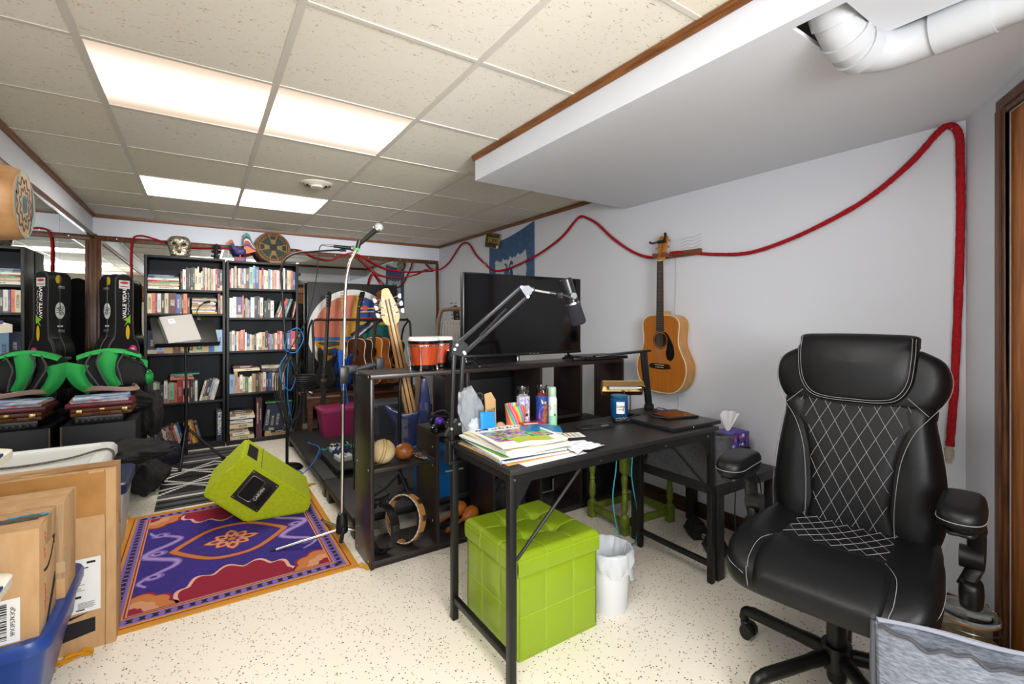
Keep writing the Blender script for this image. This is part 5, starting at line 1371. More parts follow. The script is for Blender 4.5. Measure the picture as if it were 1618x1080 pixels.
upright('L36/185 T26/215 S16/160 W22/180 C18/160 G26/155 C14/150 W14/160 T28/185 D28/180 G14/190 S16/185 W28/195 N18/180 B30/195 C14/185 W20/185 S30/180 C20/178 W22/182', A_, .735, RS[1], w4)
flat('C26/100 M30/72', A_ + .03, A_ + .26, RS[1] + .217, ' at the left atop the row, lower shelf, right bookcase', 4)
flat('M14/100 D12/100 N10/100 W16/95 C10/93', .52, .735, RS[1] + .196, ' at the right atop the row, lower shelf, right bookcase', 3)
w5 = ' in the tall stack, bottom shelf, right bookcase'
flat('C30/96 T10/90 W26/78 C28/74 D16/66 C42/94 M8/90 W28/92 K12/95 W26/100 C26/98 D24/88 K10/60', A_, .455, RS[0], w5)
upright('M26/395 M24/398', .470, .522, RS[0], ', beside the stack, bottom shelf, right bookcase')
leaning('N48/270 N48/270 N44/268 N50/265 N46/268', .535, RS[0] + .055, 7, ' among the leaning volumes, bottom shelf, right bookcase')
flat('T28/100 K24/95', .545, .82, RS[0], ' under the navy volumes, bottom shelf, right bookcase')
flat('G14/100', .55, .80, RS[0] + .335, ' on top of the navy volumes, bottom shelf, right bookcase')
# ------------------------------------------------------------ things on top of the bookcases
TL = 1.8365; TR = 1.8285
mos = mat('mosaic_dark', '#221c18', .25, metal=.6, col2='#c7b9a0', vscale=85, bump=.7, bscale=110)
t = thing('mask', 'dark glittering mosaic face mask standing on the left bookcase', 'mask', (-.170, 5.50, TL))
def mf(d):
 return 1 - .25 * max(0, -d.z) * abs(d.x) * 1.6
m_ = MB().cushion(sp2([(-.055, .003), (-.08, .06), (-.092, .12), (-.085, .165), (-.05, .198), (.05, .198), (.085, .165), (.092, .12), (.08, .06), (.055, .003)], 4), lambda x, y: .045 + .012 * math.exp(-(x / .015) ** 2 - ((y - .085) / .03) ** 2) - .015 * math.exp(-((abs(x) - .04) / .02) ** 2 - ((y - .125) / .014) ** 2) - .02 * math.exp(-(x / .03) ** 2 - ((y - .045) / .008) ** 2) - 2 * x * x, -.02, [(.001, 1), (.15, 1), (.3, 1), (.45, 1), (.6, 1), (.75, .98), (.9, .85), (1, .5), (.95, .1), (.001, 0)], M=basis((0, 0, 0), (1, 0, 0), (0, 0, 1)), centre=(0, .1))
m_.build('face', mos, t, smooth=60)
ey = MB()
for s in (-1, 1): ey.blob((s * .04, -.030, .127), (.02, .01, .010), 14, 8)
ey.blob((0, -.036, .046), (.018, .01, .007), 12, 8); ey.build('eye_and_mouth_holes', black_gap, t)
t = thing('figurine', 'small dark carved figurine between the mask and the rooster', 'figurine', (.131, 5.49, TL))
MB().lathe([(.003, 0), (.028, 0), (.03, .01), (.014, .025), (.012, .05), (.02, .062), (.022, .08), (.013, .095), (.015, .11), (.024, .125), (.02, .142), (.010, .15), (.003, .155)], 14).build('body', mat('carved_dark', '#1e1815', .6, bump=.6, bscale=70), t)
b = MB()
for s in (-1, 1):
 for z in (.07, .12): b.tube(spline([(s * .01, 0, z), (s * .032, -.004, z - .004), (s * .03, -.01, z + .02)], 4), .006, 6)
b.build('arms', mat('carved_dark', '#1e1815'), t)
t = thing('rooster_figure', 'painted wooden rooster with a rainbow tail on the seam of the bookcases', 'figurine', (.335, 5.50, TR))
MB().box((-.055, -.03, 0), (.055, .03, .045), .003).build('base', mat('rooster_base', '#3d4f8f', .5, col2='#b23c3c', vscale=30), t)
navy_p = mat('rooster_navy', '#2c2b5c', .5, col2='#53508e', vscale=90)
MB().blob((.0, 0, .105), (.055, .03, .036), 24, 14, lambda d: 1 + .25 * max(0, d.x) * max(0, d.z)).build('body', navy_p, t, smooth=70)
MB().tube(spline([(-.035, 0, .12), (-.06, 0, .15), (-.075, 0, .185)], 5), [.024] * 5 + [.017] * 5 + [.015], 12).build('neck', navy_p, t)
h = MB().blob((-.082, 0, .192), (.02, .014, .017), 14, 10); h.build('head', mat('rooster_orange', '#cf7a2c', .5), t)
MB().lathe([(.009, 0), (.001, .026)], 10, basis((-.095, 0, .188), (0, 1, 0), (0, 0, 1)) @ Matrix.Rotation(PI, 4, 'X')).build('beak', mat('rooster_yellow', '#d9ab35', .5), t)
MB().prism([(-.095, .2), (-.065, .2), (-.062, .215), (-.07, .208), (-.078, .22), (-.085, .209), (-.094, .216)], -.004, .004, basis((0, 0, 0), (1, 0, 0), (0, 0, 1))).build('comb', mat('rooster_red', '#b32b30', .5), t)
MB().tube([(.0, 0, .04), (.0, 0, .08)], .006, 8).build('legs', mat('rooster_orange', '#cf7a2c'), t)
for k, (c, sz) in enumerate((('#1d8f74', 1.0), ('#2a2a55', .83), ('#d7d0bd', .70), ('#b22a35', .60), ('#23305f', .44), ('#d06a33', .30))):
 tl = spline([(.035, 0, .10), (.03, 0, .10 + .13 * sz), (.045, 0, .10 + .195 * sz), (.08, 0, .10 + .185 * sz), (.11, 0, .10 + .11 * sz), (.150, 0, .11 + .03 * sz)], 6)
 b = MB(); M_ = basis((0, 0, 0), (1, 0, 0), (0, 0, 1)); q = [(p.x, p.z) for p in tl] + [(.06, .085)]
 b.prism(q[::-1], -.004 - .0012 * k, .004 + .0012 * k, M_); b.build('tail_feather', mat('feather_' + c[1:], c, .5), t)
t = thing('frame_drum', 'round frame drum with a dark Celtic cross design leaning on the right bookcase', 'drum', (.640, 5.475, TR), rot=(R(-10), 0, R(6)))
rr = .168; Fd = basis((0, 0, rr + .004), (1, 0, 0), (0, 0, 1))
b = MB(); b.lathe([(rr - .008, -.075), (rr, -.075), (rr, .0), (rr - .004, .004), (rr - .008, .0)], 56, Fd, False); b.build('shell', mat('drum_shell_wood', '#5d3a1c', .4, var=.3, vscale=6), t)
MB().prism(circ(rr - .002, 56), -.002, .004, Fd).build('drum_skin', mat('drum_skin_bronze', '#7a5a32', .5, col2='#5b4023', vscale=16), t)
dg = mat('celtic_green', '#1d3a35', .5); dk = mat('celtic_dark', '#1b1712', .5)
b = MB(); b.prism(circ(.105, 48), .0042, .0048, Fd); b.build('green_disc', dg, t)
b = MB()
n = 56
for r0, r1 in ((.142, .134), (.112, .104)):
 b.add([Fd @ Vector((r_ * math.cos(2 * PI * i / n), r_ * math.sin(2 * PI * i / n), .0052)) for r_ in (r0, r1) for i in range(n)], [(i, (i + 1) % n, n + (i + 1) % n, n + i) for i in range(n)])
for i in range(28):
 a = 2 * PI * i / 28; b.prism(circ(.006, 8, .123 * math.cos(a), .123 * math.sin(a)), .0046, .0052, Fd)
b.build('knotwork_ring', dk, t)
b = MB(); b2 = MB()
for k in range(4):
 M_ = Fd @ Matrix.Rotation(k * PI / 2, 4, 'Z')
 b.prism([(-.016, .028), (.016, .028), (.022, .06), (.046, .132), (-.046, .132), (-.022, .06)], .0052, .0060, M_)
 b2.prism([(-.020, .085), (.020, .085), (.034, .124), (-.034, .124)], .0060, .0066, M_)
b.build('cross_arms', mat('celtic_gold', '#8a6a3c', .5), t); b2.prism(circ(.036, 32), .0062, .007, Fd); b2.build('cross_centre', mat('celtic_centre', '#3b2c1a', .5, col2='#19130c', vscale=60), t)
k = MB()
for i in range(16):
 a = 2 * PI * i / 16; k.cyl(Fd @ Vector((rr * math.cos(a), rr * math.sin(a), -.03)), Fd @ Vector(((rr + .002) * math.cos(a), (rr + .002) * math.sin(a), -.03)), .006, n=10)
k.build('studs', brass, t)
t = thing('wood_block', 'small raw wood block in front of the round drum on the right bookcase', 'block', (.645, 5.425, TR))
MB().box((-.055, -.015, 0), (.055, .015, .022), .002).build('block_body', mat('raw_wood', '#9a7350', .7, var=.2, vscale=10), t)
t = thing('plastic_case', 'black plastic case lying at the right end of the right bookcase top', 'case', (.79, 5.46, TR), rz=R(-12))
MB().box((-.1, -.03, 0), (.1, .05, .022), .002).build('case_body', blk_plastic, t); MB().box((.06, -.0308, .004), (.09, -.0302, .018)).build('end_label', label_w, t)
# ------------------------------------------------------------ guitars
dark_neck = mat('rosewood', '#2b1a14', .45, col2='#1c110d', vscale=9, stretch=(30, 2, 30))
maple = mat('maple', '#c79a5f', .4, col2='#b5864c', vscale=6, stretch=(20, 1, 20))
cream = mat('cream_binding', '#ddd0a8', .4)
string_m = mat('string_steel', '#6d675f', .45, .6)
HALF = [(0, 0), (.004, .075), (.022, .125), (.06, .165), (.11, .19), (.16, .198), (.21, .19), (.26, .165), (.31, .143), (.35, .138), (.39, .141), (.43, .146), (.465, .143), (.492, .122), (.505, .09), (.51, .045), (.51, 0)]
def body_outline(sx=1.0, sy=1.0):
 c = spline([(w_ * sx, l * sy, 0) for l, w_ in HALF], 4)
 rgt = [(p.x, p.y) for p in c]
 return rgt + [(-x, y) for x, y in reversed(rgt[1:-1])]
def acoustic(name, label, M, top, side, neck, head, group=None, pick=True, capo=False, depth=.1, sx=1.0, scale=1.0, hanging=False):
 t = thing(name, label, 'guitar', group=group); t.matrix_world = M @ Matrix.Scale(scale, 4)
 o = body_outline(sx)
 b = MB().prism(o, 0, depth, caps=False); b.prism(o, 0, .003); b.build('body_sides', side, t)
 hc, hr = (0, .345), .049
 n = 64; ou = []
 import bisect
 per = o
 def ray(a):
  best = None; d = Vector((math.cos(a), math.sin(a)))
  for i in range(len(per)):
   p = Vector(per[i]) - Vector(hc); q = Vector(per[(i + 1) % len(per)]) - Vector(hc); e = q - p
   den = d.x * e.y - d.y * e.x
   if abs(den) < 1e-12: continue
   tt = (p.x * e.y - p.y * e.x) / den; uu = (p.x * d.y - p.y * d.x) / den
   if tt > 0 and -1e-6 <= uu <= 1 + 1e-6: best = tt if best is None else min(best, tt)
  return best or .1
 vs = []; fs = []; N = 96
 for i in range(N):
  a = 2 * PI * i / N; r_ = ray(a) * .985
  vs += [(hc[0] + hr * math.cos(a), hc[1] + hr * math.sin(a), depth), (hc[0] + r_ * math.cos(a), hc[1] + r_ * math.sin(a), depth + .001)]
 for i in range(N):
  j = (i + 1) % N; fs.append((2 * i, 2 * i + 1, 2 * j + 1, 2 * j))
 sb = MB().add(vs, fs); sb.build('soundboard', top, t)
 cav = MB().lathe([(hr, 0), (hr, -.06), (.003, -.06)], 32, Matrix.Translation((hc[0], hc[1], depth)), False); cav.build('soundhole', mat('guitar_inside', '#3a2415', .8), t)
 bd = MB(); bd.tube([(x * .993, .255 + (y - .255) * .993, depth) for x, y in o], .0035, 6, True); bd.tube([(x, y, .002) for x, y in o], .0025, 6, True); bd.build('binding', cream, t)
 rs = MB(); rs.tube([(hc[0] + .056 * math.cos(2 * PI * i / 48), hc[1] + .056 * math.sin(2 * PI * i / 48), depth + .0006) for i in range(48)], .0035, 6, True, flat=.2, up=(1, 0, 0)); rs.build('rosette', mat('rosette_brown', '#5a3418', .5), t)
 if pick:
  pg = sp2([(.03, .40), (.058, .385), (.085, .345), (.105, .30), (.108, .245), (.085, .215), (.055, .225), (.045, .262), (.052, .30), (.058, .335), (.055, .365)], 5)
  MB().prism(pg[::-1], depth + .0012, depth + .0024).build('pickguard', mat('pickguard_black', '#121212', .25), t)
 br = MB().cushion(sp2([(-.085, .175), (-.07, .19), (0, .192), (.07, .19), (.085, .175), (.085, .165), (.05, .158), (0, .155), (-.05, .158), (-.085, .165)], 3), depth + .010, depth + .001); br.build('bridge', dark_neck, t)
 sd = MB().box((-.037, .181, depth + .009), (.037, .184, depth + .013));
 for i in range(6): sd.blob((-.028 + .0112 * i, .168, depth + .011), (.003, .003, .003), 8, 6)
 sd.build('saddle_and_pins', cream, t)
 zb = depth + .002; NL = .865          # nut position
 fb = MB().prism([(-.028, .402), (.028, .402), (.0225, NL), (-.0225, NL)], zb, zb + .006); fb_ = fb.build('fretboard', dark_neck, t)
 fr = MB(); sc_ = .645
 for k in range(1, 20):
  y = NL - sc_ * (1 - 2 ** (-k / 12)); w_ = .0225 + .0055 * (NL - y) / (NL - .402)
  if y > .405: fr.box((-w_, y - .0008, zb + .006), (w_, y + .0008, zb + .0068))
 for k in (3, 5, 7, 9, 12):
  y = NL - sc_ * (1 - 2 ** (-(k - .5) / 12)); fr.cyl((0, y, zb + .0058), (0, y, zb + .0066), .003, n=10)
 fr.build('frets', string_m, fb_)
 nk = MB()
 ys = [.44 + (NL - .44) * i / 10 for i in range(11)]
 nk.grid(lambda u, v: ((.024 - .003 * u) * math.cos(PI * v) * 1.0, .51 + (NL - .51) * u, zb - (.021 - .004 * u) * math.sin(PI * v)), 10, 12)
 nk.prism([(-.022, .50), (.022, .50), (.022, .535), (-.022, .535)], .02, zb); nk.build('neck', neck, t)
 nb = MB();
 for s in (-1, 1): nb.box((s * .0225 - .002 if s > 0 else -.0285, .405, zb + .0005), (.0285 if s > 0 else -.0225 + .002, .52, zb + .004))
 hd = sp2([(-.022, NL), (-.03, NL + .05), (-.036, NL + .15), (-.02, NL + .172), (0, NL + .165), (.02, NL + .172), (.036, NL + .15), (.03, NL + .05), (.022, NL)], 3)
 Hm = Matrix.Translation((0, NL, zb)) @ Matrix.Rotation(R(-12), 4, 'X') @ Matrix.Translation((0, -NL, 0))
 hs_ = MB().prism(hd[::-1], -.012, .002, Hm).build('headstock', head, t)
 MB().box((-.0225, NL - .002, zb), (.0225, NL + .003, zb + .009)).build('nut', cream, t)
 for s in (-1, 1):
  for k in range(3):
   y = NL + .05 + .042 * k; p = MB()
   p.cyl(Hm @ Vector((s * .022, y, -.002)), Hm @ Vector((s * .022, y, .010)), .0035, n=10)
   p.cyl(Hm @ Vector((s * .03, y, -.006)), Hm @ Vector((s * .046, y, -.006)), .0025, n=8); p.blob(Hm @ Vector((s * .052, y, -.006)), (.007, .009, .004), 12, 8)
   p.build('tuning_peg', nickel, hs_)
 st = MB()
 for i in range(6):
  x0, x1 = -.028 + .0112 * i, -.018 + .0072 * i
  st.tube([(x0, .182, depth + .0128), (x1, NL, zb + .0095), Hm @ Vector(((-1 if i < 3 else 1) * .022, NL + .05 + .042 * (i if i < 3 else 5 - i), .006))], .0004, 4)
 st.build('strings', string_m, t)
 if capo:
  cp = MB(); cp.box((-.034, NL + .118, .0), (.030, NL + .135, .022), .004, M=Hm); cp.tube(spline([Hm @ Vector(p) for p in ((-.034, NL + .128, .012), (-.062, NL + .118, .03), (-.078, NL + .126, .04))], 4), .007, 8)
  cp.tube(spline([Hm @ Vector(p) for p in ((.02, NL + .128, .012), (.03, NL + .16, .02), (.026, NL + .178, .022))], 4), .009, 8)
  cp.build('capo', blk_plastic, t)
  lg = MB(); lg.tube(spline([Hm @ Vector((.002 + .007 * ((i % 3) - 1), NL + .062 + .011 * i, .0026)) for i in range(8)], 4), .0022, 5, flat=.3); lg.build('logo_script', mat('logo_dark', '#2a1a0d', .5), t)
 return t
def electric(name, label, M, bodycol, neckcol, fret, horn=1.0, scale=1.0, group=None, headcol=None, strings=4):
 t = thing(name, label, 'guitar', group=group); t.matrix_world = M @ Matrix.Scale(scale, 4)
 o = sp2([(0, 0), (.08, .005), (.145, .045), (.165, .11), (.14, .19), (.115, .25), (.125, .31), (.155, .385), (.14, .405), (.10, .36), (.06, .335), (0, .325), (-.05, .335), (-.085, .37), (-.11, .44), (-.14, .47), (-.15, .42), (-.13, .31), (-.118, .25), (-.145, .18), (-.168, .11), (-.145, .045), (-.08, .005)], 4)
 b = MB(); b.cushion(o, .044, 0, [(.001, 1), (.6, 1), (.9, 1), (.965, .97), (.99, .85), (1, .5), (.99, .15), (.965, .03), (.9, 0), (.001, 0)], centre=(0, .2)); b.build('body', bodycol, t)
 NL = .95
 MB().prism([(-.028, .30), (.028, .30), (.021, NL), (-.021, NL)], .045, .052).build('fretboard', fret, t)
 MB().grid(lambda u, v: ((.028 - .006 * u) * math.cos(PI * v), .31 + (NL - .31) * u, .046 - .02 * math.sin(PI * v)), 8, 12).build('neck', neckcol, t)
 fr = MB()
 for k in range(1, 21):
  y = NL - .8 * (1 - 2 ** (-k / 12))
  if y > .32: fr.box((-.024, y - .0008, .052), (.024, y + .0008, .053))
 fr.build('frets', string_m, t)
 HS = MB().prism(sp2([(-.021, NL), (-.034, NL + .03), (-.036, NL + .13), (-.02, NL + .18), (.015, NL + .175), (.03, NL + .13), (.026, NL + .03), (.021, NL)], 3)[::-1], .032, .047).build('headstock', headcol or neckcol, t)
 for k in range(strings):
  y = NL + .03 + .034 * k; p = MB(); p.cyl((-.012, y, .046), (-.012, y, .06), .006, n=10); p.cyl((-.034, y, .038), (-.05, y, .038), .003, n=8); p.blob((-.058, y, .038), (.011, .008, .004), 10, 6); p.build('tuning_peg', nickel, HS)
 st = MB()
 for i in range(strings): st.tube([(-.02 + .04 * i / (strings - 1), .10, .056), (-.014 + .028 * i / (strings - 1), NL, .055)], .0008, 4)
 st.build('strings', string_m, t)
 pk = MB(); pk.box((-.045, .13, .044), (.045, .16, .054), .003); pk.box((-.045, .22, .044), (.045, .25, .054), .003); pk.build('pickups', blk_plastic, t)
 bg = MB(); bg.box((-.04, .07, .044), (.04, .105, .056), .003); bg.build('bridge', nickel, t)
 kn = MB()
 for i in range(3): kn.cyl((.09 + .012 * i, .07 + .04 * i, .044), (.09 + .012 * i, .07 + .04 * i, .058), .009, n=14)
 kn.build('knobs', blk_plastic, t)
 return t
spruce = mat('spruce_amber', '#b9722c', .3, col2='#a9621f', vscale=5, stretch=(60, 1, 60), coat=.5)
maple_side = mat('maple_side_amber', '#c08a45', .3, col2='#ad7734', vscale=7, stretch=(4, 1, 4), coat=.5)
acoustic('acoustic_guitar', 'amber acoustic guitar with black pickguard hanging on the white wall', basis((2.612, 2.032, .762), (-.0, -1, 0), (0, -.012, 1)), spruce, maple_side, maple, mat('head_amber', '#b8762c', .35), capo=True, depth=.098)
t = thing('guitar_hanger', 'reddish wooden guitar hanger bar screwed to the wall behind the amber guitar', 'hanger', (2.62, 1.93, 1.665))
hw = mat('cherry_wood', '#7a4526', .4, col2='#5e3219', vscale=6, stretch=(12, 1, 12))
MB().box((-.028, -.135, -.016), (-.0008, .175, .022), .003).build('bar', hw, t)
yk = MB()
for s in (-1, 1): yk.box((-.13, .105 + s * .034 - .012, -.014), (-.02, .105 + s * .034 + .012, .012), .003)
yk.build('yoke', hw, t)
wr = MB()
for i in range(4):
 wr.tube(spline([(-.006, .02, .03 + i * .022), (-.004, -.03, .045 + i * .02), (-.006, -.07, .035 + i * .022), (-.004, -.13, .055 + i * .02)], 6), .0012, 5)
wr.tube(spline([(-.006, .06, -.016), (-.01, .055, -.2), (-.006, .07, -.5), (-.006, .04, -.92), (-.006, .05, -1.03)], 6), .0012, 5)
wr.build('loose_wires', mat('grey_wire', '#b3b3b3', .5), t)
# ------------------------------------------------------------ stage risers and what stands on them
rs_m = mat('riser_black', '#19181a', .6, bump=.15, bscale=90, col2='#262426', vscale=20)
for lb, y0, y1 in (('black stage riser nearest the shelf unit', 2.685, 3.43), ('black stage riser reaching back to the wooden bench', 3.44, 5.13)):
 t = thing('stage_riser', lb, 'riser', (.71, y0, 0), group='black stage risers')
 MB().box((0, 0, .10), (1.45, y1 - y0, .13), .003).build('deck', rs_m, t)
 MB().box((.002, .002, .085), (1.448, y1 - y0 - .002, .10)).build('deck_rim', blk_plastic, t)
 for x in (.012, .68, 1.34):
  for y in (.012, y1 - y0 - .11):
   MB().cushion(rrect(.05, .05, .015), .10, 0, [(.001, 1), (1, 1), (1, 0), (.001, 0)], M=Matrix.Translation((x + .05, y + .05, 0))).build('leg', blk_plastic, t)
ZR = .1302
t = thing('pedalboard', 'black pedalboard with triangular cut-outs on the stage riser', 'pedalboard', (.80, 3.42, ZR), rz=R(0))
pw, pd = .62, .56
MB().box((0, 0, .045), (pw, pd, .058), .003).build('deck', mat('pedal_felt', '#1f1e1f', .9, bump=.3, bscale=200), t)
for nm, x in (('side_rail', 0), ('side_rail', pw - .012)):
 b = MB(); b.box((x, 0, 0), (x + .012, pd, .008)); b.box((x, 0, .036), (x + .012, pd, .0449))
 k = 0
 while k < pd - .03:
  M_ = basis((x + .006, k, .008), (0, 1, 0), (0, 0, 1)); b.prism([(0, 0), (.014, 0), (.035, .028), (.021, .028)] if int(k / .035) % 2 == 0 else [(.021, 0), (.035, 0), (.014, .028), (0, .028)], -.006, .006, M_); k += .035
 b.build(nm, blk_metal, t)
PED = [('white', '#c9ccce', .06, .42, .075, .11), ('teal', '#1f6f70', .10, .49, .12, .07), ('blue', '#1f3f8e', .055, .34, .12, .065), ('white', '#d5d6d6', .05, .17, .11, .12), ('green', '#1d8a3e', .17, .07, .07, .11), ('grey', '#8d9498', .26, .09, .07, .11), ('white', '#c9ccce', .35, .12, .07, .11), ('navy', '#22305e', .18, .19, .12, .08), ('silver', '#9b9d9f', .33, .25, .12, .09), ('black', '#232325', .22, .31, .13, .1), ('green', '#2b7f4a', .45, .07, .07, .11), ('grey', '#74777a', .3, .44, .15, .08), ('white', '#d5d6d6', .48, .25, .08, .12)]
adj = ['at the far left corner', 'at the back edge', 'at the left edge, middle', 'at the left front with two switches', 'at the front next to the white one', 'at the front, right of the green one', 'in the front row beside the grey one', 'in the centre left', 'in the middle', 'in the centre, dark', 'at the front right', 'at the back, wide', 'at the right, middle']
for (cn, c, x, y, w_, d_), ad in zip(PED, adj):
 t = thing('effects_pedal', '%s guitar effects pedal on the pedalboard, %s' % (cn, ad), 'effects pedal', (.80 + x, 3.42 + y, ZR + .0585), rz=R(random.uniform(-6, 6)), group='effects pedals')
 MB().box((0, 0, 0), (w_, d_, .036), .004).build('housing', mat('pedal_' + cn, c, .35, .2), t)
 k = MB()
 for i in range(3): k.cyl((w_ * (.22 + .28 * i), d_ * .75, .036), (w_ * (.22 + .28 * i), d_ * .75, .05), .008, n=12)
 k.build('knobs', blk_plastic, t)
 MB().cyl((w_ / 2, d_ * .2, .036), (w_ / 2, d_ * .2, .048), .008, n=12).build('foot_switch', nickel, t)
for lb, cn, c, x, y, w_, d_ in (('white power block on the riser behind the pedalboard', 'white', '#c9ccce', .93, 4.18, .14, .06), ('teal pedal lying on the riser behind the pedalboard', 'teal', '#1f6f70', .83, 4.07, .16, .07), ('blue pedal box lying on the riser edge by the pedalboard', 'blue', '#1f3f8e', .79, 3.985, .14, .05), ('grey multi-plug box on the riser right of the teal pedal', 'grey', '#6a7f86', 1.02, 4.06, .15, .06)):
 t = thing('effects_pedal', lb, 'effects pedal', (x, y, ZR), group='loose pedals on the riser'); MB().box((0, 0, 0), (w_, d_, .045), .005).build('housing', mat('pedal_' + cn, c, .35), t)
 k = MB()
 for i in range(3): k.cyl((w_ * (.2 + .3 * i), d_ / 2, .045), (w_ * (.2 + .3 * i), d_ / 2, .056), .008, n=10)
 k.build('knobs', blk_plastic, t)
def cable(name, label, pts, r, m, k=8):
 return tag(MB().tube(spline(pts, k), r, 7).build(name, m), label, 'cable')
cab_b = mat('cable_blue', '#1f6fb8', .4); cab_g = mat('cable_lime', '#7fb52a', .4); cab_k = mat('cable_black', '#151516', .5); cab_c = mat('cable_cyan', '#3aa3b5', .45)
cable('cable', 'blue cable looping from the riser down to the floor by the monitor', [(.80, 4.46, .16), (.77, 4.30, .19), (.80, 4.05, .21), (.765, 3.9, .19), (.70, 3.85, .12), (.64, 3.9, .05), (.62, 4.0, .012), (.68, 4.1, .01), (.63, 4.2, .012), (.60, 4.05, .02), (.66, 3.98, .03)], .004, cab_b)
for k in range(3):
 cable('cable', ('first', 'second', 'third')[k] + ' bright lime cable, counted from the front, crossing the riser behind the shelf unit', [(1.0 + .02 * k, 3.95 - .16 * k, ZR + .065), (1.25, 3.85 - .16 * k + .03, ZR + .075), (1.5, 3.9 - .17 * k, ZR + .012), (1.9, 3.98 - .2 * k, ZR + .008)], .004, cab_g)
cable('cable', 'black cable loop hanging over the riser front beside the chrome stand', [(.86, 3.1, ZR + .3), (.84, 2.98, ZR + .12), (.87, 2.9, ZR + .01), (.95, 2.88, ZR + .008), (1.0, 2.95, ZR + .01), (.98, 3.1, ZR + .02)], .0045, cab_k)
cable('cable', 'tangled black patch cable among the pedals', [(.84, 3.75, ZR + .1), (.9, 3.68, ZR + .12), (.98, 3.75, ZR + .105), (1.05, 3.66, ZR + .13), (1.12, 3.74, ZR + .11), (1.2, 3.62, ZR + .12)], .004, cab_k)
t = thing('microphone_stand', 'chrome gooseneck microphone stand with black tripod hub on the purple rug edge', 'microphone stand', (.655, 2.70, 0))
hb = MB(); hb.lathe([(.014, .17), (.022, .165), (.03, .13), (.032, .085), (.034, .07), (.03, .06), (.012, .055)], 20); hb.build('hub', blk_plastic, t)
for a, el in ((165, 1), (-11, 1), (95, 1)):
 c, s_ = math.cos(R(a)), math.sin(R(a))
 MB().tube([(c * .02, s_ * .02, .075), (c * .33, s_ * .33, .0125)], .0085, 12).build('leg', chrome, t)
 MB().tube([(c * .33, s_ * .33, .0125), (c * .36, s_ * .36, .008)], .0078, 10).build('leg_tip', rubber, t)
p = MB(); p.tube([(0, 0, .16), (.012, .02, .80)], .0095, 14); p.tube([(.012, .02, .80), (.022, .035, 1.20)], .0072, 12); p.build('pole', chrome, t)
MB().tube([(.0118, .0195, .77), (.0122, .0205, .845)], .014, 14).build('clutch', blk_plastic, t)
p = MB(); p.tube(spline([(.022, .035, 1.20), (.026, .04, 1.32), (.034, .045, 1.46), (.055, .05, 1.56), (.095, .055, 1.645)], 8), .0085, 12)
p.build('gooseneck', mat('gooseneck_chrome', '#c9b9ae', .25, 1.0), t)
MB().tube([(.095, .055, 1.64), (.101, .056, 1.653)], .012, 14).build('green_tape', mat('tape_green', '#3fb53c', .5), t)
MB().tube([(.100, .056, 1.652), (.112, .058, 1.70)], [.013, .015], 14).build('mic_clip', blk_plastic, t)
t = thing('microphone', 'silver-headed vocal microphone on the chrome stand, pointing up to the right', 'microphone', (.784, 2.758, 1.695))
dm = Vector((.085, .02, .080)).normalized()
MB().tube([dm * -.02, dm * .11], [.011, .016], 18).build('mic_handle', blk_plastic, t)
MB().blob(dm * .145, (.026, .026, .026), 24, 16).build('mic_grille', mat('mic_grille', '#c9c9c6', .35, .7, bump=.8, bscale=600), t)
MB().tube([dm * .112, dm * .124], [.018, .025], 20).build('mic_collar', nickel, t)
t = thing('clip_holder', 'black clamp holder with two pads on the middle of the chrome stand', 'holder', (.690, 2.725, .965))
b = MB(); b.box((-.03, -.028, -.03), (.055, .02, .018), .006); b.tube([(.05, -.02, -.005), (.11, -.03, .01), (.15, -.03, .018)], [.012, .017, .014], 10); b.box((.15, -.05, -.012), (.20, -.02, .055), .006); b.build('clamp_body', mat('clamp_grey', '#25262a', .5), t)
MB().box((-.05, -.045, -.08), (-.0, -.03, .012), .004).build('pad', blk_plastic, t)
b = MB()
for i in range(6):
 b.tube(spline([(.035 + .008 * i, .005, .0), (.04 + .01 * i, -.01, -.2 - .02 * i), (.03 + .012 * i, .0, -.42 - .03 * (i % 3)), (.05 + .012 * i, .03, -.60 + .02 * i), (.06 + .012 * i, .08, -.72)], 6), .0045, 6)
tag(b.build('cable_bundle', cab_k, loc=(.690, 2.735, .965)), 'bundle of black cables hanging from the clamp on the chrome stand', 'cable')
tag(MB().tube(spline([(.655, 2.65, .105), (.645, 2.645, .08), (.635, 2.64, .03)], 4), .011, 10).build('cable_plug', blk_plastic), 'black plug with green rings hanging from the hub of the chrome stand', 'plug')
t = thing('microphone_stand', 'black gooseneck microphone stand wrapped in blue and black cables before the right bookcase', 'microphone stand', (.60, 4.30, 0))
MB().lathe([(.003, 0), (.12, 0), (.125, .006), (.11, .022), (.03, .03), (.015, .04)], 36).build('base', blk_metal, t)
p = MB(); p.tube([(0, 0, .03), (.0, 0, .85)], .012, 12); p.tube([(0, 0, .85), (-.04, .02, 1.58)], .010, 12); p.build('pole', blk_metal, t)
MB().tube(spline([(-.04, .02, 1.56), (-.04, .02, 1.66), (-.01, .02, 1.745), (.07, .01, 1.80), (.2, -.0, 1.825), (.36, -.02, 1.845), (.45, -.03, 1.852)], 8), .0085, 10).build('gooseneck', blk_metal, t)
MB().tube([(.42, -.027, 1.849), (.47, -.03, 1.856)], .013, 12).build('mic_clip', blk_plastic, t)
t = thing('microphone', 'black microphone with silver ball head lying level on the black gooseneck stand', 'microphone', (1.06, 4.27, 1.879))
MB().tube([(-.16, 0, .005), (-.09, 0, .003)], [.009, .010], 14).build('plug', nickel, t)
MB().tube([(-.095, 0, .003), (.055, 0, -.004)], [.013, .018], 16).build('mic_handle', blk_plastic, t)
MB().tube([(.05, 0, -.004), (.062, 0, -.0045)], [.019, .025], 18).build('mic_collar', nickel, t)
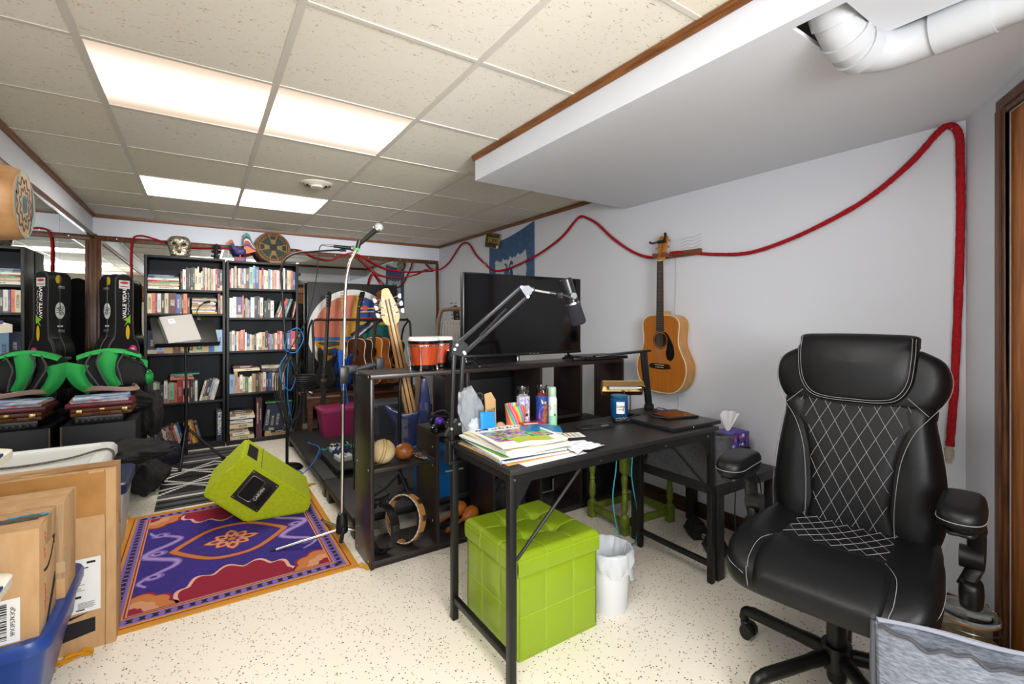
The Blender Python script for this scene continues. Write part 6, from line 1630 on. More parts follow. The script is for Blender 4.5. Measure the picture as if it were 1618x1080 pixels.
MB().blob((.08, 0, -.005), (.027, .027, .027), 22, 14).build('mic_grille', mat('mic_grille_dark', '#85868a', .35, .7, bump=.8, bscale=600), t)
cable('cable', 'black microphone cable hanging from the level microphone', [(.90, 4.27, 1.884), (.86, 4.27, 1.875), (.84, 4.27, 1.80), (.82, 4.25, 1.6), (.76, 4.24, 1.3), (.68, 4.24, 1.12), (.62, 4.25, 1.0), (.60, 4.26, .95)], .0042, cab_k)
b = MB(); random.seed(4)
for i in range(7):
 w_ = .05 + .02 * (i % 4); x0 = .598 + .006 * i
 b.tube(spline([(x0, 4.27, .93), (x0 - w_, 4.25, .80), (x0 - w_ * .9, 4.24, .55), (x0, 4.24, .40 - .05 * (i % 3)), (x0 + w_, 4.25, .55), (x0 + w_ * .7, 4.26, .8), (x0 + .004, 4.27, .93)], 6), .0045, 6)
tag(b.build('coiled_cable', cab_k), 'coils of black cable hung on the black microphone stand', 'cable')
b = MB()
for i in range(8):
 z = .76 - .016 * i; rr = .095 - .004 * abs(i - 2)
 b.tube([(.735 + rr * math.cos(a), 4.32 + rr * .8 * math.sin(a), z + .006 * math.sin(a)) for a in [2 * PI * k / 28 for k in range(28)]], .007, 7, True)
b.tube([(.735, 4.32, .62), (.735, 4.32, .36)], .022, 10); b.tube([(.62, 4.30, .70), (.66, 4.31, .70)], .01, 8)
tag(b.build('coiled_cable', cab_k), 'thick coil of black cable beside the black microphone stand', 'cable')
b = MB(); b.tube(spline([(.60, 4.27, 1.14), (.68, 4.26, 1.17), (.72, 4.26, 1.08), (.66, 4.26, .97), (.58, 4.27, 1.0), (.60, 4.27, 1.1)], 6), .0042, 6); b.tube(spline([(.59, 4.26, .95), (.54, 4.25, .86), (.56, 4.24, .72), (.62, 4.25, .66), (.66, 4.26, .78), (.61, 4.27, .9), (.60, 4.27, .6), (.63, 4.26, .4), (.62, 4.27, .3)], 6), .0042, 6)
tag(b.build('coiled_cable', cab_b), 'blue cable loops tied to the black microphone stand', 'cable')
t = thing('music_stand', 'black music stand with a tripod foot in front of the left bookcase', 'music stand', (-.105, 4.97, 0), rz=R(13))
MB().tube([(0, 0, .07), (0, 0, .62)], .014, 14).build('pole', blk_metal, t); MB().tube([(0, 0, .60), (0, .02, 1.05)], .010, 12).build('inner_pole', blk_metal, t)
MB().tube([(0, 0, .585), (0, 0, .645)], .02, 14).build('collar', blk_plastic, t); MB().tube([(0, 0, .26), (0, 0, .32)], .024, 14).build('tripod_collar', blk_plastic, t)
for a in (250, 330, 90):
 c, s_ = math.cos(R(a)), math.sin(R(a))
 MB().tube([(c * .018, s_ * .018, .29), (c * .29, s_ * .29, .012)], .011, 10).build('leg', blk_metal, t)
 MB().tube([(c * .27, s_ * .27, .03), (c * .31, s_ * .31, .008)], .0125, 10).build('foot', rubber, t)
DK = basis((0, -.06, 1.015), (1, 0, 0), (0, .60, .80))     # desk plane: y up the slope, z toward reader
dk_ = MB(); dk_.box((-.235, 0, -.004), (.235, .30, 0), .0015, M=DK); dk_.build('music_desk', blk_metal, t)
dk_ = MB(); dk_.box((-.235, -.006, -.004), (.235, .0, .055), .0015, M=DK); dk_.build('ledge', blk_metal, t)
MB().tube([DK @ Vector((0, .10, -.01)), (0, .02, 1.05)], .02, 12).build('swivel', blk_plastic, t)
MSW = t.matrix_basis.copy() if False else Matrix.Translation((-.105, 4.97, 0)) @ Matrix.Rotation(R(13), 4, 'Z')
t = thing('ring_binder', 'grey ring binder lying open-side down on the music stand', 'binder'); t.matrix_world = MSW @ DK @ Matrix.Translation((-.06, .004, .002)) @ Matrix.Rotation(R(8), 4, 'Z')
gb = mat('binder_grey', '#a3a09c', .55)
b = MB()
b.box((-.085, .002, .052), (.155, .278, .056), .001); b.box((-.085, .002, .0), (-.080, .278, .056), .001); b.box((-.085, .002, .0), (.155, .278, .004), .001); b.build('cover', gb, t)
MB().box((-.075, .006, .006), (.150, .272, .046)).build('paper_block', paper, t)
b = MB(); b.box((-.03, .20, .0562), (.015, .245, .0568)); b.build('label', label_w, t); b = MB(); b.box((-.022, .225, .0569), (.005, .231, .0573)); b.build('label_print', black_ink, t)
t = thing('clip_light', 'small black gooseneck clip light on the top edge of the music stand', 'clip light'); t.matrix_world = MSW @ DK @ Matrix.Translation((.12, .30, 0))
MB().box((-.015, -.03, -.008), (.015, .012, .01), .003).build('clip', blk_plastic, t)
MB().tube(spline([(0, 0, .01), (-.01, .05, .02), (.02, .12, .02), (.07, .17, .02)], 6), .004, 8).build('gooseneck', blk_plastic, t)
MB().tube([(.06, .165, .02), (.11, .18, .018)], [.010, .013], 10).build('lamp_head', blk_plastic, t)
bw = mat('bench_wood', '#5e3417', .35, col2='#44230e', vscale=5, stretch=(2, 14, 14))
t = thing('bench', 'low brown wooden bench table under the guitar rack', 'bench', (.85, 4.98, 0))
MB().box((0, 0, .445), (1.25, .64, .475), .004).build('bench_top', bw, t)
MB().box((.03, .02, .375), (1.22, .04, .445)).build('apron', bw, t); MB().box((.02, .03, .375), (.04, .61, .445)).build('apron', bw, t)
for x in (.03, 1.16):
 for y, z0 in ((.025, ZR), (.56, 0)):
  MB().prism([(-.03, .445), (-.016, z0), (.016, z0), (.03, .445)], -.028, .028, basis((x + .03, y + .03, 0), (1, 0, 0), (0, 0, 1))).build('leg', bw, t)
t = thing('painted_board', 'tall black board with a round desert and ocean painting behind the guitars', 'painting', (.985, 5.60, .4755))
MB().box((0, -.03, 0), (1.02, .0, 1.185), .003).build('board', mat('board_black', '#0f0f10', .55), t)
Pm = basis((.495, -.031, .615), (1, 0, 0), (0, 0, 1))
def seg(name, polys, m, z):
 b = MB()
 for p in polys: b.prism(p, z, z + .0008, Pm)
 return b.build(name, m, t)
rO, rI = .50, .435
seg('white_ring', [circ(rO, 72)], mat('paint_white', '#c9c7c2', .6), 0)
def clipc(poly, r=rI):
 """clip a polygon to the disc by sampling its edges and radially clamping"""
 out = []
 for a, c in zip(poly, poly[1:] + poly[:1]):
  for i in range(12):
   x, y = a[0] + (c[0] - a[0]) * i / 12, a[1] + (c[1] - a[1]) * i / 12
   d = math.hypot(x, y)
   if d > r: x, y = x * r / d, y * r / d
   out.append((x, y))
 return out
B2 = .6
seg('salmon_sky', [clipc([(-B2, -.05), (.02, -.05), (.02, B2), (-B2, B2)])], mat('paint_salmon', '#b8684f', .6), .001)
seg('amber_sky', [clipc([(-.12, -.05), (.06, -.05), (.06, .25), (.06, B2), (.02, B2), (-.02, .2)])], mat('paint_amber', '#c08a2a', .6), .002)
seg('sea_strip', [clipc([(-B2, -.085), (.0, -.085), (.0, -.045), (-B2, -.045)])], mat('paint_sea', '#1d5fa0', .6), .003)
seg('dunes', [clipc([(-B2, -.085), (0.02, -.085), (.02, -.3), (-.3, -.4), (-B2, -.3)])], mat('paint_dune', '#b07d22', .6), .0025)
seg('dune_shadows', [clipc([(-.40, -.11), (-.25, -.09), (-.12, -.11), (-.02, -.10), (-.02, -.16), (-.15, -.14), (-.28, -.16)]), clipc([(-.42, -.2), (-.2, -.17), (-.1, -.22), (-.3, -.26)])], mat('paint_dune_dark', '#3c3c1e', .6), .0035)
seg('white_peaks', [[(-.20, -.29), (-.09, -.17), (-.06, -.20), (.02, -.12), (.12, -.16), (.14, -.46), (-.05, -.49), (-.16, -.44)]], mat('paint_white', '#c9c7c2'), .004)
seg('ocean', [clipc([(.06, -.05), (B2, -.05), (B2, B2), (.06, B2)])], mat('paint_ocean', '#173a7a', .6), .001)
seg('teal_water', [clipc([(.04, -.05), (.36, .12), (B2, -.02), (B2, -.12), (.1, -.12)])], mat('paint_teal', '#126a66', .6), .0015)
seg('ocean_low', [clipc([(.1, -.12), (B2, -.12), (B2, -B2), (.1, -B2)])], mat('paint_deep', '#0f2b58', .6), .0012)
seg('yellow_waves', [clipc([(.06, .275), (B2, .285), (B2, .30), (.06, .292)]), clipc([(.06, .235), (B2, .25), (B2, .265), (.06, .25)]), clipc([(.06, .09), (.26, .10), (.40, .08), (B2, .1), (B2, .13), (.3, .12), (.06, .13)])], mat('paint_yellow', '#cfae2a', .6), .0022)
seg('red_waves', [clipc([(.06, .155), (.26, .16), (B2, .17), (B2, .18), (.26, .18), (.06, .175)])], mat('paint_red', '#b0342a', .6), .0024)
seg('red_sun', [circ(.034, 28, .13, .285)], mat('paint_sun', '#c04a2c', .6), .0030)
seg('bridge_keys', [[(-.01 + k * .043, -.10 + k * .035), (.03 + k * .043, -.07 + k * .035), (.025 + k * .043, -.05 + k * .035), (-.02 + k * .043, -.08 + k * .035)] for k in range(10)], mat('paint_white', '#c9c7c2'), .0036)
seg('bridge_dark', [[(-.02, -.05), (.42, .28), (.40, .31), (-.04, -.02)], [(.0, -.11), (.44, .21), (.43, .23), (-.01, -.09)]], mat('paint_black', '#17181a', .6), .0033)
t = thing('guitar_rack', 'black tubular guitar rack with a padded top bar on the bench', 'guitar rack', (.945, 5.02, .4755))
rk = mat('rack_black', '#111112', .4)
for x in (0, 1.03):
 b = MB(); b.tube(spline([(x + .0, .0, .02), (x, .02, .5), (x, .05, .72), (x + (.03 if x == 0 else -.03), .06, .765)], 6), .012, 10); b.tube([(x, -.02, .014), (x, .44, .014)], .012, 10); b.tube(spline([(x, .42, .02), (x, .30, .6), (x, .10, .76)], 5), .010, 10); b.build('side_frame', rk, t)
b = MB(); b.tube([(.02, .06, .765), (1.01, .06, .765)], .013, 12); b.build('top_bar', rk, t)
b = MB(); b.tube([(0, .03, .05), (1.03, .03, .05)], .012, 10); b.tube([(0, .34, .05), (1.03, .34, .05)], .012, 10); b.build('bottom_bars', mat('rack_foam', '#1b1b1c', .9), t)
for i in range(9): MB().tube([(.06 + i * .115, .06, .765), (.06 + i * .115, .01, .77)], .014, 8).build('neck_divider', mat('rack_foam', '#1b1b1c'), t)
def rk_basis(x, y, ang, tilt=6, z=.485, roll=0):
 """guitar standing in the rack, its face turned to ang degrees (0 = towards the room front)"""
 a = R(ang); n = Vector((-math.sin(a), -math.cos(a), 0)); up = Vector((0, 0, 1)); xx = up.cross(n)
 M = basis((x, y, z), xx, up + n * -math.tan(R(tilt)) * .8 + xx * math.tan(R(roll)))
 return M
GG = 'guitars standing in the rack'
ebm = mat('ebony_black', '#131214', .35)
electric('electric_bass', 'black electric bass leftmost in the guitar rack', rk_basis(1.085, 5.10, 62, 5, .535), mat('bass_black', '#1a1b1a', .3), ebm, ebm, scale=.88, group=GG, headcol=ebm)
electric('electric_bass', 'blue electric guitar with maple neck, second from the left in the rack', rk_basis(1.245, 5.12, 58, 5, .535), mat('guitar_blue', '#173a86', .25), maple, maple, scale=.86, group=GG, strings=6)
acoustic('acoustic_guitar', 'dark brown acoustic guitar with cream binding in the middle of the rack', rk_basis(1.435, 5.10, 66, 6, .54, -2), mat('mahog_top', '#4a2412', .3), mat('mahog_side', '#2b120b', .25), mat('mahog_neck', '#4a2a18', .4), ebm, GG, pick=False, scale=.97)
acoustic('acoustic_guitar', 'orange amber acoustic guitar second from the right in the rack', rk_basis(1.625, 5.10, 70, 6, .54, -2), mat('amber_top', '#a85f1e', .25), mat('amber_side', '#a8571a', .25, col2='#8c4412', vscale=12), mat('mahog_neck', '#4a2a18'), mat('cherry_head', '#6a2f17', .4), GG, pick=False, capo=False, scale=.99)
acoustic('acoustic_guitar', 'natural topped acoustic guitar with dark sides rightmost in the rack', rk_basis(1.80, 5.14, 52, 6, .54), mat('nat_top', '#a9733c', .3), mat('dark_side', '#3a1c12', .3), mat('dark_neck2', '#2f1c14', .4), ebm, GG, scale=.93)
tag(MB().grid(lambda u, v: (.985 + .045 * v + .02 * math.sin(u * 5), 4.955 + .015 * math.sin(u * 4 + 1), .62 - .47 * u if v < 2 else 0), 14, 2, .003).build('guitar_strap', mat('strap_black', '#141415', .8)), 'wide black strap hanging from the leftmost bass down the front of the bench', 'strap')
tag(MB().tube(spline([(1.19, 4.955, .93), (1.205, 4.95, .70), (1.23, 4.95, .45), (1.27, 4.955, .30), (1.32, 4.955, .24), (1.36, 4.955, .32), (1.35, 4.955, .50), (1.33, 4.955, .75)], 8), .028, 8, flat=.12, up=(1, 0, 0)).build('guitar_strap', mat('strap_blue', '#1f56b3', .7)), 'bright blue strap looping from the blue guitar down the bench front', 'strap')
for lb, c, x0, x1, y0, y1, h in (('magenta pink plastic tote on the riser before the bench', '#8e2a55', .93, 1.33, 4.62, 4.92, .27), ('dark grey plastic tote on the riser right of the pink tote', '#4a4f59', 1.38, 1.85, 4.45, 4.80, .30)):
 t = thing('storage_tote', lb, 'storage tote', ((x0 + x1) / 2, (y0 + y1) / 2, ZR)); hx, hy = (x1 - x0) / 2, (y1 - y0) / 2; m_ = mat('tote_' + c[1:], c, .35)
 b = MB(); loft(b, [(rrect(hx - .04, hy - .04, .03), 0), (rrect(hx - .01, hy - .01, .035), h - .03)]); b.build('tub', m_, t)
 b = MB(); loft(b, [(rrect(hx, hy, .04), h - .032), (rrect(hx, hy, .04), h - .008), (rrect(hx - .02, hy - .02, .035), h)]); b.build('lid', m_, t)
bM = basis((1.25, 3.0, .28), (-.93, .30, -.20), (-.19, .06, 1.0))      # face turned away from the camera
t = thing('electric_bass', 'blue bass with a striped natural neck, its back to the room, behind the shelf', 'guitar'); t.matrix_world = bM
o = sp2([(0, 0), (.09, .005), (.15, .05), (.165, .12), (.14, .2), (.12, .26), (.135, .33), (.16, .40), (.145, .425), (.105, .39), (.07, .36), (.045, .345), (-.045, .345), (-.075, .38), (-.095, .46), (-.115, .54), (-.14, .55), (-.15, .47), (-.135, .33), (-.12, .26), (-.145, .19), (-.168, .11), (-.145, .045), (-.08, .005)], 4)
blu = mat('bass_blue_burst', '#1b2558', .28, col2='#2c3a78', vscale=3, coat=.5)
MB().cushion(o, .045, 0, [(.001, 1), (.7, 1), (.92, 1), (.97, .95), (1, .5), (.97, .05), (.92, 0), (.7, 0), (.001, 0)], centre=(0, .2)).build('body', blu, t)
nm_ = mat('natural_maple', '#c79a62', .4, col2='#b98a50', vscale=5, stretch=(20, 1, 20))
wl = mat('walnut_stripe', '#2a1812', .4)
def nk(u, v):
 w_ = .040 - .008 * u
 return (w_ * math.cos(PI * v), .24 + .72 * u, .035 - .032 * math.sin(PI * v))
MB().grid(nk, 12, 16).build('neck', nm_, t)
b = MB(); b.prism([(-.040, .34), (.040, .34), (.032, .96), (-.032, .96)], .035, .042); b.build('fretboard', dark_neck, t)
b = MB()
for xo in (-.35, .35):
 b.tube([((.040 - .008 * u) * xo, .26 + .86 * u, .035 - .0325 * math.sqrt(1 - xo * xo)) for u in [i / 12 for i in range(13)]], .0045, 6, flat=.3, up=(1, 0, 0))
b.build('neck_stripes', wl, t)
HS = MB().prism(sp2([(-.032, .95), (-.058, 1.0), (-.05, 1.08), (-.03, 1.16), (-.018, 1.19), (.018, 1.19), (.03, 1.16), (.05, 1.08), (.058, 1.0), (.032, .95)], 3)[::-1], .008, .026).build('headstock', nm_, t)
for k in range(3):
 for s in (-1, 1):
  y = 1.02 + .05 * k; b = MB(); b.cyl((s * .028, y, .008), (s * .028, y, -.006), .008, n=12); b.tube([(s * .03, y, -.004), (s * .075, y + .008, -.004)], .004, 8); b.cushion(sp2([(s * .070, y - .006), (s * .090, y - .010), (s * .092, y + .022), (s * .072, y + .016)], 3), .001, -.009); b.build('tuning_peg', nickel, HS)
b = MB()
for x, y in ((-.03, .30), (.03, .30), (-.03, .36), (.02, .31)): b.cyl((x * 1.8, y - .05, .001), (x * 1.8, y - .05, -.002), .007, n=12)
b.build('body_screws', blk_plastic, t)
MB().tube([(-.118, .545, .02), (-.118, .575, .02)], [.006, .012], 10).build('strap_button', blk_plastic, t)
t = thing('guitar_stand', 'black tripod guitar stand holding the blue bass on the riser', 'guitar stand', (1.06, 2.90, ZR))
b = MB(); b.tube([(0, 0, .06), (.0, .0, .30), (.0, .0, .66)], .0125, 12); b.tube([(0, 0, .66), (.015, .01, .80)], .011, 10); b.build('pole', blk_metal, t)
for a in (185, 275, 60):
 c, s_ = math.cos(R(a)), math.sin(R(a)); MB().tube([(0, 0, .14), (c * .10, s_ * .10, .06), (c * .22, s_ * .22, .012)], .012, 10).build('leg', blk_metal, t)
b = MB(); b.tube(spline([(0, .0, .20), (.0, .05, .16), (.0, .2, .155), (.0, .24, .19)], 4), .011, 10); b.tube([(-.08, .13, .155), (.15, .13, .155)], .011, 10); b.build('cradle', mat('rack_foam', '#1b1b1c'), t)
taupe = mat('taupe_wood', '#8b7560', .5, col2='#776350', vscale=6, stretch=(10, 10, 1)); strp = mat('cushion_stripe', '#a9a8a6', .85)
t = thing('folding_chair', 'tall taupe folding chair with grey striped cushions behind the television', 'chair', (1.62, 3.30, ZR), rz=R(-48))
for x in (-.19, .19):
 MB().tube([(x, .16, 0), (x, .10, .5), (x, .14, .8), (x * .98, .19, 1.12)], .016, 10).build('rear_post', taupe, t)
 MB().box((x - .022, -.19, 0), (x + .022, -.15, .70), .004).build('leg', taupe, t)
 MB().tube([(x, -.16, .28), (x, .12, .28)], .012, 8).build('side_rail', taupe, t)
MB().tube(spline([(-.186, .19, 1.10), (-.17, .20, 1.17), (-.12, .205, 1.195), (.12, .205, 1.195), (.17, .20, 1.17), (.186, .19, 1.10)], 6), .016, 10).build('top_rail', taupe, t)
MB().box((-.21, -.19, .70), (.21, .16, .725), .005).build('seat_frame', taupe, t)
MB().cushion(rrect(.20, .17, .05), .765, .726, M=Matrix.Translation((0, -.015, 0))).build('seat_cushion', strp, t, smooth=60)
Bk = basis((0, .165, .80), (1, 0, 0), (0, .14, 1))
MB().cushion([(x, y + .16) for x, y in rrect(.165, .15, .04)], lambda x, y: .03 + .004 * abs(math.sin(x * 90)), -.012, M=Bk).build('back_cushion', strp, t, smooth=60)
b = MB()
for i in range(13): b.tube([Bk @ Vector((-.15 + .025 * i, .03, .0305)), Bk @ Vector((-.15 + .025 * i, .29, .0305))], .0022, 5, flat=.6)
b.build('cushion_stripes', mat('stripe_grey', '#6d6d6f', .9), t)
MB().box((-.19, .165, .36), (.19, .185, .40), .003).build('cross_rail', taupe, t); MB().box((-.19, -.18, .36), (.19, -.162, .40), .003).build('cross_rail', taupe, t)
electric('electric_guitar', 'dark electric guitar leaning behind the folding chair, only its headstock showing', basis((1.90, 3.62, .26), (.95, .3, 0), (-.10, .10, 1)), mat('bass_black', '#1a1b1a'), mat('dark_neck2', '#2f1c14'), dark_neck, scale=.98, strings=6)
t = thing('cardboard_box', 'small cardboard box on the riser under the folding chair, a grey remote on top', 'box', (1.52, 3.36, ZR))
MB().box((-.08, -.10, 0), (.10, .10, .335), .002).build('carton', card, t); MB().box((-.02, -.06, .335), (.03, .05, .35), .004).build('handset', mat('handset_grey', '#3a3a3b', .5), t)
t = thing('guitar_amplifier', 'black amplifier with silver corners seen through the shelf unit under the television', 'amplifier', (1.62, 2.86, ZR))
MB().box((-.28, -.16, 0), (.28, .16, .72), .008).build('amp_cabinet', bc_, t)
b = MB(); b.prism(circ(.034, 28), 0, .002, basis((-.09, -.1605, .60), (1, 0, 0), (0, 0, 1))); b.build('round_logo', mat('logo_grey', '#6d6d6e', .5), t)
b = MB(); b.tube([(-.09 + .018 * math.cos(a) * (1 - a / 14), -.1635, .60 + .018 * math.sin(a) * (1 - a / 14)) for a in [k * .4 for k in range(24)]], .003, 5); b.build('logo_swirl', blk_plastic, t)
b = MB(); b.box((-.22, -.165, .30), (.22, -.1605, .50)); b.build('grille_cloth', mat('grille_black', '#101011', .9, bump=.5, bscale=300), t)
for s in (-1, 1):
 b = MB(); b.box((s * .282 - .02, -.164, .68), (s * .282 + .02, -.12, .724), .004); b.build('corner_protector', nickel, t)
t = thing('rack_case', 'black rack case with silver handles on the amplifier behind the television', 'electronics', (1.62, 2.84, ZR + .7205))
MB().box((-.24, -.13, 0), (.24, .13, .19), .004).build('housing', blk_plastic, t)
for s in (-.20, .20):
 MB().tube(spline([(s, -.13, .04), (s, -.16, .045), (s, -.16, .15), (s, -.13, .155)], 3), .006, 8).build('handle', nickel, t)
t = thing('plastic_crate', 'bright blue plastic crate inside the lower shelf opening under the desk edge', 'crate', (1.235, 2.70, ZR))
bl = mat('crate_blue', '#1463a8', .4)
b = MB(); b.box((-.10, -.02, 0), (.09, .16, .30), .008); b.build('crate_body', bl, t); b = MB(); b.box((-.108, -.028, .27), (.098, .168, .302), .005); b.build('rim', bl, t); MB().box((-.09, -.026, .12), (.08, -.02, .15), .002).build('ledge', bl, t)
# ------------------------------------------------------------ television and things on the shelf unit
ZT = BZ + .0005
t = thing('television', 'large black flat television standing on the long shelf unit', 'television', (1.746, 2.475, ZT))
MB().box((-.46, -.012, .048), (.46, .028, .558), .005).build('casing', mat('tv_plastic', '#0d0d0e', .35), t)
MB().box((-.452, -.0135, .066), (.452, -.0121, .551)).build('screen', mat('tv_screen', '#08080a', .08, spec=.5), t)
MB().box((-.46, -.0145, .048), (.46, -.012, .0655), .002).build('lower_bezel', mat('tv_bezel', '#171718', .3), t)
for s in (-1, 1):
 b = MB(); b.tube([(s * .36, .01, .055), (s * .37, .01, .03), (s * .385, -.06, .008), (s * .40, -.105, .005)], [.010, .010, .008, .006], 8); b.tube([(s * .37, .01, .03), (s * .385, .07, .008), (s * .395, .10, .005)], .008, 8); b.build('foot', blk_plastic, t)
b = MB()
for i in range(3): b.box((.02 + .03 * i, -.0150, .054), (.034 + .03 * i, -.0144, .059))
b.build('port_marks', mat('mark_grey', '#8a8a8a', .5), t)
t = thing('laptop', 'closed black laptop at the right end of the long shelf unit', 'laptop', (2.345, 2.46, ZT), rz=R(-4))
MB().box((-.185, -.13, .002), (.185, .125, .016), .004).build('base', blk_plastic, t); MB().box((-.185, -.13, .0165), (.185, .125, .024), .003).build('screen_lid', mat('laptop_lid', '#1b1b1c', .35), t)
b = MB(); b.box((-.13, -.1308, .006), (-.126, -.1301, .010)); b.build('indicator', mat('red_led', '#c02525', .4), t)
b = MB()
for i in range(5): b.box((-.06 + .014 * i, -.1306, .005), (-.052 + .014 * i, -.1301, .012))
b.build('ports', black_gap, t)
t = thing('controller', 'small black handheld device lying before the laptop by the television foot', 'electronics', (2.13, 2.39, ZT), rz=R(-20)); MB().box((-.05, -.018, 0), (.05, .018, .022), .006).build('casing', blk_plastic, t)
t = thing('bongo_drums', 'orange wooden bongo pair with white skins on the left end of the shelf unit', 'drum', (1.035, 2.45, ZT))
wood_o = mat('bongo_orange', '#b5441a', .3, col2='#9c3512', vscale=6, stretch=(26, 26, 1), coat=.4)
for nm, x, y, r_, h in (('large', .0, 0, .083, .150), ('small', .13, .075, .074, .148)):
 Mb = Matrix.Translation((x, y, .014))
 SH = MB().lathe([(r_ * .80, 0), (r_ * .80, .004), (r_ * .97, h - .012), (r_ * .97, h)], 40, Mb).build('shell', wood_o, t)
 MB().lathe([(r_ * .82, -.008), (r_ * .86, -.006), (r_ * .86, .012), (r_ * .82, .014)], 40, Mb, True).build('bottom_ring', blk_gloss, t)
 MB().lathe([(r_ * 1.0, h - .022), (r_ * 1.06, h - .020), (r_ * 1.06, h - .006), (r_ * 1.0, h - .004)], 40, Mb).build('tension_ring', blk_gloss, t)
 MB().lathe([(r_ * 1.04, h - .004), (r_ * 1.06, h + .002), (r_ * 1.02, h + .012), (r_ * .95, h + .016), (.003, h + .017)], 40, Mb).build('skin', mat('skin_white', '#e6e4df', .4), t)
 MB().lathe([(r_ * 1.0, h - .034), (r_ * 1.05, h - .033), (r_ * 1.05, h - .027), (r_ * 1.0, h - .026)], 40, Mb).build('chrome_ring', chrome, SH)
 for k in range(4):
  a = R(-125 + 90 * k if nm == 'large' else -60 + 90 * k); c, s_ = math.cos(a), math.sin(a)
  b = MB(); b.tube([Mb @ Vector((c * q, s_ * q, z)) for q, z in ((r_ * 1.06, h - .03), (r_ * 1.08, h - .05), (r_ * .92, .03), (r_ * .88, .002))], .0032, 8); b.cyl(Mb @ Vector((c * r_ * .9, s_ * r_ * .9, -.012)), Mb @ Vector((c * r_ * .9, s_ * r_ * .9, .004)), .007, n=10); b.build('tension_rod', chrome, SH)
t = thing('mug', 'glossy black round mug with a white rim beside the bongos', 'mug', (1.205, 2.42, ZT))
MB().lathe([(.003, 0), (.032, 0), (.046, .02), (.053, .05), (.048, .085), (.040, .100), (.037, .100), (.044, .08), (.048, .05), (.003, .01)], 32).build('bowl', blk_gloss, t)
MB().lathe([(.039, .098), (.0415, .1), (.040, .104), (.036, .103), (.0365, .099)], 32, None, False).build('rim', mat('rim_white', '#e5e5e2', .3), t)
MB().tube(spline([(.045, .0, .08), (.072, 0, .075), (.076, 0, .045), (.05, 0, .03)], 5), .006, 8).build('handle', blk_gloss, t)
ZM = .4965
hidec = mat('rawhide_cream', '#c9b78f', .55, col2='#a68d5f', vscale=9, bump=.2, bscale=50)
t = thing('shaker', 'cream rawhide covered egg shaped shaker on the middle shelf', 'shaker', (.785, 2.40, ZM))
MB().blob((0, 0, .062), (.066, .06, .062), 32, 20).build('shaker_body', hidec, t)
b = MB()
for off in (.0, .014): b.tube([(-.02 + .07 * math.sin(a) * .3 + off, .0607 * math.cos(a), .062 + .0625 * math.sin(a)) for a in [2 * PI * i / 40 for i in range(40)]], .002, 6, True)
b.build('stitching', mat('sinew_tan', '#8f7648', .8), t)
t = thing('shaker', 'polished brown gourd shaker beside the cream one on the middle shelf', 'shaker', (.905, 2.41, ZM))
MB().blob((0, 0, .043), (.052, .05, .043), 28, 18).build('shaker_body', mat('gourd_brown', '#9c5a2a', .3, col2='#6e3a18', vscale=22), t)
t = thing('beaded_pouch', 'small triangular beaded pouch, black with red and turquoise beads on the middle shelf', 'pouch', (.985, 2.385, ZM), rz=R(-12))
MB().prism([(-.045, .07), (.012, -.07), (.028, -.06), (.05, .06)], 0, .012).build('pouch_body', mat('pouch_black', '#191a1e', .8), t)
cols = [mat('bead_red', '#c2352e', .4), mat('bead_blue', '#2f7fc0', .4), mat('bead_yellow', '#d0a92c', .4)]
b = MB(); random.seed(9)
for i in range(46):
 u, v = random.random(), random.random(); y = -.045 + .10 * v; x = -.01 - .03 * v + (.03 + .052 * v) * u
 b.slot(i % 3); b.blob((x, y, .013), (.003, .003, .002), 6, 4)
b.build('beads', cols, t); MB().prism([(-.002, -.045), (.012, -.0705), (.0285, -.0605), (.030, -.04), (.016, -.055)], .0121, .0135).build('turquoise_edge', mat('bead_turquoise', '#39a9c9', .4), t)
def tambourine(name, label, M, col, col2, r=.125, d=.045, rows=2):
 t = thing(name, label, 'tambourine'); t.matrix_world = M
 m = mat(name + col, col, .4, col2=col2, vscale=7)
 b = MB(); n = 96
 def wall(rad):
  return [(rad * math.cos(2 * PI * i / n), rad * math.sin(2 * PI * i / n)) for i in range(n)]
 b.lathe([(r - .006, -d / 2), (r, -d / 2), (r, d / 2), (r - .006, d / 2), (r - .006, -d / 2)], n, None, False); b.build('hoop', m, t)
 for k in range(9):
  a0 = 2 * PI * k / 9 + .2
  hb = MB(); jb = MB()
  for zz in (-.009, .009):
   pts = [(a0 + (q - 2) * .05) for q in range(5)]
   for rad in (r + .0004, r - .0064):
    hb.tube([(rad * math.cos(a), rad * math.sin(a), zz) for a in pts], .0042, 6, flat=.12 if False else .3)
   c, s_ = math.cos(a0), math.sin(a0)
   for off in (-.0035, .0035):
    jb.cyl((c * (r - .003) - s_ * 0, s_ * (r - .003), zz + off - .0006), (c * (r - .003), s_ * (r - .003), zz + off + .0006), .016, n=16)
  hb.build('slot', black_gap, t); jb.build('jingle', nickel, t)
 b = MB(); b.lathe([(r - .0055, d / 2 + .0001), (r + .0005, d / 2 + .0001), (r + .0005, d / 2 + .002), (r - .0055, d / 2 + .002)], n, None, False); b.build('skin_edge', mat('skin_edge' + col, '#d8d0bd' if col != '#17171a' else '#202022', .5), t)
 tk = MB()
 for k in range(28):
  a = 2 * PI * k / 28; tk.cyl((r * math.cos(a) * .98, r * math.sin(a) * .98, d / 2 + .001), (r * math.cos(a) * .98, r * math.sin(a) * .98, d / 2 + .0035), .0022, n=8)
 tk.build('tacks', blk_plastic, t)
 return t
def ring_pose(x, y, z, yaw, lean):
 """hoop standing upright on its rim; axis points to yaw"""
 a = R(yaw); ax = Vector((math.cos(a), math.sin(a), math.sin(R(lean)))).normalized(); s_ = Vector((0, 0, 1)).cross(ax).normalized(); u = ax.cross(s_)
 return basis((x, y, z), s_, u)
zb_ = .0405
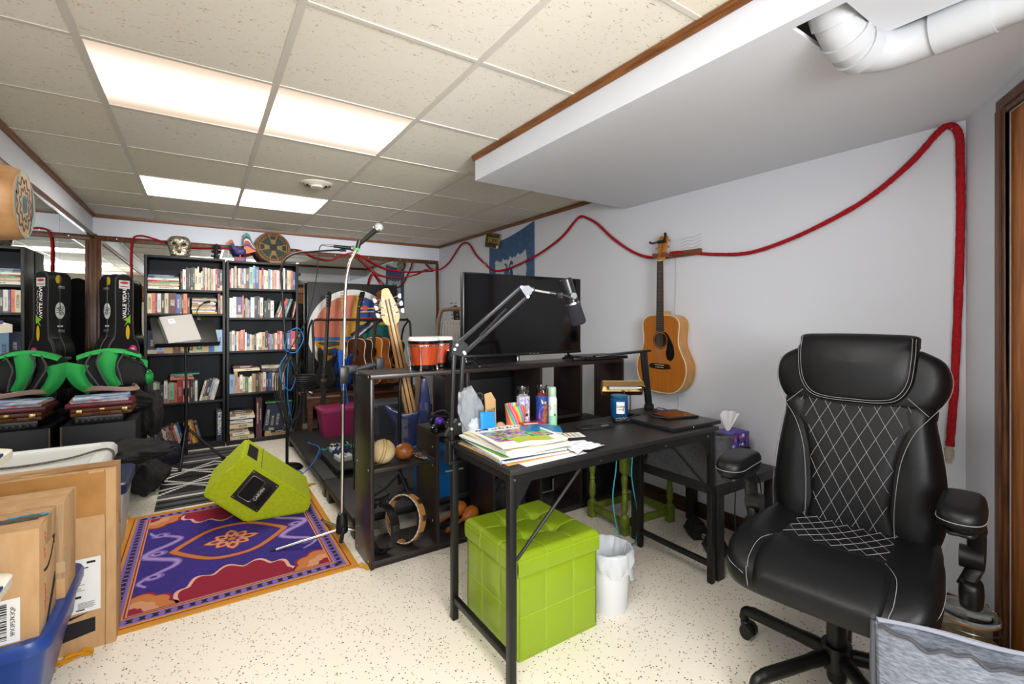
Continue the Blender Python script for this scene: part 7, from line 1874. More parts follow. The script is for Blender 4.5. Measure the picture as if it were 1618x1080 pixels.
tambourine('tambourine', 'natural wood tambourine with chrome jingles standing in the lower left shelf opening', ring_pose(.925, 2.44, zb_ + .127, 205, 10), '#c08a4f', '#b07a40')
tambourine('tambourine', 'black tambourine standing beside the wooden one in the lower left shelf opening', ring_pose(.78, 2.415, zb_ + .122, 200, 8), '#17171a', '#101012', r=.12, d=.05)
mar = mat('maraca_orange', '#b96a22', .35, col2='#a0561a', vscale=9)
for lb, p0, p1 in (('orange leather maraca lying at the back in the lower shelf behind the ottoman', (1.30, 2.545, .10), (1.12, 2.50, .055)), ('orange leather maraca in front of the other, handle toward the tambourines', (1.345, 2.475, .085), (1.15, 2.40, .055))):
 p0 = Vector(p0); p1 = Vector(p1); d = (p1 - p0).normalized(); t = thing('maraca', lb, 'maraca', tuple(p0), group='orange maracas')
 Mx_ = basis((0, 0, 0), d, (0, 0, 1)) @ Matrix.Rotation(PI / 2, 4, 'Y')
 MB().lathe([(.003, -.05), (.022, -.046), (.04, -.025), (.045, 0), (.04, .025), (.025, .05), (.014, .066), (.012, .075)], 26, Mx_).build('head', mar, t)
 MB().lathe([(.012, .072), (.010, .10), (.012, .16), (.015, .20), (.012, .212), (.003, .214)], 18, Mx_).build('handle', mat('maraca_handle', '#8a5326', .4), t)
 b = MB(); b.tube([Mx_ @ Vector((.0455 * math.cos(a), 0, .0455 * math.sin(a))) for a in [PI * i / 16 - PI / 2 for i in range(17)]], .0012, 5); b.build('stitching', mat('maraca_handle', '#8a5326'), t)
t = thing('toy_ball', 'purple ball among black gadgets on the low divider of the shelf unit', 'ball', (1.125, 2.44, .6305 + .033)); MB().blob((0, 0, 0), (.028, .028, .028), 24, 16).build('ball_body', mat('ball_purple', '#5a2fb0', .3), t)
b = MB(); b.tube([(.027 * math.cos(a), .027 * math.sin(a), -.016) for a in [2 * PI * k / 20 for k in range(20)]], .006, 6, True); b.build('base_ring', blk_plastic, t)
for lb, x, y, m_, rz_ in (('black gamepad left on the low divider below the purple ball', 1.10, 2.375, blk_gloss, 20), ('black gamepad behind the purple ball on the low divider', 1.185, 2.53, blk_plastic, -30), ('dark brown gamepad right of the purple ball on the low divider', 1.18, 2.42, mat('pad_brown', '#4a2a22', .4), 60)):
 t = thing('game_controller', lb, 'game controller', (x, y, .6305), rz=R(rz_), group='game controllers on the divider')
 MB().cushion(sp2([(-.06, .02), (-.075, -.02), (-.065, -.045), (-.045, -.03), (-.02, -.01), (.02, -.01), (.045, -.03), (.065, -.045), (.075, -.02), (.06, .02), (.0, .03)], 4), .035, .0, centre=(0, .008)).build('shell', m_, t, smooth=60)
 k = MB()
 for s in (-1, 1): k.cyl((s * .025, .0, .030), (s * .025, 0, .043), .008, n=12)
 k.build('thumb_sticks', blk_plastic, t)
 k = MB(); k.blob((.045, .012, .036), (.004, .004, .003), 8, 6); k.blob((-.04, .01, .036), (.006, .006, .003), 8, 6); k.build('buttons', mat('button_grey', '#9aa0a6', .4), t)
cable('cable', 'black cable with silver plugs heaped behind the game controllers', [(1.12, 2.53, .645), (1.15, 2.56, .69), (1.21, 2.55, .70), (1.23, 2.50, .66), (1.18, 2.48, .68), (1.10, 2.55, .68)], .007, cab_k)
heap(1.585, 2.47, .0405, .14, .1, .24, 31, 'bag', 'black bag stuffed in the lower shelf opening right of the maracas', mat('black_bag', '#141416', .8, bump=.3), 'bag')
t = thing('speaker_box', 'small black box speaker in the right shelf opening', 'speaker', (2.20, 2.47, .0405)); MB().box((-.09, -.1, 0), (.09, .1, .0), .0) if False else None
MB().box((-.02, -.10, .0), (.15, .1, .52), .004).build('box_body', bc_, t)
# ------------------------------------------------------------ things on the desk
ZD = DZ + .0006
def sheet(name, x, y, z, w_, h_, rz, m, th=.0012, curl=.0, seed=0, parent=None):
 def f(u, v):
  return (w_ * (u - .5), h_ * (v - .5), z + curl * (max(0, v - .6) ** 2 * 4 + .4 * math.sin(u * 5 + seed) * .2 + max(0, .25 - u) ** 2 * 6))
 return MB().grid(f, 14, 14, th).build(name, m, parent, loc=(x, y, 0), rot=(0, 0, R(rz)))
pile = [('manila folder at the bottom of the desk paper pile', 'folder', '#c9955c', .30, .36, 3, .004), ('spiral notebook with wrinkled white pages low in the desk paper pile', 'notebook', '#e6e3da', .29, .35, -2, .006), ('navy blue folder low in the desk paper pile', 'folder', '#2f4a6e', .285, .34, 2, .004), ('white paper sheaf above the navy folder', 'papers', '#e9e8e4', .285, .35, -3, .006), ('bright green folder in the desk paper pile', 'folder', '#57a838', .28, .34, 1, .004), ('thick white sketch pad in the middle of the desk paper pile', 'sketch pad', '#eeece6', .30, .36, 4, .009), ('spiral bound white pad near the top of the desk paper pile', 'notebook', '#e9e6dd', .28, .34, 0, .007), ('yellowed paper sheaf near the top of the desk paper pile', 'papers', '#e6dcb8', .27, .33, 5, .004)]
z = ZD; pmx, pmy = 1.03, 1.545
for i, (lb, ct, c, w_, h_, rz_, th) in enumerate(pile):
 t = thing(ct.replace(' ', '_'), lb, ct, (pmx + random.uniform(-.008, .008), pmy + random.uniform(-.006, .006), z), rz=R(rz_ - 2), group='papers piled on the desk')
 m_ = mat('paper_' + c[1:], c, .8, var=.08, vscale=20, stretch=(1, 1, 60))
 b = MB(); n = 3 if th > .006 else 1
 for k in range(n):
  zz = th * k / n; w2 = w_ * (1 - .015 * ((k * 7 + i) % 3));
  b.grid(lambda u, v, zz=zz, w2=w2, k=k: (w2 * (u - .5), h_ * (v - .5), zz + th / n - .0003 + .0012 * math.sin(u * 9 + k + i) * (v * (1 - v)) ), 10, 8, th / n - .0004)
 b.build('sheets', m_, t)
 if 'spiral' in lb:
  b = MB()
  for q in range(26):
   y = -h_ / 2 + h_ * (q + .5) / 26; b.tube([(-w_ / 2 + .004 * math.cos(a) - .001, y, th / 2 + (th / 2 + .003) * math.sin(a)) for a in [2 * PI * k / 10 for k in range(10)]], .0008, 4, True)
  b.build('spiral_wire', mat('wire_white', '#d5d5d5', .3, .4), t)
 z += th + .0006
mg = bpy.data.materials.new('magazine_cover'); mg.use_nodes = True; nt = mg.node_tree; bb = nt.nodes['Principled BSDF']
tc = nn(nt, 'ShaderNodeTexCoord'); vo = nn(nt, 'ShaderNodeTexVoronoi'); vo.inputs['Scale'].default_value = 75; vo.inputs['Randomness'].default_value = .8
mp = nn(nt, 'ShaderNodeMapping'); mp.inputs['Scale'].default_value = (1, 1.6, .01); nt.links.new(tc.outputs['Object'], mp.inputs[0]); nt.links.new(mp.outputs[0], vo.inputs['Vector'])
hs = nn(nt, 'ShaderNodeHueSaturation'); hs.inputs['Saturation'].default_value = 1.5; hs.inputs['Value'].default_value = .8; nt.links.new(vo.outputs['Color'], hs.inputs['Color']); nt.links.new(hs.outputs[0], bb.inputs['Base Color']); bb.inputs['Roughness'].default_value = .3
t = thing('magazine', 'colourful magazine with a blue scribbled title on top of the desk paper pile', 'magazine', (1.03, 1.53, z), rz=R(-6), group='papers piled on the desk')
cur = lambda u, v: .005 + .012 * max(0, u - .75) ** 2 * 8 + .004 * math.sin(v * 4) + .010 * max(0, .2 - v) * 2
MB().grid(lambda u, v: (.27 * (u - .5), .33 * (v - .5), cur(u, v)), 20, 20, .004).build('pages', paper, t)
MB().grid(lambda u, v: (.27 * (.06 + .90 * u - .5), .33 * (.24 + .52 * v - .5), cur(.06 + .90 * u, .24 + .52 * v) + .0004), 20, 20).build('cover_picture', mg, t)
MB().grid(lambda u, v: (.27 * (.30 + .55 * u - .5), .33 * (.12 + .2 * v + .04 * math.sin(u * 5) - .5), cur(.3 + .55 * u, .12 + .2 * v) + .0009), 12, 8).build('cover_shapes', mat('cover_lime', '#b9c552', .4), t)
b = MB()
for i in range(7):
 b.tube(spline([(-.115 + .035 * i, .115 + .006 * (i % 2), cur(.1 + .13 * i, .86) + .0012), (-.108 + .035 * i, .140, cur(.1 + .13 * i, .9) + .0012), (-.10 + .035 * i, .118, cur(.1 + .13 * i, .87) + .0012), (-.092 + .035 * i, .133, cur(.12 + .13 * i, .9) + .0012)], 4), .0022, 5, flat=.3)
b.build('title_script', mat('title_blue', '#2a3580', .5), t)
sm = lambda nm, lb, cat, x, y, zz, w_, h_, rz_, c, th=.003: (lambda t: (MB().box((-w_ / 2, -h_ / 2, 0), (w_ / 2, h_ / 2, th), .0006).build('cover', mat('cov_' + c[1:], c, .35), t), t)[1])(thing(nm, lb, cat, (x, y, zz), rz=R(rz_)))
ztop = z + .013
t = sm('notepad', 'small red spiral notepad at the back of the desk paper pile', 'notepad', 1.19, 1.63, z + .006, .11, .08, -14, '#b8202c', .006)
b = MB()
for q in range(14): b.tube([(-.052 + .008 * q, .040 + .003 * math.cos(a), .003 + .004 * math.sin(a)) for a in [2 * PI * k / 8 for k in range(8)]], .0007, 4, True)
b.build('spiral_wire', chrome, t); b = MB(); b.box((-.045, -.01, .0061), (.02, .005, .0065)); b.build('cover_print', white_ink, t)
t = thing('flyer', 'turquoise blue curled flyer at the right of the desk paper pile', 'flyer', (1.165, 1.545, z + .002), rz=R(-32))
MB().grid(lambda u, v: (.17 * (u - .5), .11 * (v - .5), .005 + .008 * math.sin(u * PI) * (.5 + .5 * v)), 16, 10, .001).build('sheet', mat('flyer_blue', '#1985b3', .35, col2='#1f78a8', vscale=10), t)
t = thing('card', 'colour-dotted postcard lying on the desk right of the paper pile', 'card', (1.345, 1.575, ZD), rz=R(-20)); MB().box((-.06, -.04, 0), (.06, .04, .001)).build('card_sheet', paper, t)
b = MB()
for i in range(20): b.slot(i % 4); b.prism(circ(.006, 8, -.045 + .02 * (i % 5), -.026 + .017 * (i // 5)), .001, .0016)
b.build('colour_dots', [mat('dot_red', '#c94a3a', .5), mat('dot_teal', '#3aa59a', .5), mat('dot_yellow', '#d5b53a', .5), mat('dot_green', '#5a9a4a', .5)], t)
t = thing('card', 'plain white card behind the postcard on the desk', 'card', (1.30, 1.655, ZD), rz=R(-12)); MB().box((-.05, -.025, 0), (.05, .025, .001)).build('card_sheet', paper, t)
t = thing('paper_sheet', 'crumpled white sheet sticking out right of the paper pile', 'paper', (1.245, 1.40, ZD), rz=R(10))
MB().grid(lambda u, v: (.17 * (u - .5), .12 * (v - .5), .004 + .008 * abs(math.sin(u * 7 + v * 3)) * (1 - u) + .004 * abs(math.sin(v * 11 + u * 5))), 24, 18, .0008).build('sheet', mat('white_sheet', '#e6e8f0', .8), t, smooth=15)
t = thing('paper_sheet', 'flat white sheet under the front of the paper pile at the desk edge', 'paper', (1.06, 1.372, ZD), rz=R(2)); MB().box((-.13, -.05, 0), (.16, .06, .0004)).build('sheet', mat('white_sheet', '#e6e8f0'), t)
GLX, GLY = .965, 1.735
t = thing('drinking_glass', 'clear tumbler holding a plastic bag and brown paper behind the paper pile', 'glass', (GLX + .045, GLY - .0, ZD))
MB().lathe([(.003, 0), (.034, 0), (.044, .13), (.042, .13), (.033, .006), (.003, .006)], 32).build('glass_wall', glass, t)
pb = mat('poly_bag', '#c5ccd4', .12, alpha=.3)
t = thing('plastic_bag', 'crinkled clear plastic bag of supplies sticking up from the tumbler', 'bag', (GLX, GLY, ZD))
def bag(u, v):
 a = 2 * PI * u; w_ = .052 + .012 * v - .05 * max(0, v - .55) * (1.6)
 return (w_ * math.cos(a) - .05 * v ** 1.5 + .005 * math.sin(a * 7 + v * 13), .022 * math.sin(a) * (1 - .5 * v) + .004 * math.sin(a * 9 - v * 11), .012 + .205 * v + .012 * math.cos(a) * v)
MB().grid(bag, 40, 18).build('bag_film', pb, t, smooth=40)
MB().blob((.0, -.0, .05), (.034, .018, .042), 16, 12, lambda d: 1 + .12 * math.sin(d.x * 8 + d.z * 6)).build('white_contents', mat('cotton_white', '#cdd3da', .9), t)
t = thing('paint_pouch', 'bright blue pouch in front of the plastic bag by the tumbler', 'pouch', (GLX + .035, GLY - .035, ZD)); MB().cushion(rrect(.036, .060, .01), .016, 0, M=basis((0, 0, .0605), (1, 0, 0), (0, .1, 1))).build('pouch_body', mat('pouch_blue', '#1f86cf', .4, bump=.2, bscale=60), t, smooth=60)
t = thing('paper_bag', 'folded brown paper strip standing in the tumbler', 'paper', (GLX + .065, GLY - .02, ZD)); MB().prism([(-.02, .005), (.03, .0), (.035, .16), (.012, .195), (-.025, .19)], -.002, .002, basis((0, 0, 0), (1, .2, 0), (0, .08, 1))).build('sheet', mat('kraft', '#b8946a', .85, bump=.1), t)
for k, (lb, c) in enumerate((('red tipped brush lying lowest before the blue pouch', '#b02a2a'), ('silver tipped black brush in the middle before the blue pouch', '#9a9a9a'), ('white tipped black brush on top before the blue pouch', '#dcdcdc'))):
 t = thing('paint_brush', lb, 'brush', (GLX - .01, GLY - .055 - .004 * k, ZD + .012 + .017 * k), rz=R(8 - 6 * k), group='small brushes by the blue pouch')
 MB().tube([(-.045, 0, 0), (.03, 0, .004)], [.005, .006], 10).build('handle', blk_gloss, t); MB().tube([(.03, 0, .004), (.065, 0, .009)], [.006, .002], 10).build('tip', mat('tip_' + c[1:], c, .4), t)
t = thing('beige_ball', 'round beige ball between the tumbler and the rainbow cup', 'ball', (1.098, 1.752, ZD)); MB().blob((0, 0, .028), (.027, .02, .028), 18, 12).build('ball_body', mat('beige_ball', '#b59a70', .7, bump=.3), t)
td = bpy.data.materials.new('rainbow_silicone'); td.use_nodes = True; nt = td.node_tree; bb = nt.nodes['Principled BSDF']
tc = nn(nt, 'ShaderNodeTexCoord'); sp = nn(nt, 'ShaderNodeSeparateXYZ'); nt.links.new(tc.outputs['Object'], sp.inputs[0])
def m2(op, a, c):
 n = nn(nt, 'ShaderNodeMath', operation=op)
 for i, q in enumerate((a, c)):
  if isinstance(q, (int, float)): n.inputs[i].default_value = q
  else: nt.links.new(q, n.inputs[i])
 return n.outputs[0]
ang = m2('ARCTAN2', sp.outputs[1], sp.outputs[0])
nz = nn(nt, 'ShaderNodeTexNoise'); nz.inputs['Scale'].default_value = 14; nt.links.new(tc.outputs['Object'], nz.inputs['Vector'])
fr_ = m2('FRACT', m2('ADD', m2('MULTIPLY', ang, .9549), m2('ADD', m2('MULTIPLY', sp.outputs[2], 9.0), m2('MULTIPLY', nz.outputs['Fac'], .35))), 0)
rp = nn(nt, 'ShaderNodeValToRGB'); rp.color_ramp.interpolation = 'EASE'; el = rp.color_ramp.elements
stops = ['#e0207f', '#e58a2a', '#e8b848', '#2fb56f', '#27b6d6', '#e0207f', '#f0913a', '#e0207f']
el[0].color = (*hexc(stops[0]), 1); el[1].color = (*hexc(stops[-1]), 1)
for i, c in enumerate(stops[1:-1]): q = el.new((i + 1) / 7); q.color = (*hexc(c), 1)
nt.links.new(fr_, rp.inputs[0]); nt.links.new(rp.outputs[0], bb.inputs['Base Color']); bb.inputs['Roughness'].default_value = .4
t = thing('cup', 'rainbow tie-dye silicone cup between the paper pile and the tall candles', 'cup', (1.155, 1.715, ZD))
MB().lathe([(.003, 0), (.034, 0), (.037, .004), (.047, .125), (.048, .133), (.045, .133), (.043, .125), (.033, .008), (.003, .008)], 40).build('cup_wall', td, t)
def candle(label, x, y, wax, h=.205, r=.029):
 t = thing('candle', label, 'candle', (x, y, ZD), group='tall glass candles')
 MB().lathe([(.003, .0), (r - .002, 0), (r, .006), (r, h - .02), (r - .002, h - .012), (r, h - .002), (r - .003, h), (r - .004, h - .003), (r - .0035, .012), (.003, .010)], 36).build('glass_jar', glass, t)
 MB().lathe([(.003, .012), (r - .0045, .012), (r - .0045, h - .042), (.003, h - .045)], 32).build('wax', wax, t)
 b = MB(); b.cyl((0, 0, h - .047), (0, 0, h - .03), .0012, n=6); b.build('wick', black_ink, t)
 return t
def wrap(t, r, a0, a1, z0, z1, m, name, n=24, off=.0006):
 return MB().grid(lambda u, v: ((r + off) * math.cos(R(a0 + (a1 - a0) * u)), (r + off) * math.sin(R(a0 + (a1 - a0) * u)), z0 + (z1 - z0) * v), n, 2, .0004).build(name, m, t)
def onjar(t, r, az, z0, poly, m, name, off):
 """small flat print wrapped on a jar"""
 vs = []
 for x, y in poly:
  a = R(az) + x / r; vs.append(((r + off) * math.cos(a), (r + off) * math.sin(a), z0 + y))
 return MB().add(vs, [tuple(range(len(vs)))]).build(name, m, t, smooth=0)
AZ = -128
t = candle('tall white glass candle with a floral skull print, left of the red candle', 1.205, 1.728, mat('wax_white', '#e6dccb', .5))
wrap(t, .029, AZ - 95, AZ + 95, .010, .165, mat('print_blue_floral', '#dfe0ea', .35, col2='#5b5ea5', vscale=160), 'floral_print')
sk = sp2([(-.012, -.035), (-.014, -.015), (-.021, .0), (-.022, .025), (-.012, .042), (0, .046), (.012, .042), (.022, .025), (.021, .0), (.014, -.015), (.012, -.035), (0, -.039)], 3)
dz = lambda p, s_=1: [(x * s_, y * s_) for x, y in p]
onjar(t, .029, AZ + 16, .078, sk, mat('skull_cream', '#e9e0d2', .4), 'skull_print', .0012)
for s in (-1, 1):
 onjar(t, .029, AZ + 16, .084, circ(.0075, 18, s * .0095, 0), mat('skull_red', '#b0463c', .4), 'skull_eye_ring', .0015); onjar(t, .029, AZ + 16, .084, circ(.0052, 16, s * .0095, 0), black_ink, 'skull_eye', .0018)
onjar(t, .029, AZ + 16, .071, [(-.004, -.004), (.004, -.004), (0, .006)], black_ink, 'skull_nose', .0015)
onjar(t, .029, AZ + 16, .052, [(-.010, 0), (.010, 0), (.010, .003), (-.010, .003)], black_ink, 'skull_teeth', .0015)
t = candle('tall red glass candle with a winged saint picture, beside the spray can', 1.302, 1.715, mat('wax_red', '#b31420', .4))
wrap(t, .029, AZ - 85, AZ + 85, .030, .160, mat('label_blue', '#264a9c', .35, col2='#1f3a7a', vscale=30), 'picture_label')
wrap(t, .029, AZ - 85, AZ + 85, .012, .030, mat('label_red', '#a31822', .35), 'lower_label')
for nm, pl, m_, of in (('wing', [(-.004, .03), (-.020, .068), (-.006, .05), (.004, .034)], mat('print_cream', '#dccdb0', .4), .0012), ('robe', sp2([(-.02, -.035), (-.016, -.005), (-.006, .015), (.006, .018), (.010, -.01), (.006, -.04)], 3), mat('print_magenta', '#c04fae', .4), .0013), ('figure', sp2([(-.006, -.045), (.0, -.01), (.006, .02), (.012, .035), (.018, .02), (.02, -.02), (.016, -.05)], 3), mat('print_orange', '#c46a2a', .4, col2='#6a2f1a', vscale=110), .0015), ('hair', circ(.006, 14, .010, .036), mat('print_gold', '#d0a040', .4), .0017), ('rocks', [(-.024, -.05), (.024, -.05), (.02, -.03), (.0, -.036), (-.02, -.028)], mat('print_rock', '#4a2a1a', .4), .0016)):
 onjar(t, .029, AZ + 8, .095, pl, m_, 'saint_' + nm, of)
t = thing('spray_can', 'white and pale green aerosol can with a mint cap, right of the red candle', 'spray can', (1.365, 1.722, ZD))
MB().lathe([(.003, 0), (.022, 0), (.0225, .003), (.0225, .135), (.019, .148), (.003, .148)], 32).build('can_body', mat('can_white', '#dfe6df', .3), t)
MB().lathe([(.0185, .147), (.019, .15), (.019, .186), (.016, .192), (.003, .193)], 32).build('cap', mat('can_mint', '#a9c7ae', .4), t)
wrap(t, .0225, AZ - 88, AZ + 88, .004, .062, mat('can_green', '#9fd0b0', .35), 'green_band')
onjar(t, .0225, AZ - 35, .098, circ(.011, 20), mat('orange_slice', '#e0943a', .4), 'orange_print', .0008); onjar(t, .0225, AZ - 35, .098, circ(.004, 12), mat('can_white', '#dfe6df'), 'orange_centre', .0012)
b = MB()
onjar(t, .0225, AZ + 30, .06, [(-.006, 0), (.006, 0), (.006, .055), (-.006, .055)], mat('can_pale', '#b9d3c0', .4), 'name_print', .0008); onjar(t, .0225, AZ + 32, .066, circ(.006, 12), mat('leaf_green', '#2f9a5a', .4), 'leaf_print', .0012)
t = thing('candle_jar', 'blue candle jar with a white square label on the desk before the brass lamp', 'candle', (1.80, 1.715, ZD))
MB().lathe([(.003, 0), (.040, 0), (.044, .006), (.044, .095), (.040, .100), (.039, .098), (.039, .012), (.003, .012)], 40).build('jar', mat('jar_blue', '#104a7c', .2), t)
MB().lathe([(.003, .1005), (.041, .1005), (.043, .104), (.043, .114), (.040, .118), (.003, .118)], 36).build('lid', mat('jar_blue_lid', '#17557f', .3), t)
wrap(t, .044, -155, -100, .028, .088, label_w, 'label')
tx = text('CAPRI', .0145, black_ink, t, basis((.0453 * math.cos(R(-127)), .0453 * math.sin(R(-127)), .064), (-math.sin(R(-127)), math.cos(R(-127)), 0), (0, 0, 1)), 'label_lettering')
tx = text('BLUE', .007, black_ink, t, basis((.0453 * math.cos(R(-130)), .0453 * math.sin(R(-130)), .05), (-math.sin(R(-130)), math.cos(R(-130)), 0), (0, 0, 1)), 'label_lettering')
onjar(t, .044, -112, .050, [(-.003, -.006), (.002, -.008), (.003, .006), (.007, .012), (.0, .008)], black_ink, 'feather_mark', .0012)
wrap(t, .044, -145, -110, .008, .014, black_gap, 'dark_strip')
t = thing('remote_control', 'black remote control lying before the blue candle jar', 'remote control', (1.79, 1.625, ZD), rz=R(-20))
MB().box((-.095, -.02, 0), (.095, .02, .016), .005).build('casing', blk_plastic, t)
b = MB(); b.slot(0)
for i in range(7):
 for j in (-1, 0, 1): b.cyl((-.06 + .02 * i, j * .011, .016), (-.06 + .02 * i, j * .011, .018), .0035, n=8)
b.build('buttons', mat('button_grey', '#9aa0a6'), t); b = MB(); b.cyl((-.08, .0, .016), (-.08, 0, .0185), .005, n=12); b.build('power_button', mat('teal_button', '#2fb0b0', .4), t); b = MB(); b.box((.055, -.012, .016), (.085, .012, .0178), .001); b.build('blue_buttons', mat('blue_button', '#4a63b0', .4), t)
t = thing('desk_lamp', 'slim black LED desk lamp with a long bar head on the desk', 'desk lamp', (1.99, 1.70, ZD))
MB().box((-.115, -.075, 0), (.095, .075, .018), .006).build('base', mat('lamp_black', '#161617', .35), t)
MB().box((-.03, -.01, -.015), (.03, .01, .015), .003, M=Matrix.Translation((.055, .03, .028))).build('hinge', blk_plastic, t)
a0 = Vector((.055, .03, .03)); a1 = Vector((-.012, .01, .335))
ux_ = (a1 - a0); Ma = basis(a0, ux_, (1, -.2, 0)); MB().box((0, -.019, -.008), (ux_.length, .019, .008), .003, M=Ma).build('arm', mat('lamp_black', '#161617'), t)
h0 = a1 + Vector((.035, -.012, .005)); h1 = a1 + Vector((-.265, .10, -.022)); d_ = h1 - h0
MB().box((0, -.022, -.006), (d_.length, .022, .006), .005, M=basis(h0, d_, (.3, 1, 0))).build('lamp_head', mat('lamp_black', '#161617'), t)
b = MB()
for i in range(4): b.cyl((-.095 + .014 * i, -.045, .018), (-.095 + .014 * i, -.045, .0186), .004, n=10)
b.build('touch_marks', mat('touch_grey', '#77787a', .5), t)
t = thing('banker_lamp', 'polished brass bar lamp with a tube bulb behind the desk lamp', 'desk lamp', (1.90, 1.775, ZD))
Bm = Matrix.Translation((-.018, .0, .148)) @ Matrix.Rotation(R(-34), 4, 'Z')
sh = [(-.035, -.030), (-.042, .0), (-.018, .024), (.018, .024), (.042, .0), (.035, -.030)]
Mx2 = Bm @ basis((0, 0, 0), (0, 1, 0), (0, 0, 1)) @ Matrix.Rotation(R(-48), 4, 'Z')
b = MB()
for a, c in zip(sh, sh[1:]):
 d_ = Vector((c[0] - a[0], c[1] - a[1])).normalized(); n_ = (-d_.y * .0015, d_.x * .0015)
 b.prism([a, c, (c[0] + n_[0], c[1] + n_[1]), (a[0] + n_[0], a[1] + n_[1])], -.108, .108, Mx2)
b.prism(sh, -.1095, -.108, Mx2); b.prism(sh, .108, .1095, Mx2); b.build('shade', brass, t)
MB().tube([Mx2 @ Vector((0, -.010, -.07)), Mx2 @ Vector((0, -.010, .08))], .013, 16).build('tube_bulb', mat('bulb_white', '#d9d6cc', .3), t)
MB().tube([Mx2 @ Vector((0, -.010, .08)), Mx2 @ Vector((0, -.010, .10))], .012, 14).build('bulb_cap', chrome, t)
b = MB(); b.cyl(Mx2 @ Vector((0, 0, .1095)), Mx2 @ Vector((0, 0, .1155)), .010, n=16); b.cyl(Mx2 @ Vector((0, 0, .113)), Mx2 @ Vector((0, 0, .125)), .004, n=10); b.build('end_knob', brass, t)
b = MB()
for s in (-.018, .018): b.tube(spline([(s, .0, .165), (s + .01, -.0, .135), (s + .028, -.0, .09), (s + .03, .0, .014)], 6), .0035, 8)
b.build('twin_arms', brass, t); MB().lathe([(.003, 0), (.045, 0), (.046, .008), (.040, .014), (.003, .016)], 32, Matrix.Translation((.028, 0, 0))).build('base', brass, t)
t = thing('laptop', 'flat dark slab like a closed computer lying at the right end of the desk', 'laptop', (1.955, 1.505, ZD), rz=R(-2))
MB().box((-.19, -.16, 0), (.155, .125, .018), .003).build('slab_body', mat('slab_black', '#19191b', .3), t); b = MB(); b.cyl((-.05, -.1601, .009), (-.05, -.1606, .009), .003, n=8); b.build('led', white_ink, t)
t = thing('tablet', 'tablet with a reflective brownish screen on top of the dark slab', 'tablet', (1.99, 1.525, ZD + .0186), rz=R(-14))
MB().box((-.09, -.065, 0), (.10, .065, .010), .003).build('casing', blk_plastic, t); MB().box((-.083, -.058, .0101), (.078, .058, .0112)).build('screen', mat('brown_screen', '#6d3d1b', .12, col2='#58300f', vscale=8), t)
t = thing('phone', 'dark blue phone behind the tablet on the dark slab', 'phone', (2.035, 1.60, ZD + .0186), rz=R(-20)); MB().box((-.06, -.025, 0), (.065, .025, .012), .003).build('casing', mat('phone_blue', '#26304f', .25), t)
tag(MB().tube(spline([(1.90, 1.50, ZD + .026), (1.86, 1.53, ZD + .03), (1.80, 1.56, ZD + .05), (1.72, 1.57, ZD + .035), (1.62, 1.58, ZD + .008), (1.50, 1.60, ZD + .006), (1.455, 1.63, ZD + .005), (1.48, 1.67, ZD + .005), (1.56, 1.655, ZD + .006), (1.64, 1.61, ZD + .012)], 10), .0035, 8).build('cable', cab_k), 'black cable looped across the middle of the desk', 'cable')
t = thing('cable_plug', 'silver and black plug in the looped cable on the desk', 'plug', (1.575, 1.592, ZD + .008), rz=R(-5)); MB().tube([(-.02, 0, 0), (.018, 0, 0)], .007, 12).build('plug_body', nickel, t); MB().tube([(.018, 0, 0), (.045, 0, .001)], .006, 12).build('plug_sleeve', blk_plastic, t)
tag(MB().tube(spline([(2.09, 1.73, ZD + .01), (2.105, 1.71, ZD + .02), (2.12, 1.66, ZD + .012), (2.14, 1.62, ZD - .01), (2.15, 1.64, .5), (2.16, 1.66, .47)], 6), .0025, 6).build('cable', cab_k), 'thin black lamp cable dropping behind the desk end', 'cable')
tag(MB().tube(spline([(1.90, 1.79, .71), (1.87, 1.80, .60), (1.86, 1.795, .45), (1.83, 1.79, .30), (1.845, 1.78, .15), (1.90, 1.775, .02), (1.98, 1.785, .008), (2.02, 1.795, .03), (2.035, 1.80, .15), (2.0, 1.80, .30), (1.985, 1.80, .40), (2.0, 1.80, .55)], 8), .0035, 7).build('cable', cab_c), 'light blue cable looping down under the desk before the olive stool', 'cable')
AX, AY = .890, 1.752
t = thing('microphone_boom', 'black spring-jointed microphone arm clamped to the near left desk corner', 'microphone arm', (AX, AY, DZ))
am = mat('arm_grey', '#2c2d30', .4, .4); scw = nickel
b = MB(); b.box((-.045, -.03, .002), (-.012, .03, .012), .002); b.box((-.05, -.022, -.075), (-.038, .022, .012), .002); b.box((-.05, -.02, -.085), (.01, .02, -.072), .002); b.tube([(-.015, 0, -.072), (-.015, 0, -.02)], .005, 10); b.cyl((-.015, 0, -.022), (-.015, 0, -.018), .014, n=16); b.build('clamp', blk_metal, t)
b = MB(); b.tube([(-.015, .0, -.085), (-.015, 0, -.12)], .0045, 8); b.tube([(-.055, 0, -.115), (.025, 0, -.115)], .0035, 8); b.build('clamp_screw', nickel, t)
b = MB(); b.tube([(-.028, 0, .01), (-.028, 0, .05)], .012, 12); b.prism([(-.05, .03), (.018, .03), (.03, .075), (.005, .095), (-.03, .06)], -.010, .010, basis((-.01, 0, 0), (1, 0, 0), (0, 0, 1))); b.build('pivot_block', blk_metal, t)
P0a, P0b = Vector((-.030, 0, .06)), Vector((.005, 0, .075))
P1a, P1b = Vector((-.022, -.012, .385)), Vector((.020, -.012, .372))
for a, c in ((P0a, P1a), (P0b, P1b)):
 d_ = c - a; MB().box((0, -.007, -.007), (d_.length, .007, .007), .001, M=basis(a, d_, (0, 1, 0))).build('lower_bar', am, t)
b = MB(); b.prism([(-.040, .365), (.030, .350), (.036, .40), (.015, .418), (-.036, .415)], -.012, .012, basis((0, -.012, 0), (1, 0, 0), (0, 0, 1))); b.build('elbow_plate', am, t)
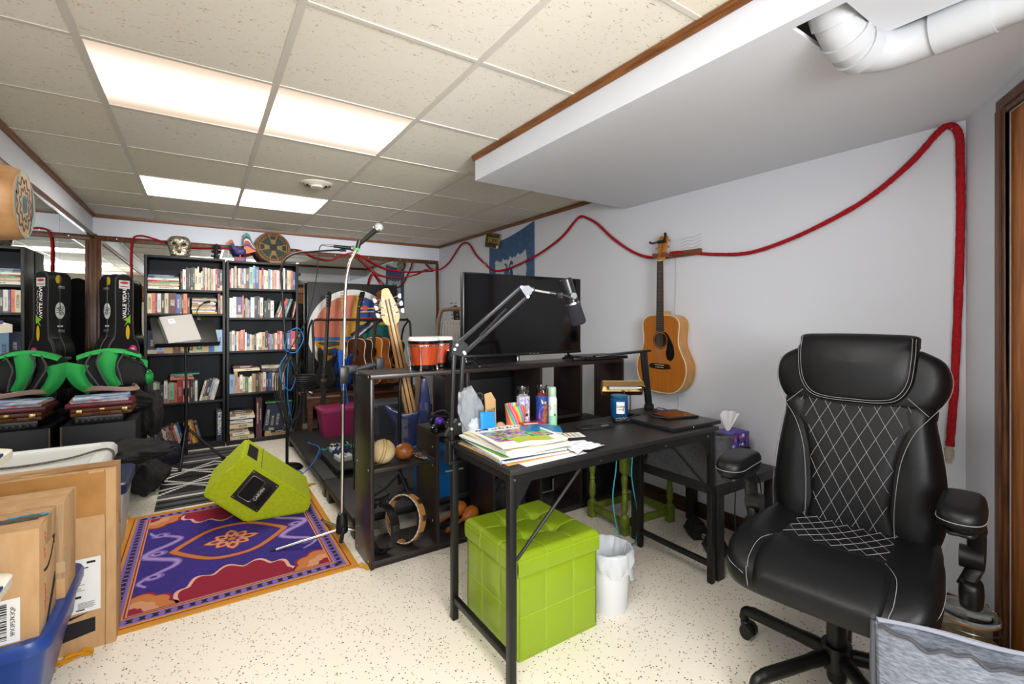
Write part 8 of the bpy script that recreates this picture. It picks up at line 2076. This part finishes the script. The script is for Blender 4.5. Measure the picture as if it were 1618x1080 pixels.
E0a, E0b = Vector((-.012, -.012, .402)), Vector((.024, -.012, .366))
U = Vector((.252, -.108, .240))
W0a, W0b = E0a + U + Vector((-.006, 0, .0)), E0b + U + Vector((-.010, 0, -.004))
for a, c in ((E0a, W0a), (E0b, W0b)):
 d_ = c - a; MB().box((0, -.007, -.007), (d_.length, .007, .007), .001, M=basis(a, d_, (0, 1, 0))).build('upper_bar', am, t)
b = MB(); b.tube([E0b * .75 + W0b * .25 + Vector((0, 0, .012)), E0b * .3 + W0b * .7 + Vector((-.01, 0, .02))], .005, 8); b.build('tension_spring', blk_metal, t)
WP = (W0a + W0b) / 2
b = MB(); Mw = basis(WP, (1, -.4, 0), (0, 0, 1)); b.prism([(-.022, .024), (.012, -.024), (.032, -.006), (.038, .012), (.02, .028)], -.011, .011, Mw); b.build('wrist_plate', am, t)
for q in (P0a, P0b, P1a, P1b, E0a, E0b, W0a, W0b): MB().cyl(q + Vector((-.004, -.013, 0)), q + Vector((-.006, -.018, 0)), .0055, n=14).build('joint_screw', scw, t)
Q0 = WP + Vector((.035, -.014, .010)); Q1 = Q0 + Vector((.07, -.03, -.012))
b = MB(); b.tube([Q0, Q1], .006, 10); b.blob(Q0, (.012, .012, .012), 12, 8); b.build('wrist_stud', nickel, t); MB().tube([Q1, Q1 + Vector((.024, -.010, -.004))], .010, 14).build('swivel_knob', blk_plastic, t)
MW = Vector((AX, AY, DZ))
c0 = MW + Q1 + Vector((.085, -.037, -.014))
t = thing('studio_microphone', 'black broadcast microphone with a dark foam windscreen on the arm before the television', 'microphone', tuple(c0))
dn = Vector((.30, -.10, -.95)).normalized()
b = MB(); b.box((-.066, -.018, -.010), (-.054, .012, .014), .003)
sd_ = Vector((.35, .94, 0)).normalized()
for s in (-1, 1): b.tube([Vector((-.06, .0, .003)) , Vector((-.05, 0, .002)) + sd_ * (.034 * s), Vector((.0, 0, -.01)) + sd_ * (.034 * s)], .009, 8, flat=.5)
b.build('yoke', mat('yoke_grey', '#37383a', .35), t)
b = MB(); b.tube([dn * -.075, dn * .03], .028, 28); b.tube([dn * -.079, dn * -.072], [.024, .028], 28); b.build('mic_body', mat('mic_black_metal', '#202123', .3, .3), t)
b = MB(); b.cyl(sd_ * -.042, sd_ * -.028, .014, n=20); b.cyl(sd_ * .028, sd_ * .042, .014, n=20); b.build('yoke_knobs', mat('yoke_grey', '#37383a'), t)
MB().tube([dn * .028, dn * .036], [.030, .031], 28).build('silver_ring', nickel, t)
MB().tube([dn * .036, dn * .05, dn * .12, dn * .128], [.029, .032, .034, .026], 28).build('windscreen', mat('foam_navy', '#1a1a22', .95, bump=.8, bscale=500), t)
# ------------------------------------------------------------ right wall: tapestry, licence plate, ropes
tp = [mat('tapestry_blue', '#46648c', .95, var=.25, vscale=30, bump=.3, bscale=160), mat('tapestry_white', '#b9bdc2', .95, bump=.3, bscale=160), mat('tapestry_navy', '#2a4373', .95)]
TYA, TYB = 3.565, 4.385      # right and left edges (y)
def top_z(f): return 2.172 - .125 * math.sin(min(1, f * 1.05) * PI * .5 + 0) * (1 - .12 * f) if f < .75 else 2.172 - .125 * math.sin(min(1, f * 1.05) * PI * .5) + .05 * (f - .75) * 3
def tx_(f, g, off):      # f 0 right .. 1 left, g 0 top .. 1 bottom
 return (XR - .006 - off - .006 * math.sin(f * 14) * g, TYA + (TYB - TYA) * f, top_z(f) + (1.42 - top_z(f)) * g)
t = thing('tapestry', 'blue and white patterned cloth tapestry pinned to the right wall above the television', 'tapestry', (0, 0, 0))
MB().grid(lambda u, v: tx_(u, v, 0), 40, 30, -.002).build('cloth_border', tp[0], t)
def in_poly(pl, off, m, name):
 cf = sum(p[0] for p in pl) / len(pl); cg = sum(p[1] for p in pl) / len(pl)
 vs = [tx_(cf, cg, off)] + [tx_(f, g, off) for f, g in pl]; n = len(pl)
 MB().add(vs, [(0, 1 + i, 1 + (i + 1) % n) for i in range(n)]).build(name, m, t, smooth=0)
pl = []
for i in range(9): f = .17 + .66 * i / 8; pl += [(f, .30 + .03 * (i % 2)), (f + .04, .34 + .02 * ((i + 1) % 2))]
for i in range(9): pl += [(.84 + .02 * (i % 2), .34 + .6 * i / 8)]
for i in range(9): pl += [(.16 - .02 * (i % 2), .94 - .6 * i / 8)]
in_poly(pl, .003, tp[1], 'white_field')
def paisley(cf, cg, s): return [(cf + s * .9 * math.sin(a) * (1 - .35 * math.cos(a)) * .55, cg - s * (math.cos(a) * .9 if math.cos(a) < .2 else math.cos(a) * 1.25)) for a in [2 * PI * i / 28 for i in range(28)]]
for cf, cg, s in ((.47, .56, .15), (.70, .68, .10), (.25, .68, .11)):
 in_poly([(f, g) for f, g in paisley(cf, cg, s)], .0045, tp[2], 'motif'); in_poly(paisley(cf, cg + .01, s * .72), .0055, tp[1], 'motif_inner'); in_poly(paisley(cf, cg + .02, s * .52), .0065, tp[2], 'motif_core')
t = thing('license_plate', 'black licence plate with yellow characters hung crooked over the tapestry corner', 'licence plate')
LP = basis((XR - .022, 4.30, 2.085), (0, -1, -.10), (0, -.10, 1)) @ Matrix.Rotation(R(-7), 4, 'Z'); t.matrix_world = LP
MB().prism(rrect(.150, .080, .012), 0, .0015).build('plate', mat('plate_black', '#0f1110', .4), t)
MB().tube([(x, y, .0018) for x, y in rrect(.146, .076, .012)], .0028, 6, True).build('yellow_border', mat('plate_yellow', '#b89a1f', .4), t)
text('BWOO28', .088, mat('plate_yellow', '#b89a1f'), t, Matrix.Translation((.025, .002, .002)), 'plate_lettering', .001, sx=.62, bold=.001)
b = MB(); b.box((-.09, .055, .0016), (.10, .062, .0022)); b.build('state_print', mat('plate_yellow_dim', '#7d6a1c', .5), t)
MB().box((.095, -.072, .0016), (.130, -.042, .0024)).build('sticker', label_w, t)
b = MB(); b.tube([(-.125 + .025 * (1 - math.cos(a)), .045 - .05 * a, .002) for a in [k * .2 for k in range(9)]], .004, 6, flat=.3); b.build('green_arc', mat('plate_green', '#3f7a3a', .5), t)
b = MB(); b.box((-.10, -.066, .0016), (.08, -.056, .0022)); b.build('lower_print', mat('plate_red', '#5a1f22', .5), t)
b = MB(); b.cyl((0, .07, -.016), (0, .07, .004), .005, n=10); b.build('hanging_pin', nickel, t)
rope_m = mat('red_rope', '#b5121f', .95, col2='#8f0c18', vscale=90, bump=.9, bscale=220)
rx = XR - .0165
RP = [(rx, .625, .715), (rx, .612, .95), (rx, .60, 1.3), (rx, .592, 1.65), (rx, .593, 1.90), (rx, .597, 2.0), (rx, .622, 2.047), (rx, .66, 2.035), (rx, .75, 1.935), (rx, .88, 1.83), (rx, 1.02, 1.755), (rx, 1.25, 1.67), (rx, 1.48, 1.622), (rx, 1.68, 1.635), (rx, 1.86, 1.665), (rx - .008, 1.98, 1.682),
      (rx - .016, 2.08, 1.672), (rx - .008, 2.2, 1.675), (rx, 2.36, 1.737), (rx, 2.55, 1.86), (rx, 2.72, 2.0), (rx, 2.86, 2.075), (rx, 2.915, 2.088), (rx, 2.98, 2.06), (rx, 3.15, 1.955), (rx - .006, 3.40, 1.865), (rx - .012, 3.65, 1.805), (rx - .012, 3.95, 1.76), (rx - .006, 4.18, 1.752), (rx, 4.36, 1.795), (rx, 4.55, 1.90), (rx, 4.68, 1.985), (rx, 4.80, 2.10), (rx, 4.90, 2.145), (rx, 4.97, 2.15), (rx, 5.06, 2.13), (rx, 5.2, 2.05), (rx, 5.38, 1.955),
      (rx - .03, 5.58, 1.89), (2.40, 5.63, 1.865), (2.223, 5.65, 1.845), (2.05, 5.65, 1.845), (1.90, 5.65, 1.865), (1.77, 5.65, 1.915), (1.62, 5.65, 1.985), (1.54, 5.65, 2.015), (1.47, 5.65, 2.025), (1.37, 5.65, 1.985), (1.24, 5.65, 1.925), (1.08, 5.65, 1.945), (.93, 5.65, 2.005), (.84, 5.65, 2.015), (.6, 5.655, 2.0), (.3, 5.655, 1.985), (.05, 5.655, 1.965), (-.12, 5.655, 1.96), (-.27, 5.655, 1.985), (-.40, 5.655, 2.025), (-.48, 5.655, 2.035), (-.53, 5.655, 2.0), (-.545, 5.655, 1.85), (-.54, 5.655, 1.5), (-.535, 5.655, 1.2), (-.54, 5.655, 1.0)]
t = thing('rope', 'long fuzzy red rope swagged along the right wall and round the far wall', 'rope', (0, 0, 0))
b = MB(); c = spline(RP, 16)
random.seed(2)
b.tube(c, [(.0145 - .0045 * min(1, max(0, (i - 90) / 120)) - .0015 * (i > 600)) * random.uniform(.93, 1.07) for i, _ in enumerate(c)], 10); b.build('rope_body', rope_m, t, smooth=80)
pk_ = MB()
for y, z in ((.615, 2.04), (2.915, 2.085), (4.95, 2.145)): pk_.cyl((XR - .0005, y, z - .012), (rx - .018, y, z - .012), .003, n=8)
for x, z in ((1.50, 2.018), (-.47, 2.03), (.86, 2.01)): pk_.cyl((x, YB - .019, z - .008), (x, 5.635, z - .008), .003, n=8)
pk_.build('nails', nickel, t)
b = MB(); b.tube([(rx, .6255, .722), (rx, .627, .70)], .0125, 12); b.tube([(rx, .627, .70), (rx, .628, .665)], .0165, 14); b.tube([(rx, .628, .665), (rx, .629, .645)], .010, 12); b.build('end_connector', mat('clear_connector', '#c9b9a0', .25, alpha=.8), t)
b = MB(); b.tube([(rx, 4.43, 1.837), (rx, 4.47, 1.862)], .0135, 10); b.build('joint_clip', mat('clip_tan', '#a07a5a', .4), t)
tag(MB().tube(spline([(1.53, 5.645, 2.0), (1.62, 5.645, 1.93), (1.78, 5.645, 1.80), (1.95, 5.645, 1.765), (2.12, 5.645, 1.77), (2.28, 5.64, 1.81), (2.40, 5.635, 1.87), (2.46, 5.63, 1.90)], 8), .0075, 8).build('rope', rope_m, smooth=80), 'second red rope swag hanging lower on the far wall mirror behind the painted board', 'rope')
tag(MB().tube(spline([(1.68, 5.645, 1.60), (1.70, 5.645, 1.72), (1.745, 5.64, 1.80), (1.80, 5.645, 1.74), (1.88, 5.645, 1.62)], 8), .007, 8).build('rope', rope_m, smooth=80), 'short loop of red rope hanging on the far mirror behind the painted board', 'rope')
